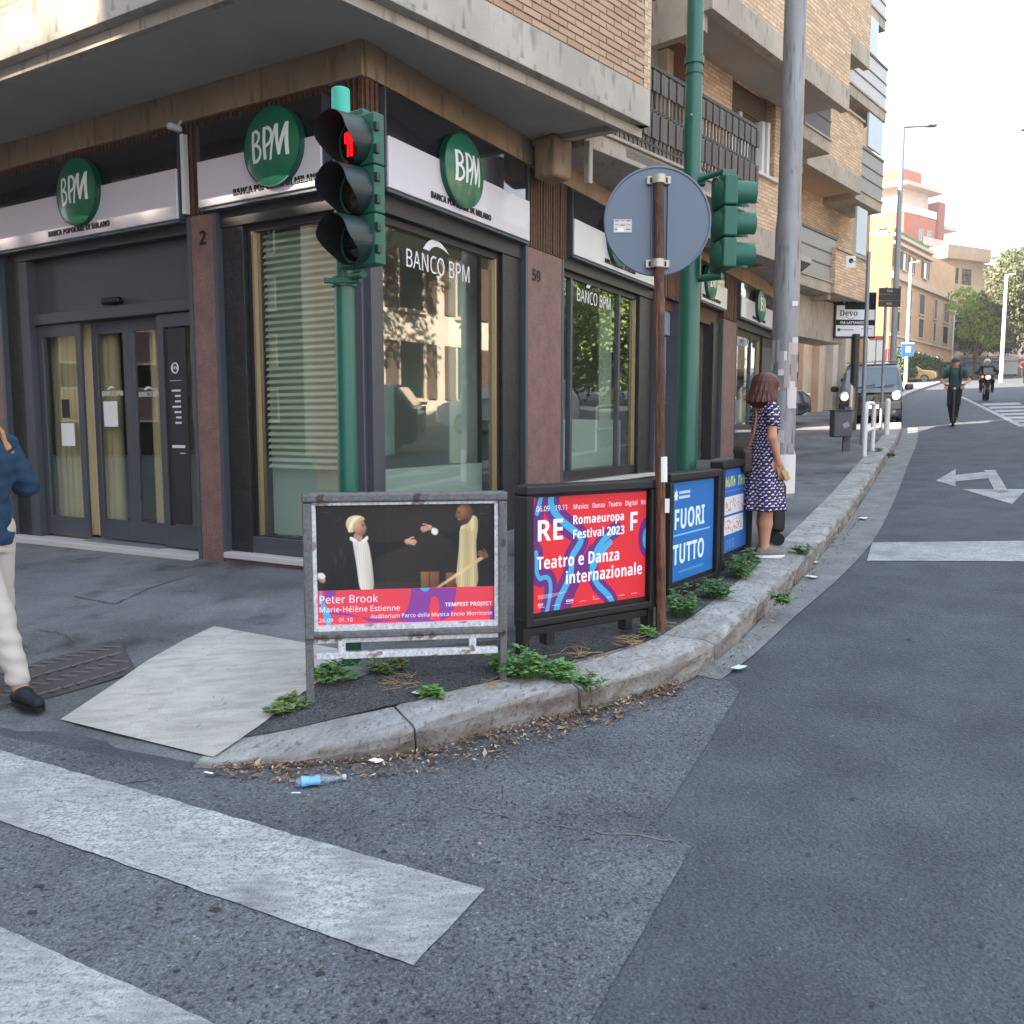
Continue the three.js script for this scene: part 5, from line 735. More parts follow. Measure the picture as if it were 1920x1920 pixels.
suv('dark blue off-road car coming out of the forecourt behind the lamp post', M.carBlue, 6.55, 25.7, 1.4, walk);
suv('black car parked against the cream pilasters', M.carDark, 13.9, 33.2, -0.45, walk);

// ---------- people: smooth bodies meshed from distance fields ----------
function nets(fn, lo, hi, c) {                                       // naive surface nets
  const n = [0, 1, 2].map((i) => Math.ceil((hi[i] - lo[i]) / c) + 1), N = n[0] * n[1] * n[2], f = new Float32Array(N), at = (i, j, k) => (k * n[1] + j) * n[0] + i;
  for (let k = 0; k < n[2]; k++) for (let j = 0; j < n[1]; j++) for (let i = 0; i < n[0]; i++) f[at(i, j, k)] = fn(lo[0] + i * c, lo[1] + j * c, lo[2] + k * c);
  const id = new Int32Array(N).fill(-1), pos = [], idx = [];
  for (let k = 0; k + 1 < n[2]; k++) for (let j = 0; j + 1 < n[1]; j++) for (let i = 0; i + 1 < n[0]; i++) {
    let s = 0, x = 0, y = 0, z = 0, cnt = 0; const v = []; for (let q = 0; q < 8; q++) { const w = f[at(i + (q & 1), j + ((q >> 1) & 1), k + (q >> 2))]; v.push(w); if (w < 0) s++; }
    if (!s || s === 8) continue;
    for (let a = 0; a < 8; a++) for (const b of [1, 2, 4]) if (!(a & b) && v[a] < 0 !== v[a | b] < 0) { const t = v[a] / (v[a] - v[a | b]); x += (a & 1) + (b === 1 ? t : 0); y += ((a >> 1) & 1) + (b === 2 ? t : 0); z += (a >> 2) + (b === 4 ? t : 0); cnt++; }
    id[at(i, j, k)] = pos.length / 3; pos.push(lo[0] + (i + x / cnt) * c, lo[1] + (j + y / cnt) * c, lo[2] + (k + z / cnt) * c);
  }
  for (let k = 1; k + 1 < n[2]; k++) for (let j = 1; j + 1 < n[1]; j++) for (let i = 1; i + 1 < n[0]; i++) {
    const a = f[at(i, j, k)] < 0; const quad = (p, q, r, s, flip) => { if (p < 0 || q < 0 || r < 0 || s < 0) return; flip ? idx.push(p, r, q, p, s, r) : idx.push(p, q, r, p, r, s); };
    if (a !== f[at(i + 1, j, k)] < 0) quad(id[at(i, j - 1, k - 1)], id[at(i, j, k - 1)], id[at(i, j, k)], id[at(i, j - 1, k)], !a);
    if (a !== f[at(i, j + 1, k)] < 0) quad(id[at(i - 1, j, k - 1)], id[at(i - 1, j, k)], id[at(i, j, k)], id[at(i, j, k - 1)], !a);
    if (a !== f[at(i, j, k + 1)] < 0) quad(id[at(i - 1, j - 1, k)], id[at(i, j - 1, k)], id[at(i, j, k)], id[at(i - 1, j, k)], !a);
  }
  const g = new THREE.BufferGeometry(); g.setAttribute('position', new THREE.Float32BufferAttribute(pos, 3)); g.setIndex(idx); g.computeVertexNormals();
  const uv = new Float32Array(pos.length / 3 * 2); for (let i = 0; i < pos.length / 3; i++) { uv[i * 2] = Math.atan2(pos[i * 3], pos[i * 3 + 2]) * 0.18; uv[i * 2 + 1] = pos[i * 3 + 1]; } g.setAttribute('uv', new THREE.BufferAttribute(uv, 2)); return g;
}
const cap = (a, b, ra, rb = ra) => { const d = [b[0] - a[0], b[1] - a[1], b[2] - a[2]], l = d[0] ** 2 + d[1] ** 2 + d[2] ** 2; return (x, y, z) => { const t = clamp(((x - a[0]) * d[0] + (y - a[1]) * d[1] + (z - a[2]) * d[2]) / l); return Math.hypot(x - a[0] - d[0] * t, y - a[1] - d[1] * t, z - a[2] - d[2] * t) - ra - (rb - ra) * t; }; };
const ell = (c, r) => (x, y, z) => { const u = (x - c[0]) / r[0], v = (y - c[1]) / r[1], w = (z - c[2]) / r[2], k = Math.hypot(u, v, w), m = Math.hypot(u / r[0], v / r[1], w / r[2]); return m < 1e-6 ? -Math.min(...r) : k * (k - 1) / m; };
const stack = (rows, fold = 0, nf = 9) => (x, y, z) => {             // rows: [y, centre x, centre z, radius x, radius z]
  let i = 0; while (i + 2 < rows.length && y > rows[i + 1][0]) i++; const a = rows[i], b = rows[i + 1], t = clamp((y - a[0]) / (b[0] - a[0])), s = t * t * (3 - 2 * t), q = (k) => mix(a[k], b[k], s);
  const dx = x - q(1), dz = z - q(2), rx = q(3), rz = q(4), an = Math.atan2(dz, dx), k = Math.hypot(dx / rx, dz / rz), fo = fold ? fold * clamp((rows[rows.length - 1][0] - y) / (rows[rows.length - 1][0] - rows[0][0])) ** 1.5 * Math.sin(an * nf + 1.3 * Math.sin(an * 2)) : 0;
  const side = (k - 1) * Math.min(rx, rz) - fo, end = Math.max(rows[0][0] - y, y - rows[rows.length - 1][0]); return Math.max(side, end);
};
const smin = (a, b, k) => { const h = clamp(0.5 + 0.5 * (b - a) / k); return mix(b, a, h) - k * h * (1 - h); };
const blend = (ps, k) => (x, y, z) => { let r = ps[0](x, y, z); for (let i = 1; i < ps.length; i++) r = smin(r, ps[i](x, y, z), k); return r; };
const put = (o, X, Z, y, yaw) => { o.position.set(X, y, -Z); o.rotation.y = yaw; return o; };
// head facing +x with nose, brow, chin, ears; hair given separately
const headPrims = (c, s = 1) => { const p = (x, y, z) => [c[0] + x * s, c[1] + y * s, c[2] + z * s], r = (...v) => v.map((q) => q * s); return [ell(p(-0.01, 0.02, 0), r(0.092, 0.105, 0.075)), ell(p(0.03, -0.045, 0), r(0.06, 0.075, 0.056)), cap(p(0.085, 0.0, 0), p(0.108, -0.03, 0), 0.008 * s, 0.014 * s), ell(p(0.082, -0.062, 0), r(0.014, 0.009, 0.024)), ell(p(0.07, -0.1, 0), r(0.022, 0.02, 0.026)), ell(p(0.074, 0.018, 0.03), r(0.016, 0.008, 0.022)), ell(p(0.074, 0.018, -0.03), r(0.016, 0.008, 0.022)), ell(p(-0.01, -0.01, 0.078), r(0.02, 0.032, 0.011)), ell(p(-0.01, -0.01, -0.078), r(0.02, 0.032, 0.011))]; };
// hand: wrist w, along unit d, palm normal n, thumb side t; curl in radians
function handPrims(w, d, n, curl = 0.5, s = 1) {
  const D = new THREE.Vector3(...d).normalize(), Nn = new THREE.Vector3(...n).normalize(), S = D.clone().cross(Nn).normalize(), W = new THREE.Vector3(...w), ps = [], A = (v) => v.toArray();
  const at = (a, b, c) => W.clone().addScaledVector(D, a * s).addScaledVector(S, b * s).addScaledVector(Nn, c * s);
  for (const b of [-0.028, -0.01, 0.01, 0.027]) ps.push(cap(A(at(0.0, b * 0.7, 0)), A(at(0.085, b, 0)), 0.014 * s, 0.012 * s));
  [[-0.03, 0.066], [-0.01, 0.078], [0.01, 0.074], [0.029, 0.056]].forEach(([b, L]) => { let p = at(0.085, b, 0), a = 0; for (let k = 0; k < 3; k++) { a += curl; const q = p.clone().addScaledVector(D, Math.cos(a) * L / 3 * s * 1.25).addScaledVector(Nn, Math.sin(a) * L / 3 * s * 1.25); ps.push(cap(A(p), A(q), (0.0098 - k * 0.0012) * s, (0.0088 - k * 0.0012) * s)); p = q; } });
  const t0 = at(0.02, -0.03, 0.004), t1 = at(0.055, -0.055, 0.018), t2 = at(0.088, -0.058, 0.034); ps.push(cap(A(t0), A(t1), 0.0125 * s, 0.0105 * s), cap(A(t1), A(t2), 0.0105 * s, 0.0085 * s)); return ps;
}
const headGeo = (c, s = 1, cell = 0.006) => nets(blend(headPrims(c, s), 0.012), [c[0] - 0.14, c[1] - 0.15, c[2] - 0.12], [c[0] + 0.15, c[1] + 0.15, c[2] + 0.12], cell);
const handGeo = (w, d, n, curl, s = 1, cell = 0.0035) => nets(blend(handPrims(w, d, n, curl, s), 0.006), ...((q) => [q.map((v) => v - 0.125), q.map((v) => v + 0.125)])(w.map((v, i) => v + d[i] / Math.hypot(...d) * 0.08)), cell);
const eyesOf = (c, s, parent) => { for (const z of [-1, 1]) obj('eye', [new THREE.SphereGeometry(0.011 * s, 10, 8).translate(c[0] + 0.078 * s, c[1] + 0.003 * s, c[2] + z * 0.031 * s)], std({ color: 0x1c120e, roughness: 0.2 }), parent); };
function shoe(x, y, z, yaw, mat, soleMat, parent, L = 0.26) { const g = nets(blend([cap([-L * 0.32, 0.045, 0], [-L * 0.1, 0.06, 0], 0.042, 0.042), cap([-L * 0.1, 0.055, 0], [L * 0.42, 0.036, 0], 0.042, 0.034)], 0.03), [-0.24, 0.012, -0.1], [0.24, 0.14, 0.1], 0.008), m = obj('shoe', [g.rotateY(yaw).translate(x, y, z)], mat, parent); const s = new THREE.Shape(); s.absellipse(0.01, 0, L * 0.54, 0.052, 0, Math.PI * 2); obj('sole', [new THREE.ExtrudeGeometry(s, { depth: 0.022, bevelEnabled: false, curveSegments: 20 }).rotateX(-Math.PI / 2).rotateY(yaw).translate(x, y, z)], soleMat, m); return m; }

{ // woman waiting at the kerb, facing up the street
  const s = thing('person', 'woman in a short dark patterned dress with bobbed brown hair standing at the kerb', 'person');
  const bare = std({ color: 0xc08a68, roughness: 0.55 });
  const legs = [cap([0, 0.07, 0.07], [0.005, 0.3, 0.075], 0.036, 0.053), cap([0.005, 0.3, 0.075], [0.012, 0.47, 0.08], 0.053, 0.056), cap([0.012, 0.47, 0.08], [0, 0.82, 0.09], 0.058, 0.085), cap([0, 0.07, 0.07], [0.08, 0.035, 0.07], 0.034, 0.028), cap([0.05, 0.07, -0.08], [0.045, 0.3, -0.08], 0.036, 0.053), cap([0.045, 0.3, -0.08], [0.045, 0.47, -0.08], 0.053, 0.056), cap([0.045, 0.47, -0.08], [0, 0.82, -0.09], 0.058, 0.085), cap([0.05, 0.07, -0.08], [0.13, 0.035, -0.08], 0.034, 0.028)];
  const trunk = [stack([[0.8, 0, 0, 0.09, 0.15], [1.0, 0, 0, 0.085, 0.12], [1.22, 0.01, 0, 0.1, 0.14], [1.34, 0, 0, 0.06, 0.16]]), cap([-0.005, 1.33, 0], [0.01, 1.43, 0], 0.05, 0.046)];
  const arms = [cap([0, 1.31, 0.165], [-0.02, 1.06, 0.21], 0.042, 0.036), cap([-0.02, 1.06, 0.21], [0.06, 0.83, 0.19], 0.036, 0.024), cap([0, 1.31, -0.165], [-0.01, 1.06, -0.2], 0.042, 0.036), cap([-0.01, 1.06, -0.2], [0.07, 0.84, -0.19], 0.036, 0.024)];
  const parts = [nets(blend([...legs, ...trunk, ...arms], 0.03), [-0.2, 0.0, -0.3], [0.22, 1.48, 0.3], 0.0115), headGeo([0.02, 1.51, -0.01], 0.92), handGeo([0.06, 0.83, 0.19], [0.35, -1, 0], [0.5, 0, -1], 0.35), handGeo([0.07, 0.84, -0.19], [0.35, -1, 0], [0.5, 0, 1], 0.35)];
  const body = obj('body', parts, bare, s); eyesOf([0.02, 1.51, -0.01], 0.92, body);
  const Tdress = canvasTex(512, 512, (c) => { c.fillStyle = '#261f3d'; c.fillRect(0, 0, 512, 512); const cols = ['#d9d6e4', '#6a2b52', '#c7c6da', '#4a3b78', '#e6e2ea', '#3a2d5c']; for (let i = 0; i < 420; i++) { c.fillStyle = cols[i % 6]; c.save(); const x = (i % 21) * 25 + rnd(10), y = ((i / 21) | 0) * 26 + rnd(10); for (const ox of [0, -512, 512]) { c.save(); c.translate(x + ox, y); c.rotate(-0.7 + rnd(0.5)); c.beginPath(); c.ellipse(0, 0, 14, 4.5, 0, 0, 7); c.ellipse(5, 6, 8, 3.4, 0.6, 0, 7); c.fill(); c.restore(); } c.restore(); } });
  Tdress.wrapS = Tdress.wrapT = THREE.RepeatWrapping; Tdress.repeat.set(2.2, 1.9);
  const dressF = blend([stack([[0.42, 0.005, 0, 0.185, 0.235], [0.6, 0.0, 0, 0.16, 0.21], [0.86, -0.005, 0, 0.125, 0.175], [1.03, 0, 0, 0.1, 0.13], [1.2, 0.012, 0, 0.118, 0.155], [1.3, 0.0, 0, 0.085, 0.19], [1.375, -0.002, 0, 0.05, 0.09]], 0.016, 8), cap([0, 1.31, 0.15], [-0.008, 1.2, 0.198], 0.06, 0.056), cap([0, 1.31, -0.15], [-0.008, 1.2, -0.195], 0.06, 0.056)], 0.03);
  obj('dress', nets(dressF, [-0.26, 0.4, -0.32], [0.26, 1.4, 0.32], 0.0105), std({ map: Tdress, roughness: 0.85 }), s);
  const hairF = (x, y, z) => { const a = blend([ell([-0.005, 1.535, -0.005], [0.118, 0.098, 0.108]), stack([[1.325, -0.02, 0, 0.085, 0.09], [1.37, -0.03, 0, 0.128, 0.132], [1.45, -0.025, -0.005, 0.118, 0.122], [1.55, -0.01, -0.005, 0.11, 0.108]])], 0.02)(x, y, z) - (0.006 * Math.sin(y * 34 + Math.atan2(z, x) * 3) * clamp((1.5 - y) * 8) + 0.0045 * Math.sin(Math.atan2(z, x) * 19 + y * 26) + 0.0028 * Math.sin(Math.atan2(z, x) * 47 - y * 14 + x * 60)) * clamp((1.61 - y) * 5); return Math.max(a, -ell([0.13, 1.47, -0.03], [0.085, 0.15, 0.07])(x, y, z)); };
  obj('hair', nets(hairF, [-0.2, 1.28, -0.18], [0.18, 1.66, 0.18], 0.0045), std({ color: 0x4e2114, roughness: 0.45 }), s);
  const sm = std({ map: T.plaster, color: 0x8a8480 }); shoe(0.045, 0, 0.07, 0, sm, M.white, s, 0.25); shoe(0.095, 0, -0.08, 0, sm, M.white, s, 0.25);
  put(s, 2.23, 7.57, walk(2.23, 7.57), 0.12);
  const bag = thing('shoulder_bag', 'brown leather shoulder bag hanging at the woman\'s back', 'bag');
  obj('pouch', [rbox(0.1, 0.2, 0.26, 0.04).rotateX(0.1).translate(-0.2, 0.86, 0.02)], std({ color: 0x3f2e28, roughness: 0.5 }), bag); obj('flap', [rbox(0.105, 0.1, 0.265, 0.04).rotateX(0.1).translate(-0.205, 0.93, 0.02)], std({ color: 0x33241f, roughness: 0.5 }), bag);
  obj('strap', [tube([[-0.2, 0.95, 0.12], [-0.16, 1.1, 0.15], [-0.115, 1.24, 0.09], [-0.075, 1.37, -0.04], [0.02, 1.4, -0.1], [0.1, 1.25, -0.02], [0.0, 1.0, -0.16], [-0.18, 0.95, -0.08]].map((p) => new THREE.Vector3(...p)), 0.011, 60, 6)], std({ color: 0x8a5a34, roughness: 0.6 }), bag); put(bag, 2.23, 7.57, walk(2.23, 7.57), 0.12);
  const pur = thing('purse', 'small tan purse held in the woman\'s lowered hand', 'purse'); obj('case', [rbox(0.05, 0.1, 0.03, 0.01).rotateZ(0.5).translate(0.115, 0.735, 0.2)], std({ color: 0xc09a68, roughness: 0.6 }), pur); obj('clasp', [rbox(0.012, 0.02, 0.034, 0.004).rotateZ(0.5).translate(0.13, 0.755, 0.2)], M.gold, pur); put(pur, 2.23, 7.57, walk(2.23, 7.57), 0.12);
  const tb = thing('trolley_bag', 'black wheeled shopping bag standing behind the woman', 'bag'), X = 2.5, Z = 8.1, gy = walk(X, Z); obj('sack', [rbox(0.16, 0.5, 0.3, 0.06).translate(X, gy + 0.36, -Z)], M.black, tb); obj('handle', [tube([P3(X - 0.02, Z + 0.12, gy + 0.5), P3(X - 0.02, Z + 0.12, gy + 0.9), P3(X - 0.02, Z, gy + 0.97), P3(X - 0.02, Z - 0.12, gy + 0.9), P3(X - 0.02, Z - 0.12, gy + 0.5)], 0.012, 30, 6)], M.steel, tb); for (const k of [-1, 1]) obj('wheel', [new THREE.CylinderGeometry(0.06, 0.06, 0.03, 16).rotateX(Math.PI / 2).translate(X, gy + 0.06, -Z + k * 0.14)], M.tyre, tb); rebase(tb, X, Z, gy);
}
{ // man with beige trousers walking in at the left, one hand raised to his face
  const s = thing('person', 'man in a blue jacket and beige trousers with one forearm raised, walking past the ramp', 'person'), skin = std({ color: 0xc28d68, roughness: 0.55 });
  // facing +x; near side is +z
  const hipY = 0.92, trunk = [stack([[0.88, 0, 0, 0.11, 0.16], [1.1, 0, 0, 0.115, 0.15], [1.35, 0.01, 0, 0.12, 0.19], [1.47, 0, 0, 0.07, 0.2]]), cap([0, 1.46, 0], [0.03, 1.57, 0], 0.06, 0.058)];
  const legN = [cap([0.0, hipY, 0.09], [0.23, 0.5, 0.11], 0.095, 0.06), cap([0.23, 0.5, 0.11], [0.36, 0.09, 0.12], 0.06, 0.042)], legF = [cap([0.0, hipY, -0.09], [-0.02, 0.5, -0.1], 0.095, 0.06), cap([-0.02, 0.5, -0.1], [-0.3, 0.14, -0.1], 0.06, 0.042)];
  const elbow = [0.13, 1.17, 0.26], wrist = [0.03, 1.41, 0.17], armN = [cap([0.0, 1.42, 0.2], elbow, 0.055, 0.045), cap(elbow, wrist, 0.042, 0.03)], armF = [cap([0, 1.42, -0.2], [0.04, 1.19, -0.29], 0.055, 0.045), cap([0.04, 1.19, -0.29], [0.07, 1.43, -0.13], 0.042, 0.03)];
  const body = obj('body', [nets(blend([...trunk, ...legN, ...legF, ...armN, ...armF], 0.03), [-0.42, 0, -0.4], [0.46, 1.62, 0.42], 0.0125), headGeo([0.04, 1.66, 0], 1.0), handGeo(wrist, [-0.25, 1, -0.35], [0, 0.3, -1], 0.5, 1.05), handGeo([0.07, 1.43, -0.13], [0.05, 1, 0.35], [-0.3, 0.3, 1], 0.5, 1.05)], skin, s); eyesOf([0.04, 1.66, 0], 1, body);
  obj('hair', nets((x, y, z) => Math.max(ell([0.0, 1.69, 0], [0.112, 0.105, 0.092])(x, y, z), -ell([0.14, 1.63, 0], [0.1, 0.11, 0.1])(x, y, z)), [-0.16, 1.55, -0.14], [0.16, 1.84, 0.14], 0.007), std({ color: 0x2a201a, roughness: 0.6 }), s);
  const wr = (f, a, k) => (x, y, z) => f(x, y, z) + a * (Math.sin(y * 46 + Math.sin(x * 23 + z * 17) * 1.6) + 0.7 * Math.sin(y * 83 + x * 37)) * k(y);
  const tr_ = blend([cap([0.0, 0.95, 0.085], [0.22, 0.5, 0.11], 0.11, 0.076), cap([0.22, 0.5, 0.11], [0.345, 0.15, 0.12], 0.076, 0.06), cap([0.0, 0.95, -0.085], [-0.02, 0.5, -0.1], 0.115, 0.085), cap([-0.02, 0.5, -0.1], [-0.28, 0.2, -0.1], 0.085, 0.068), stack([[0.82, 0, 0, 0.12, 0.17], [0.98, 0, 0, 0.125, 0.17]])], 0.03);
  obj('trousers', nets((x, y, z) => Math.max(wr(tr_, 0.0045, (q) => sstep(0.75, 0.3, q))(x, y, z), 0.1 - y), [-0.42, 0.06, -0.26], [0.46, 1.06, 0.28], 0.0115), std({ color: 0xb9aea3, roughness: 0.9 }), s);
  const jk = blend([stack([[0.86, 0, 0, 0.14, 0.19], [1.1, 0, 0, 0.135, 0.175], [1.35, 0.01, 0, 0.142, 0.215], [1.46, 0, 0, 0.1, 0.2], [1.53, 0.01, 0, 0.07, 0.075]]), cap([0.0, 1.42, 0.19], elbow, 0.082, 0.07), cap(elbow, [0.088, 1.27, 0.222], 0.068, 0.06), cap([0, 1.42, -0.19], [0.04, 1.19, -0.29], 0.082, 0.07), cap([0.04, 1.19, -0.29], [0.053, 1.29, -0.22], 0.068, 0.06)], 0.035);
  obj('jacket', nets(wr(jk, 0.004, () => 1), [-0.26, 0.84, -0.42], [0.32, 1.56, 0.42], 0.0115), std({ color: 0x17344c, roughness: 0.85 }), s);
  obj('wristband', [new THREE.TorusGeometry(0.034, 0.009, 8, 20).rotateX(-1.1).translate(0.067, 1.405, -0.147)], M.black, s);
  const dk = std({ color: 0x10151f, roughness: 0.7 }); shoe(0.42, 0.0, 0.14, -0.3, dk, M.black, s, 0.29); const fs_ = shoe(-0.3, 0.06, -0.1, 0, dk, M.black, s, 0.29);
  put(s, -3.05, 4.86, walk(-2.75, 4.8) + 0.006, -0.3);
}
// ---------- riders up the road ----------
function rider(o) {                                                  // facing +x, local joints given
  const s = thing('person', o.label, 'person'), P = o.P, sk = M.skin;
  const limbs = [cap(P.hipL, P.kneeL, 0.08, 0.058), cap(P.kneeL, P.footL, 0.055, 0.04), cap(P.hipR, P.kneeR, 0.08, 0.058), cap(P.kneeR, P.footR, 0.055, 0.04), cap(P.shL, P.elL, 0.05, 0.04), cap(P.elL, P.haL, 0.038, 0.028), cap(P.shR, P.elR, 0.05, 0.04), cap(P.elR, P.haR, 0.038, 0.028)], tor = [cap(P.pelvis, P.chest, 0.13, 0.15), cap(P.shL, P.shR, 0.07, 0.07), cap(P.chest, P.neck, 0.08, 0.055)];
  const b = o.b ?? [[-0.7, -0.05, -0.6], [0.9, 2.0, 0.6]], body = obj('body', [nets(blend([...limbs, ...tor], 0.04), b[0], b[1], 0.02), headGeo(P.head, 1, 0.012), handGeo(P.haL, o.hd ?? [1, -0.3, 0], [0, -1, 0], 0.9, 1, 0.006), handGeo(P.haR, o.hd ?? [1, -0.3, 0], [0, -1, 0], 0.9, 1, 0.006)], sk, s); eyesOf(P.head, 1, body);
  obj('trousers', nets(blend([cap(P.hipL, P.kneeL, 0.1, 0.075), cap(P.kneeL, P.footL, 0.07, 0.058), cap(P.hipR, P.kneeR, 0.1, 0.075), cap(P.kneeR, P.footR, 0.07, 0.058), ell(P.pelvis, [0.14, 0.12, 0.17])], 0.04), b[0], b[1], 0.02), o.trousers, s);
  const sl = o.short ? 0.55 : 1, el = (a, c) => a.map((v, i) => mix(v, c[i], sl)), top = [cap(P.pelvis, P.chest, 0.15, 0.175), cap(P.shL, P.shR, 0.09, 0.09), cap(P.shL, el(P.shL, P.elL), 0.075, 0.065), cap(P.shR, el(P.shR, P.elR), 0.075, 0.065)]; if (!o.short) top.push(cap(P.elL, P.haL, 0.06, 0.04), cap(P.elR, P.haR, 0.06, 0.04));
  obj('shirt', nets(blend(top, 0.04), b[0], b[1], 0.018), o.shirt, s); const h = P.head;
  obj('helmet', nets((x, y, z) => Math.max(ell([h[0] - 0.01, h[1] + 0.04, h[2]], [0.145, 0.13, 0.125])(x, y, z), (h[1] + (o.full ? -0.1 : 0.03)) - y, o.full ? -ell([h[0] + 0.16, h[1] - 0.01, h[2]], [0.1, 0.06, 0.1])(x, y, z) : -1), [h[0] - 0.2, h[1] - 0.2, h[2] - 0.2], [h[0] + 0.2, h[1] + 0.22, h[2] + 0.2], 0.012), o.helmet, s);
  if (o.straps) obj('backpack', [rbox(0.16, 0.42, 0.28, 0.05).translate(P.chest[0] - 0.22, P.chest[1] - 0.08, 0), tube([[-0.14, 0.2, 0.12], [0.06, 0.24, 0.12], [0.175, 0.05, 0.12], [0.14, -0.2, 0.13]].map(([x, y, z]) => new THREE.Vector3(P.chest[0] + x, P.chest[1] + y - 0.02, z)), 0.028), tube([[-0.14, 0.2, -0.12], [0.06, 0.24, -0.12], [0.175, 0.05, -0.12], [0.14, -0.2, -0.13]].map(([x, y, z]) => new THREE.Vector3(P.chest[0] + x, P.chest[1] + y - 0.02, z)), 0.028)], M.black, s);
  for (const f of [P.footL, P.footR]) shoe(f[0] + 0.06, f[1] - 0.07, f[2], 0, o.shoes ?? M.black, M.black, s, 0.28);
  return s;
}
{
  const X = 12.03, Z = 23.4, gy = road(X, Z), yaw = -Math.PI / 2 - 0.5;
  put(rider({ label: 'man in a green T-shirt and helmet riding an electric kick scooter down the road', short: true, straps: true, shirt: std({ color: 0x2f5450 }), trousers: std({ color: 0x14161c }), helmet: std({ color: 0x2c3a3c, roughness: 0.4 }), hd: [0.6, -0.6, 0], P: { pelvis: [-0.1, 1.06, 0], chest: [-0.06, 1.42, 0], neck: [-0.05, 1.6, 0], head: [-0.02, 1.72, 0], hipL: [-0.1, 1.02, -0.09], kneeL: [0.02, 0.62, -0.08], footL: [-0.05, 0.24, -0.05], hipR: [-0.1, 1.02, 0.09], kneeR: [-0.02, 0.62, 0.1], footR: [-0.3, 0.24, 0.05], shL: [-0.06, 1.5, -0.19], elL: [-0.12, 1.24, -0.33], haL: [0.12, 1.12, -0.2], shR: [-0.06, 1.5, 0.19], elR: [-0.12, 1.24, 0.33], haR: [0.12, 1.12, 0.2] } }), X, Z, gy, yaw);
  const k = thing('kick_scooter', 'black electric kick scooter under the man in the green T-shirt', 'scooter');
  obj('deck', [rbox(0.75, 0.06, 0.15, 0.02).translate(-0.15, 0.14, 0)], M.black, k); obj('stem', [bar(new THREE.Vector3(0.33, 0.16, 0), new THREE.Vector3(0.22, 1.12, 0), 0.025)], M.frameDark, k); obj('handlebar', [bar(new THREE.Vector3(0.22, 1.12, -0.25), new THREE.Vector3(0.22, 1.12, 0.25), 0.018)], M.black, k); obj('lamp', [rbox(0.04, 0.06, 0.06, 0.015).translate(0.26, 1.02, 0)], M.chrome, k);
  for (const x of [0.38, -0.52]) { const w = obj('wheel', [new THREE.TorusGeometry(0.085, 0.026, 10, 22).translate(x, 0.11, 0)], M.tyre, k); obj('hub', [new THREE.CylinderGeometry(0.06, 0.06, 0.04, 16).rotateX(Math.PI / 2).translate(x, 0.11, 0)], M.steel, w); } obj('mudguard', [rbox(0.2, 0.012, 0.06, 0.005).translate(-0.52, 0.235, 0)], M.black, k); put(k, X, Z, gy, yaw);
}
function moped(label, X, Z, yaw, lit, mat = M.black) {
  const k = thing('moped', label, 'motorcycle');
  obj('body_shell', nets(blend([cap([-0.6, 0.72, 0], [-0.05, 0.62, 0], 0.16, 0.15), cap([-0.5, 0.45, 0], [0.1, 0.32, 0], 0.13, 0.1), cap([0.1, 0.34, 0], [0.42, 0.42, 0], 0.12, 0.12), cap([0.42, 0.42, 0], [0.48, 0.95, 0], 0.13, 0.12), ell([0.5, 1.0, 0], [0.14, 0.14, 0.2])], 0.06), [-0.9, 0.1, -0.35], [0.8, 1.3, 0.35], 0.02), mat, k); obj('seat', [rbox(0.66, 0.1, 0.28, 0.05).translate(-0.38, 0.86, 0)], M.tyre, k);
  obj('handlebar', [bar(new THREE.Vector3(0.42, 1.08, -0.34), new THREE.Vector3(0.42, 1.08, 0.34), 0.02)], M.black, k); obj('windshield', [rbox(0.015, 0.3, 0.34, 0.006).rotateZ(0.3).translate(0.5, 1.24, 0)], M.carGlass, k); for (const z of [-1, 1]) obj('mirror', [rbox(0.03, 0.08, 0.12, 0.01).translate(0.44, 1.26, z * 0.34), bar(new THREE.Vector3(0.42, 1.08, z * 0.26), new THREE.Vector3(0.44, 1.24, z * 0.33), 0.008)], M.black, k);
  for (const x of [0.62, -0.62]) { const w = obj('wheel', [new THREE.TorusGeometry(0.2, 0.065, 10, 24).translate(x, 0.265, 0)], M.tyre, k); obj('rim', [new THREE.CylinderGeometry(0.15, 0.15, 0.06, 16).rotateX(Math.PI / 2).translate(x, 0.265, 0)], M.steel, w); } obj('fork', [bar(new THREE.Vector3(0.62, 0.27, 0.1), new THREE.Vector3(0.48, 0.8, 0.08), 0.022), bar(new THREE.Vector3(0.62, 0.27, -0.1), new THREE.Vector3(0.48, 0.8, -0.08), 0.022)], M.steel, k); obj('front_mudguard', [new THREE.TorusGeometry(0.28, 0.03, 6, 14, 2).rotateZ(0.5).scale(1, 1, 2).translate(0.62, 0.27, 0)], mat, k);
  obj('headlight', [new THREE.SphereGeometry(0.1, 14, 8).scale(0.5, 1, 1.1).translate(0.62, 0.97, 0)], lit ? M.headlight : M.chrome, k); if (lit) obj('indicator', [new THREE.SphereGeometry(0.05, 10, 6).translate(0.58, 1.0, 0.2)], std({ color: 0xff8a20, emissive: 0xff7a10, emissiveIntensity: 0.25 }), k);
  return put(k, X, Z, road(X, Z), yaw);
}
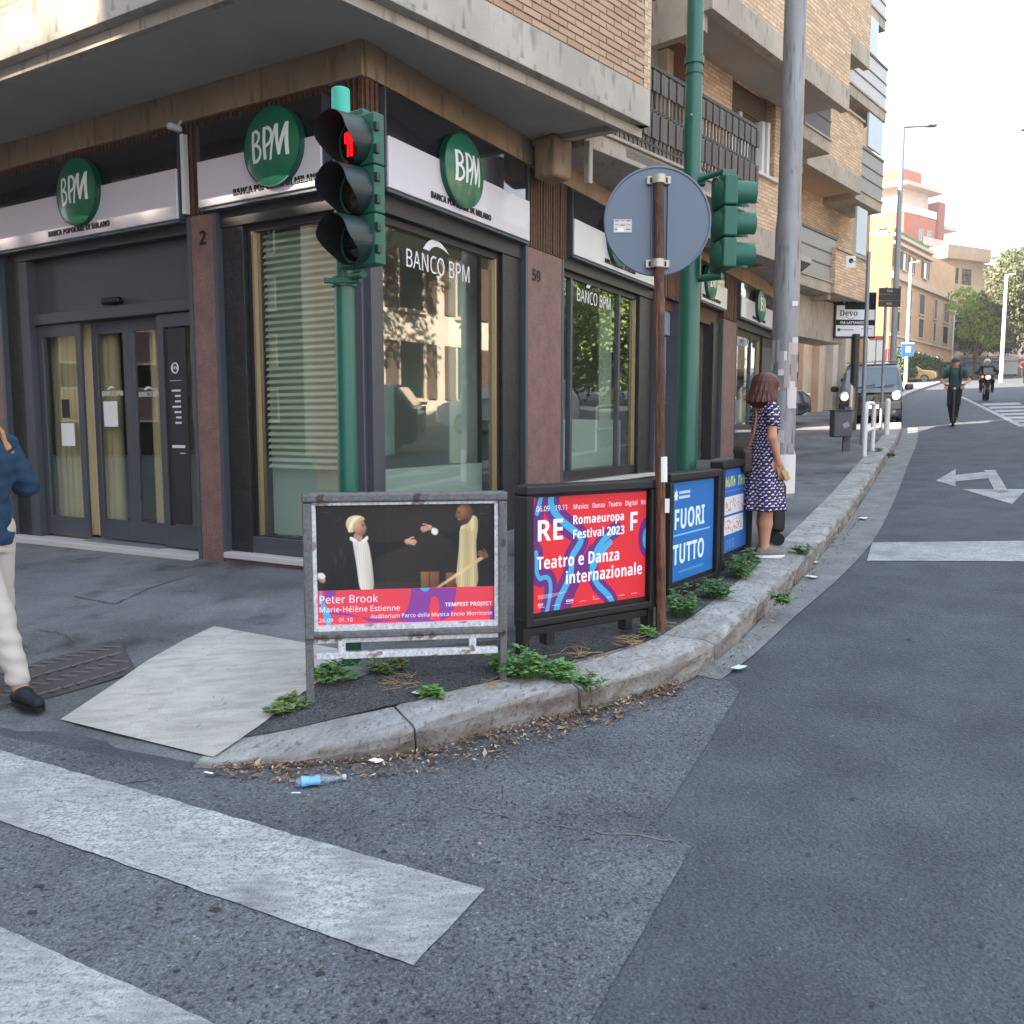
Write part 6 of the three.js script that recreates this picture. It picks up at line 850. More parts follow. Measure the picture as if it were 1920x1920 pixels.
{
  const X = 20.2, Z = 36.7, yaw = -Math.PI / 2 - 0.42, P = { pelvis: [-0.35, 0.98, 0], chest: [-0.2, 1.34, 0], neck: [-0.14, 1.5, 0], head: [-0.1, 1.63, 0], hipL: [-0.3, 0.95, -0.1], kneeL: [0.12, 0.84, -0.22], footL: [0.18, 0.42, -0.22], hipR: [-0.3, 0.95, 0.1], kneeR: [0.12, 0.84, 0.22], footR: [0.18, 0.42, 0.22], shL: [-0.18, 1.42, -0.2], elL: [0.05, 1.2, -0.4], haL: [0.32, 1.1, -0.3], shR: [-0.18, 1.42, 0.2], elR: [0.05, 1.2, 0.4], haR: [0.32, 1.1, 0.3] };
  put(rider({ label: 'rider in a black jacket and pale helmet on the lit moped', full: true, shirt: std({ color: 0x17181b }), trousers: std({ color: 0x121215 }), helmet: std({ color: 0xb8c0c4, roughness: 0.3 }), P }), X, Z, road(X, Z), yaw);
  moped('black moped with its headlight on coming down the road', X, Z, yaw, true);
  const X2 = 34.9, Z2 = 58.6; put(rider({ label: 'rider in a dark red jacket on the moped at the road edge', full: true, shirt: std({ color: 0x6a1f28 }), trousers: std({ color: 0x202024 }), helmet: std({ color: 0xd0a0a8, roughness: 0.3 }), P }), X2, Z2, road(X2, Z2), yaw); moped('dark moped ridden by the person in the red jacket', X2, Z2, yaw, false);
}

// ---------- houses on the hill ----------
M.orange = std({ map: T.plaster, color: 0xdcb08a }); M.trim = std({ map: T.plaster, color: 0xd9c3ae }); M.shutter = std({ color: 0x5a4640, roughness: 0.7 }); M.redWall = std({ map: T.plaster, color: 0xc0644c }); M.pale = std({ map: T.plaster, color: 0xddc6b2 }); M.tan = std({ map: T.plaster, color: 0xb59a80 }); M.tileRoof = std({ map: T.porphyry, color: 0xc88a6a });
function windowOn(F, t, y, w, h, parent, o = {}) {
  const f = obj('window', [F.box(t - 0.1, t + w + 0.1, y - 0.12, y, 0, 0.14), F.box(t - 0.1, t + w + 0.1, y + h, y + h + 0.1, 0, 0.1), F.box(t - 0.1, t, y, y + h, 0, 0.08), F.box(t + w, t + w + 0.1, y, y + h, 0, 0.08)], o.trim ?? M.trim, parent);
  obj('pane', [F.box(t, t + w, y, y + h, -0.02, 0.02)], o.closed ? M.shutter : M.carGlass, f);
  if (o.shutters) obj('shutters', [F.box(t - w * 0.55, t - 0.1, y, y + h, 0.02, 0.08), F.box(t + w + 0.1, t + w * 1.55, y, y + h, 0.02, 0.08)], M.shutter, f);
  return f;
}
{
  const o = [30.44, 70], F = frameOf(o, aU, 1), h = thing('orange_house', 'orange rendered house with cornices and dark shuttered windows at the bend', 'building');
  const f2 = F.xz(18.4, 0), b2 = F.xz(18.4, -14), b1 = F.xz(-1, -14), l = F.xz(-2.5, -2.5);
  obj('wall', [prism([o, f2, b2, b1, l], 3, 16.8)], M.orange, h); obj('cornice', [F.box(0, 10.2, 16.15, 16.4, 0, 0.35), F.box(0, 18.5, 13.5, 14.0, 0, 0.3), F.box(-0.1, 10.4, 16.75, 17.0, -0.3, 0.3)], M.trim, h); obj('string_course', [F.box(0, 18.45, 8.95, 9.15, 0, 0.15)], M.trim, h);
  obj('roof_terrace', [prism([F.xz(0, -0.5), F.xz(10.2, -0.5), F.xz(10.2, -13), F.xz(0, -13)], 16.8, 17.3)], M.pale, h);
  for (const [t, y, w, hh, sh] of [[0.6, 14.5, 0.9, 1.35, 1], [2.6, 14.5, 0.9, 1.35, 1], [4.5, 14.5, 0.8, 1.35, 1], [8.3, 14.55, 1.0, 1.4, 1]]) windowOn(F, t, y, w, hh, h, { shutters: sh });
  for (const [t, w] of [[1.2, 1.2], [4.7, 0.6], [7.5, 1.5], [12.0, 0.7], [15.0, 1.8]]) { windowOn(F, t, 11.4, w, 1.7, h, { closed: t !== 4.7 }); windowOn(F, t, 9.4 - 0.0, w, 1.6, h, { closed: t === 7.5 }); }
  for (const t of [2.0, 7.5, 13]) windowOn(F, t, 6.4, 1.2, 1.8, h);
  obj('awning', [F.box(10.6, 16, 15.2, 15.3, -2.5, -0.2)], std({ color: 0xd8b48a }), h); obj('planter', [F.box(0.5, 10, 17.0, 17.5, -0.6, -0.1)], M.leaf, h); obj('downpipe', [bar(F.pt(18.3, 6, 0.1), F.pt(18.3, 13.4, 0.1), 0.08)], M.white, h);
  rebase(h, ...o, 5);
}
{
  const o = [58, 130], F = frameOf(o, 0.95, 1), FL2 = frameOf(o, 0.95 - Math.PI / 2 - 0.25, -1), h = thing('red_apartment_tower', 'tall red apartment building with white balconies high on the hill', 'building');
  obj('wall', [prism([o, F.xz(9, 0), F.xz(9, -12), FL2.xz(12, 0)], 8, 33.2)], M.redWall, h); obj('penthouse_wall', [prism([F.xz(0.5, -0.8), F.xz(8, -0.8), F.xz(8, -11), FL2.xz(11, -0.8)], 33.2, 37)], M.pale, h);
  obj('penthouse_roof', [prism([F.xz(-0.8, 0.8), F.xz(9.5, 0.8), F.xz(9.5, -12), FL2.xz(12.5, 0.8)], 37, 37.5)], M.pale, h); obj('upper_block', [prism([F.xz(1, -1.5), F.xz(7, -1.5), F.xz(7, -10), FL2.xz(12, -1.5)], 37.5, 40.2)], M.redWall, h); obj('parapet_glass', [F.box(0, 9, 33.3, 34.4, 0, 0.1), FL2.box(0, 12, 33.3, 34.4, 0, 0.1)], M.blind, h);
  for (const [k, y] of [29, 24.5, 20].entries()) { obj('balcony', [F.box(3.5, 9.2, y - 0.2, y, 0, 1.2), FL2.box(5, 11.5, y - 0.2, y, 0, 1.2)], M.pale, h); obj('railing', [F.box(3.5, 9.2, y, y + 1.0, 1.14, 1.2), FL2.box(5, 11.5, y, y + 1.0, 1.14, 1.2)], M.pale, h); for (const t of [4.2, 6.6]) windowOn(F, t, y + 0.1, 1.2, 2.2, h, { trim: M.pale }); for (const t of [2.2, 6.5, 9.5]) windowOn(FL2, t, y + 0.1, 1.3, 2.2, h, { trim: M.pale }); }
  obj('stair_tower', [prism([F.xz(9, 0.3), F.xz(11, 0.3), F.xz(11, -6), F.xz(9, -6)], 8, 36)], std({ map: T.plaster, color: 0x9a4a44 }), h);
  rebase(h, ...o, 10);
  const o2 = F.xz(12, -2), F2 = frameOf(o2, 1.0, 1), r = thing('red_terrace_house', 'lower salmon red house stepping down beside the red tower', 'building'); obj('wall', [prism([o2, F2.xz(11, 0), F2.xz(11, -10), F2.xz(0, -10)], 8, 27.5)], M.redWall, r); obj('upper_wall', [prism([F2.xz(0, -1), F2.xz(4, -1), F2.xz(4, -9), F2.xz(0, -9)], 27.5, 33)], M.redWall, r); obj('eaves', [prism([F2.xz(-0.4, 0.6), F2.xz(11.4, 0.6), F2.xz(11.4, -10), F2.xz(-0.4, -10)], 27.5, 28), prism([F2.xz(-0.4, 0.2), F2.xz(6.5, 0.2), F2.xz(6.5, -9), F2.xz(-0.4, -9)], 33, 33.5)], M.pale, r); for (const t of [1, 4, 7.4]) windowOn(F2, t, 23.6, 1.4, 2.2, r, { trim: M.pale }); windowOn(F2, 1, 29, 1.4, 2.2, r, { trim: M.pale }); rebase(r, ...o2, 10);
}
{
  const o = [53.6, 108], F = frameOf(o, 1.12, 1), FL2 = frameOf(o, 1.12 - Math.PI / 2, -1), h = thing('tan_villa', 'tan modern villa with wide balconies above the trees', 'building');
  obj('wall', [prism([o, F.xz(9, 0), F.xz(9, -12), F.xz(0, -12)], 6, 22.2)], M.tan, h); obj('roof_slab', [prism([F.xz(-1, 1), F.xz(7, 1), F.xz(7, -12), F.xz(-1, -12)], 22.2, 23.8)], M.tan, h); obj('balcony', [F.box(-0.5, 10, 17.3, 19.0, 0, 1.6), F.box(0, 10, 11.5, 13.2, 0, 1.4)], M.tan, h); for (const [t, y] of [[0.6, 19.2], [3, 19.2], [1.4, 14], [5.5, 14]]) windowOn(F, t, y, 1.8, 2.1, h, { trim: M.tan }); windowOn(FL2, 1.5, 19.5, 1.6, 1.8, h, { trim: M.tan }); windowOn(FL2, 5, 19.5, 1.6, 1.8, h, { trim: M.tan }); rebase(h, ...o, 8);
  const b = thing('beige_house', 'plain beige house on the skyline above the dark trees', 'building'); obj('wall', [prism([[82, 140], [98, 138], [98, 150], [82, 152]], 8, 28)], M.pale, b); obj('roof', [prism([[81.5, 139.4], [98.5, 137.4], [98.5, 150.5], [81.5, 152.5]], 28, 28.7)], M.tan, b); rebase(b, 82, 140, 10);
}
// retaining wall under the trees
{ const w = thing('retaining_wall', 'long grey retaining wall at the foot of the trees', 'wall'), a = [43, 84.5], F = frameOf(a, 1.25, 1); obj('wall', [F.box(0, 40, 4, 8.4, -0.5, 0)], std({ map: T.concrete, color: 0x8d8580 }), w); obj('coping', [F.box(0, 40, 8.4, 8.6, -0.6, 0.08)], M.concrete, w); rebase(w, ...a, 6.3);
  structure(obj('hillside', [prism([[43, 86], [84, 98], [140, 140], [140, 300], [20, 300], [20, 120], [34, 92]], 4, 8.2)], std({ color: 0x4f5a34, roughness: 1 })), 'green slope behind the retaining wall'); }
// ---------- trees ----------
const leafQuad = (() => { const g = new THREE.BufferGeometry(); g.setAttribute('position', new THREE.Float32BufferAttribute([0, 0, 0, 0.5, 0.35, 0.12, 0, 1.2, 0, 0, 0, 0, 0, 1.2, 0, -0.5, 0.35, 0.12], 3)); g.computeVertexNormals(); return g; })();
const leafMat = (c) => phys({ color: c, roughness: 0.75, transmission: 0.3, thickness: 0 });
const leafAll = phys({ color: 0xffffff, vertexColors: true, roughness: 0.75, transmission: 0.3, thickness: 0 });
function leafCloud(n) {                                              // many leaves gathered into one mesh
  const src = leafQuad.attributes.position, k = src.count, pos = new Float32Array(n * k * 3), col = new Float32Array(n * k * 3), v = new THREE.Vector3();
  return {
    setMatrixAt(i, m) { for (let j = 0; j < k; j++) { v.fromBufferAttribute(src, j).applyMatrix4(m); v.toArray(pos, (i * k + j) * 3); } }, setColorAt(i, c) { for (let j = 0; j < k; j++) c.toArray(col, (i * k + j) * 3); },
    finish(name, parent) { const g = new THREE.BufferGeometry(); g.setAttribute('position', new THREE.BufferAttribute(pos, 3)); g.setAttribute('color', new THREE.BufferAttribute(col, 3)); g.computeVertexNormals(); const m = obj(name, g, leafAll, parent); m.userData.kind = 'stuff'; return m; },
  };
}
function tree(name, label, X, Z, y0, H, lobes, n, size, col, group, trunkR = 0.2) {     // lobes: [dx, dy, dz, r]
  const t = thing(name, label, 'tree', group), br = [];
  br.push(bar(P3(X, Z, y0 - 0.3), P3(X, Z, y0 + H * 0.45), trunkR, trunkR * 0.65, 10)); for (const [dx, dy, dz] of lobes) br.push(bar(P3(X, Z, y0 + H * 0.35), P3(X + dx, Z + dz, y0 + dy), trunkR * 0.45, trunkR * 0.12, 6));
  obj('trunk', br, std({ color: 0x4a3a2c, roughness: 0.95 }), t);
  const im = leafCloud(n), m = new THREE.Matrix4(), q = new THREE.Quaternion(), e = new THREE.Euler(), c = new THREE.Color(), base = new THREE.Color(col); let wsum = 0; const ws = lobes.map((l) => (wsum += l[3] ** 2));
  for (let i = 0; i < n; i++) { const r = rnd(wsum); const l = lobes[ws.findIndex((w) => r <= w)] ?? lobes[0]; const u = rnd(-1, 1), a = rnd(6.283), k = Math.sqrt(1 - u * u), cl = hash((u * 4) | 0, (a * 2.2) | 0, (l[0] * 50) | 0), rr = l[3] * (0.55 + 0.5 * Math.sqrt(rnd())) * (0.72 + 0.42 * cl); e.set(rnd(6.28), rnd(6.28), rnd(6.28)); q.setFromEuler(e); const s = size * rnd(0.6, 1.3); m.compose(P3(X + l[0] + Math.cos(a) * k * rr, Z + l[2] + Math.sin(a) * k * rr, y0 + l[1] + u * rr * 0.85), q, new THREE.Vector3(s, s, s)); im.setMatrixAt(i, m); c.copy(base).offsetHSL(rnd(-0.02, 0.02), rnd(-0.08, 0.08), rnd(-0.035, 0.045)); im.setColorAt(i, c); }
  im.finish('crown', t); return rebase(t, X, Z, y0);
}
const lob = (n, R, H, r0, r1) => Array.from({ length: n }, () => { const a = rnd(6.283), k = Math.sqrt(rnd()) * R; return [Math.cos(a) * k, H * rnd(0.55, 1), Math.sin(a) * k, rnd(r0, r1)]; });
tree('bright_tree', 'bright yellow-green tree beside the orange house', 41.3, 77, 6, 7.6, lob(9, 2.0, 6.8, 1.0, 1.7), 5000, 0.22, 0x8fa636);
tree('dark_evergreen', 'dark evergreen with a sunlit tan top behind the far lamp', 44.6, 72.5, 5.5, 10, lob(16, 4.2, 8.8, 1.7, 2.7), 11000, 0.25, 0x4c5230, 'evergreens on the bend');
tree('dark_evergreen', 'lower dark evergreen spreading behind the parked bins', 50, 77, 6, 9, lob(14, 4.0, 8.2, 1.7, 2.5), 8000, 0.26, 0x465029, 'evergreens on the bend');
tree('dark_evergreen', 'round evergreen on the slope under the tan villa', 55.5, 92, 8, 9, lob(12, 4.0, 8.2, 1.7, 2.6), 4000, 0.45, 0x4a562a, 'evergreens on the bend');
tree('ivy_tree', 'dense dark green shrub tree hanging over the wall by the orange house', 46.5, 86, 7, 6, lob(12, 3.2, 5.2, 1.4, 2.0), 4000, 0.34, 0x3d4c2a);
tree('terrace_tree', 'small round dark tree on the villa terrace', 62.5, 109, 19, 5, lob(6, 1.4, 3.6, 1.2, 1.7), 1500, 0.34, 0x3f4f33);
{ // clipped hedge in front of the orange house
  const F = frameOf([30.6, 67.6], aU - 0.05, 1), n = 9000, im = leafCloud(n), m = new THREE.Matrix4(), q = new THREE.Quaternion(), e = new THREE.Euler(), c = new THREE.Color(); for (let i = 0; i < n; i++) { e.set(rnd(6.28), rnd(6.28), rnd(6.28)); q.setFromEuler(e); const s = rnd(0.14, 0.26); m.compose(F.pt(rnd(1, 13.5), 5.7 + rnd(1.9), rnd(-1, 0)), q, new THREE.Vector3(s, s, s)); im.setMatrixAt(i, m); im.setColorAt(i, c.set(0x44592c).offsetHSL(rnd(-0.02, 0.02), 0, rnd(-0.03, 0.04))); }
  const h = thing('hedge', 'clipped green hedge in front of the orange house', 'hedge'); obj('hedge_stems', Array.from({ length: 24 }, (_, i) => bar(F.pt(1.2 + i * 0.52, 4.4, -0.5), F.pt(1.2 + i * 0.52, 7.0, -0.5 + rnd(-0.2, 0.2)), 0.04, 0.02, 6)), std({ color: 0x5a4a38 }), h); im.finish('foliage', h); rebase(h, ...F.xz(7), 5); }
// cars, bins and mopeds along the far side
suv('small yellow car parked in the sun at the bend', phys({ color: 0xc8a050, roughness: 0.3, clearcoat: 1 }), 33.2, 72.2, 1.0, road);
const binG = (label, X, Z, c) => { const s = thing('waste_container', label, 'bin', 'waste containers at the bend'), gy = road(X, Z), m = std({ color: c, roughness: 0.5 }); obj('container', [rbox(1.5, 1.3, 1.1, 0.12).translate(X, gy + 0.75, -Z)], m, s); obj('lid', [rbox(1.55, 0.22, 1.15, 0.1).translate(X, gy + 1.5, -Z)], m, s); for (const k of [-1, 1]) obj('wheel', [new THREE.CylinderGeometry(0.1, 0.1, 0.08, 12).rotateX(1.57).translate(X + k * 0.55, gy + 0.1, -Z + 0.5)], M.tyre, s); rebase(s, X, Z, gy); };
binG('dark blue waste container by the retaining wall', 43.5, 82, 0x2a4258); binG('grey waste container beside the blue one', 45.4, 82.6, 0x55605e); binG('white-lidded waste container at the end of the row', 47.6, 83, 0xa8aca4); binG('green waste container at the hedge end', 41.2, 81, 0x2f4a3a);
for (const [X, Z, l] of [[38.3, 79, 'moped parked nearest the hedge'], [39.3, 79.6, 'moped parked beside the waste containers'], [36.9, 78.2, 'moped parked by the blue sign']]) moped(l, X, Z, -0.6, false, M.panelDark);
{ const s = thing('parking_sign', 'blue square road sign on the slim lamp in front of the hedge', 'road sign'); obj('plate', [rbox(0.9, 1.0, 0.04, 0.02).translate(28.2, 7.1, -61.7)], std({ color: 0x2c62a8 }), s); obj('mark', [rbox(0.36, 0.4, 0.01, 0.004).translate(28.25, 7.1, -61.672), rbox(0.9, 0.12, 0.01, 0.004).translate(28.2, 7.54, -61.672)], M.white, s); obj('clamp', [bar(P3(28.3, 61.95, 7.1), P3(28.2, 61.7, 7.1), 0.05)], M.steel, s); rebase(s, 28.2, 61.7, 6.6);
  const r = thing('red_sign', 'small red sign on a pole above the van roof', 'road sign'); const X = 25.2, Z = 58, gy = road(X, Z); obj('pole', [bar(P3(X, Z, gy), P3(X, Z, gy + 2.6), 0.04)], M.steel, r); obj('plate', [new THREE.CylinderGeometry(0.4, 0.4, 0.03, 24).rotateX(1.57).translate(X, gy + 2.3, -Z)], std({ color: 0xb8322c }), r); obj('lower_plate', [rbox(0.7, 0.5, 0.03, 0.01).translate(X, gy + 1.55, -Z)], M.white, r); rebase(r, X, Z, gy); }
// ---------- what stands behind and beside the camera: seen in the windows, and blocks added for shade ----------
{ // flats across the side street, with slatted red-brown balconies
  const F = frameOf([-15.5, 3.8], Math.PI - 0.35, -1), h = thing('opposite_flats', 'pinkish flats with red-brown slatted balconies across the side street', 'building');
  obj('wall', [F.box(0, 24, -0.5, 19, -8, 0)], std({ map: T.plaster, color: 0xc39a82 }), h);
  for (let f = 0; f < 5; f++) for (const t of [2, 9, 16]) { const y = 3.6 + f * 3, b = obj('balcony', [F.box(t, t + 4.6, y, y + 0.2, 0, 1.2)], M.concrete, h); const g = []; for (let k = 0; k < 8; k++) g.push(F.box(t, t + 4.6, y + 0.26 + k * 0.11, y + 0.32 + k * 0.11, 1.14, 1.18)); obj('slats', g, std({ color: 0x7a3a30, roughness: 0.7 }), b); windowOn(F, t + 0.8, y + 0.3, 1.4, 2.1, h, { trim: M.white }); windowOn(F, t + 5.2, y + 0.9, 1.0, 1.3, h, { closed: true }); }
  obj('shop_front', [F.box(1, 23, 0.2, 3, 0, 0.1)], M.signDark, h); rebase(h, -15.5, 3.8, 0);
}
{ // two unseen blocks, added to keep the low sun off the crossing
  const along = [SUN_X, SUN_Z], side = [SUN_Z, -SUN_X], at2 = (a, p) => [along[0] * a + side[0] * p, along[1] * a + side[1] * p];
  const mk = (label, p0, p1, a0, H) => { const h = thing('added_shade_block', label, 'building'); obj('wall', [prism([at2(a0, p0), at2(a0, p1), at2(a0 + 14, p1), at2(a0 + 14, p0)], -1, H)], M.pale, h); const q = at2(a0, p0), F = frameOf(q, Math.atan2(side[0], side[1]), 1); for (let y = 2; y < H - 3; y += 3.2) for (let t = 1.5; t < p1 - p0 - 2; t += 3.4) windowOn(F, t, y, 1.2, 1.7, h, { closed: t % 2 < 1 }); rebase(h, ...at2(a0, (p0 + p1) / 2), 0); };
  mk('added unseen tall pale block keeping the low sun off the crossing', -26, 7.0, 44, 34);
  { const q = at2(38.5, 9.2); tree('added_shade_pine', 'added unseen tall pine thinning the sun that reaches the left fascia', q[0], q[1], 0, 26, [[0, 25, 0, 2.6], [2, 24.6, -1.5, 2.4], [-2, 25.2, 1.5, 2.4], [0.8, 26.2, 2.4, 2.2], [-1, 26, -2.4, 2.2], [1.2, 24, 3.6, 2.0]], 1300, 0.3, 0x4c5a30, undefined, 0.35); }  // pine added out of view to filter the sun on the left fascia
  { // added neighbour, roof pitched to set the shadow line on the bank front
    const h = thing('added_gabled_block', 'added unseen pale block with a pitched roof shading the bank front', 'building'), sh = new THREE.Shape([[7.05, -1], [30, -1], [30, 25.4], [11.6, 25.4], [7.05, 27.75]].map(([p, y]) => new THREE.Vector2(p, y)));
    const q = at2(44, 0); obj('wall', [new THREE.ExtrudeGeometry(sh, { depth: 14, bevelEnabled: false }).applyMatrix4(new THREE.Matrix4().makeBasis(new THREE.Vector3(side[0], 0, -side[1]), new THREE.Vector3(0, 1, 0), new THREE.Vector3(along[0], 0, -along[1])).setPosition(q[0], 0, -q[1]))], M.pale, h);
    const F = frameOf(at2(44, 7.05), Math.atan2(side[0], side[1]), 1); for (let y = 2; y < 22; y += 3.2) for (let t = 1.5; t < 20; t += 3.4) windowOn(F, t, y, 1.2, 1.7, h, { closed: t % 2 < 1 }); rebase(h, ...at2(44, 18), 0);
  }
}
{ // sunlit house and trees across the main street
  const F = frameOf([14.6, 7.0], 0.42, -1), h = thing('eaves_house', 'peach house with wide tiled eaves across the main street', 'building'), y0 = 1;
  obj('wall', [F.box(0, 15, 0, 8.2, -8, 0)], std({ map: T.plaster, color: 0xe4d6ca }), h); obj('eaves', [F.box(-0.8, 15.8, 8.2, 8.45, -9, 1.1)], std({ color: 0x5c4030 }), h); obj('roof', [prism([F.xz(-0.9, 1.2), F.xz(15.9, 1.2), F.xz(15.9, -9), F.xz(-0.9, -9)], 8.46, 8.9)], M.tileRoof, h); for (const y of [2.6, 5.6]) for (const t of [2, 6, 10, 13]) windowOn(F, t, y, 1.2, 1.9, h, { shutters: 1 });
  rebase(h, 14.6, 7.0, 1);
  tree('street_tree', 'high-crowned street tree standing before the peach house', 13.4, 12.8, road(13.4, 12.8), 11, lob(11, 2.6, 10.4, 1.3, 1.9).map((l) => [l[0], l[1] * 0.75 + 2.4, l[2], l[3]]), 9000, 0.15, 0x66743c, 'street trees across the road', 0.16);
  tree('street_tree', 'broad leafy tree rising behind the peach house', 20.5, 15.5, road(20.5, 15.5), 15, lob(14, 4.5, 13.5, 1.8, 2.6).map((l) => [l[0], l[1] + 0.6, l[2], l[3]]), 12000, 0.17, 0x66743c, 'street trees across the road', 0.24);
  tree('street_tree', 'leafy tree farthest from the road in the row across the street', 31, 31.5, road(31, 31.5), 9, lob(18, 3.4, 8.5, 1.4, 2.2).map((l, i) => [l[0], l[1] * (0.35 + (i % 4) * 0.2), l[2], l[3]]), 13000, 0.2, 0x7a8a44, 'street trees across the road', 0.24);
  tree('street_tree', 'leafy street tree farther up across the road', 25.8, 30.4, road(25.8, 30.4), 10, lob(18, 4.2, 9.5, 1.6, 2.4).map((l, i) => [l[0], l[1] * (0.35 + (i % 4) * 0.2), l[2], l[3]]), 14000, 0.2, 0x7a8a44, 'street trees across the road', 0.24);
  tree('street_tree', 'leafy tree at the top of the row across the road', 32, 37.5, road(32, 37.5), 11, lob(18, 4.5, 10, 1.7, 2.5).map((l, i) => [l[0], l[1] * (0.35 + (i % 4) * 0.2), l[2], l[3]]), 11000, 0.22, 0x6a7a40, 'street trees across the road', 0.24);
  suv('white car parked across the main street', M.carWhite, 14.8, 18.2, 0.55, road); suv('blue car parked across the main street below the white one', M.carBlue, 11.4, 11.4, 0.55, road);
}

scene.fog = new THREE.FogExp2(0xfff8f2, 0.0007);

// ---------- weeds, litter, manhole ----------
function weed(X, Z, R, H, n, label, col = 0x5f8a3e) {
  const t = thing('weed', label, 'weed', 'weeds along the kerb'), pos = [], colr = [], c = new THREE.Color(), st = [];
  for (let s = 0; s < n; s++) {
    const a = rnd(6.283), k = Math.sqrt(rnd()), bx = X + Math.cos(a) * k * R * 0.35, bz = Z + Math.sin(a) * k * R * 0.35, gy = walk(bx, bz), tx = X + Math.cos(a) * R * k, tz = Z + Math.sin(a) * R * k, h = H * (1.05 - 0.6 * k) * rnd(0.7, 1.1);
    st.push(bar(P3(bx, bz, gy - 0.01), P3(tx, tz, gy + h), 0.003, 0.0015, 4));
    for (let l = 0; l < 9; l++) {
      const f = rnd(0.25, 1), px = mix(bx, tx, f), pz = mix(bz, tz, f), py = gy + h * f, d = rnd(6.283), L = rnd(0.03, 0.065), w = L * rnd(0.26, 0.36), up = rnd(-0.3, 0.7), dx = Math.cos(d), dz = Math.sin(d), A = [px, py, -pz], Mi = [px + dx * L * 0.5, py + L * 0.5 * up + 0.006, -(pz + dz * L * 0.5)], E = [px + dx * L, py + L * up * 0.7, -(pz + dz * L)], Lf = [Mi[0] - dz * w, Mi[1] - 0.006, Mi[2] - dx * w], Rt = [Mi[0] + dz * w, Mi[1] - 0.006, Mi[2] + dx * w];
      c.set(col).offsetHSL(rnd(-0.02, 0.03), rnd(-0.1, 0.1), rnd(-0.06, 0.06)); for (const v of [A, Lf, Mi, A, Mi, Rt, Lf, E, Mi, Mi, E, Rt]) { pos.push(...v); colr.push(c.r, c.g, c.b); }
    }
  }
  const g = new THREE.BufferGeometry(); g.setAttribute('position', new THREE.Float32BufferAttribute(pos, 3)); g.setAttribute('color', new THREE.Float32BufferAttribute(colr, 3)); g.computeVertexNormals();
  const m = obj('leaves', uvMetric(g), M.weedLeaf, t); m.userData.kind = 'stuff'; obj('stems', st, M.weedStem, t); return rebase(t, X, Z, walk(X, Z));
}
M.weedLeaf = phys({ color: 0xffffff, vertexColors: true, roughness: 0.65, transmission: 0.25, thickness: 0 }); M.weedStem = std({ color: 0x5a6a38 });
weed(0.06, 4.62, 0.15, 0.19, 34, 'bushy weed growing between the two nearest poster stands'); weed(0.26, 4.62, 0.13, 0.1, 26, 'low weed trailing right beside the black stand foot'); weed(-0.06, 4.75, 0.1, 0.14, 14, 'thin weed at the grey stand leg');
weed(1.17, 5.75, 0.14, 0.22, 36, 'dense dark weed at the foot of the blue sale poster', 0x4a7436); weed(1.5, 6.2, 0.14, 0.17, 30, 'weed bunch under the middle of the blue sale stand', 0x4a7436); weed(1.86, 6.78, 0.15, 0.22, 30, 'weed bunch below the stand beside the woman', 0x4f7a38); weed(1.98, 7.1, 0.12, 0.2, 18, 'tall weed stalks near the woman\'s shoes', 0x5b8442);
weed(-1.0, 4.72, 0.16, 0.09, 34, 'grassy weeds along the ramp edge'); weed(-1.2, 4.42, 0.13, 0.06, 22, 'sparse weeds lower down the ramp edge', 0x667a3c); weed(-0.72, 4.82, 0.13, 0.08, 16, 'small weeds right of the green pole', 0x667a3c); weed(-0.42, 4.35, 0.07, 0.06, 10, 'tiny weed on the kerb joint'); weed(0.86, 5.3, 0.06, 0.07, 10, 'little weed at the rusty post');
for (const [X, Z, l] of [[1.93, 6.0, 'weed tuft in the gutter below the kerb bend'], [0.42, 4.38, 'tiny weed in the gutter under the kerb'], [2.62, 7.6, 'weed sprig by the kerb near the woman'], [7.0, 16.3, 'weed at the hoop barrier'], [6.75, 15.2, 'weed in the far gutter']]) weed(X, Z, 0.09, 0.1, 10, l, 0x55763a);
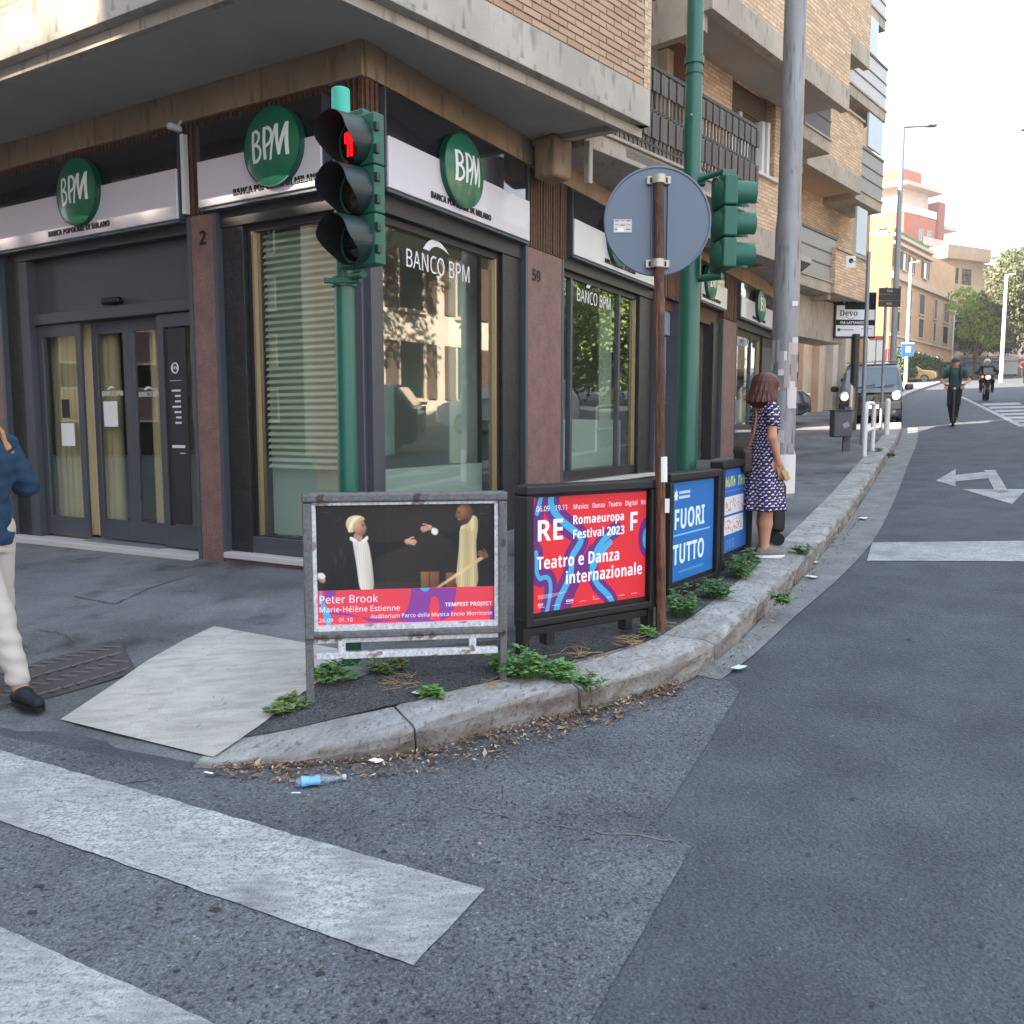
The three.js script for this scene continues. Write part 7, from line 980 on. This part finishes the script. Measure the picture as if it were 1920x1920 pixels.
{ // dry leaves and grit in the gutter
  const n = 2600, g = new THREE.BufferGeometry(); g.setAttribute('position', new THREE.Float32BufferAttribute([-0.5, 0, 0, 0, 0.12, 0.35, 0.5, 0.05, 0, -0.5, 0, 0, 0.5, 0.05, 0, 0, 0.1, -0.35], 3)); g.computeVertexNormals();
  const im = new THREE.InstancedMesh(g, std({ color: 0xffffff, roughness: 0.95 }), n), m = new THREE.Matrix4(), q = new THREE.Quaternion(), e = new THREE.Euler(), c = new THREE.Color(), cols = [0x7a5c42, 0x8a6e50, 0x5e4432, 0x9a8466, 0x4e3a2e, 0x6e6054, 0xb4a07e];
  for (let i = 0; i < n; i++) { const far = i > 2150, s = far ? rnd(2.6, 9) : 0.1 + 2.6 * rnd() ** 0.85, k = kerbAt(s), o = far ? rnd(0.12) : rnd() ** 1.6 * (0.07 + 0.24 * Math.sin(Math.PI * clamp(s / 2.8)) * (0.6 + 0.6 * tn(s / 3, 0.3, 16, 4))), X = k.X - k.nx * o, Z = k.Z - k.nz * o; if (far && tn(s / 9, 0.2, 24, 8) < 0.55) { m.makeScale(0, 0, 0); } e.set(rnd(-0.5, 0.5), rnd(6.28), rnd(-0.5, 0.5)); q.setFromEuler(e); const z = rnd(0.005, 0.02) * (rnd() < 0.12 ? 1.9 : 1); m.compose(P3(X, Z, road(X, Z) + 0.012 + rnd(0.02) * (1 - o * 3)), q, new THREE.Vector3(z * 1.6, z, z)); im.setMatrixAt(i, m); im.setColorAt(i, c.set(cols[(rnd() * 7) | 0])); }
  im.name = 'leaf_litter'; im.userData = { kind: 'stuff', label: 'drift of dry brown leaves in the gutter along the kerb', category: 'leaf litter' }; scene.add(im);
}
{ // straw on the bare ground
  const g = []; for (const [X, Z, n, r] of [[-0.62, 4.55, 30, 0.12], [0.42, 4.95, 40, 0.14], [0.75, 5.15, 40, 0.12], [0.98, 5.5, 20, 0.1], [-0.1, 4.42, 16, 0.14]]) for (let i = 0; i < n; i++) { const a = rnd(6.28), k = rnd(r), x = X + Math.cos(a) * k, z = Z + Math.sin(a) * k, b = rnd(6.28), L = rnd(0.03, 0.13), y = walk(x, z) + rnd(0.006, 0.03); g.push(bar(P3(x, z, y), P3(x + Math.cos(b) * L, z + Math.sin(b) * L, y + rnd(-0.004, 0.02)), 0.002, 0.001, 4)); }
  const m = obj('straw', g, std({ color: 0xa88c5e, roughness: 0.95 })); m.userData = { kind: 'stuff', label: 'wisps of dry straw on the bare ground under the poster stands', category: 'straw' };
}
{ // crushed plastic bottle
  const s = thing('plastic_bottle', 'crushed clear water bottle with a blue label lying on the road', 'bottle'), X = -0.85, Z = 3.62, y = road(X, Z) + 0.02;
  const pts = [[0.001, -0.1], [0.026, -0.1], [0.031, -0.09], [0.03, -0.04], [0.031, 0.02], [0.026, 0.05], [0.014, 0.085], [0.012, 0.105]], L = (p, n = 20) => { const g = new THREE.LatheGeometry(p.map(([r, h]) => new THREE.Vector2(r, h)), n), q = g.attributes.position; for (let i = 0; i < q.count; i++) { const h = q.getY(i); q.setX(i, q.getX(i) * (1 + 0.12 * Math.sin(h * 90))); q.setZ(i, q.getZ(i) * (0.62 + 0.14 * Math.sin(h * 70))); } return g.rotateX(-0).rotateZ(-Math.PI / 2 + 0.0).rotateX(Math.PI / 2).rotateY(0.28).translate(X, y + 0.008, -Z); };
  obj('bottle_wall', [L(pts)], phys({ color: 0xe8f2f8, transmission: 0.9, roughness: 0.15, thickness: 0 }), s); obj('label', [L([[0.0318, -0.075], [0.0315, -0.03], [0.0318, 0.005]])], std({ color: 0x6fb8e0, roughness: 0.5 }), s); obj('cap', [L([[0.0, 0.118], [0.015, 0.118], [0.015, 0.1], [0.0, 0.1]])], std({ color: 0xaebfd6 }), s); rebase(s, X, Z, y);
}
const scrap = (X, Z, w, h, c, label, hf = road) => { const s = new THREE.PlaneGeometry(w, h, 3, 3), p = s.attributes.position; for (let i = 0; i < p.count; i++) p.setZ(i, rnd(0.2) * Math.min(w, h) * 0.5); s.rotateX(-Math.PI / 2).rotateY(rnd(6)); const m = obj('paper_scrap', [s], std({ color: c, roughness: 0.9 })); m.position.copy(P3(X, Z, hf(X, Z) + 0.025)); tag(m, label, 'litter', 'scraps of litter'); };
scrap(-0.63, 3.82, 0.06, 0.045, 0xe8e8e8, 'white paper square on the dry leaves in the gutter'); scrap(1.36, 5.0, 0.1, 0.06, 0xc9d6dc, 'pale plastic scrap in the gutter at the kerb bend'); scrap(2.72, 7.75, 0.16, 0.09, 0xe4e4e2, 'crumpled white paper in the gutter past the woman'); scrap(2.56, 7.2, 0.1, 0.07, 0xdedede, 'small white wrapper in the gutter by the woman'); scrap(-0.66, 4.86, 0.06, 0.04, 0xc83a2a, 'red wrapper on the bare ground right of the green pole', walk); scrap(-0.78, 4.88, 0.07, 0.03, 0xe0e0e0, 'white wrapper at the green pole foot', walk); scrap(-1.37, 3.72, 0.05, 0.015, 0xe6e6e6, 'white cigarette end at the tip of the kerb'); scrap(-0.92, 3.5, 0.04, 0.012, 0xd8d8d8, 'white stub beside the bottle'); scrap(-0.12, 3.05, 0.018, 0.012, 0xb08a60, 'small brown leaf on the road near the zebra stripe end'); scrap(-0.5, 4.35, 0.05, 0.03, 0xd8d4cc, 'pale scrap behind the kerb stone', walk); scrap(4.1, 9.9, 0.14, 0.08, 0xdedede, 'white scrap in the gutter far along the kerb'); scrap(6.0, 14.4, 0.2, 0.08, 0xc8c8c8, 'flattened pale card on the pavement by the bin', walk);
{ const s = thing('manhole_cover', 'square cast iron manhole cover with diagonal ribs by the man\'s shoe', 'manhole cover'), c = [-2.78, 5.05], F = frameOf(c, 1.0, 1), fr = drape([F.xz(-0.42, -0.32), F.xz(-0.42, 0.32), F.xz(0.42, 0.32), F.xz(0.42, -0.32)], 0.003, walk, 0.4); obj('plate', [fr], std({ color: 0x4b4746, roughness: 0.7, metalness: 0.3 }), s); for (let i = 0; i < 11; i++) for (let j = 0; j < 4; j++) { const [X, Z] = F.xz(-0.36 + i * 0.072, -0.24 + j * 0.155); obj('rib', [rbox(0.02, 0.008, 0.12, 0.003).rotateY(-1.0 + (j % 2 ? 0.7 : -0.7)).translate(X, walk(X, Z) + 0.004, -Z)], M.panelDark, s); } rebase(s, ...c, walk(...c)); }

scene.traverse((o) => { if (o.isMesh) { o.castShadow = true; o.receiveShadow = true; } });
renderer.render(scene, camera);
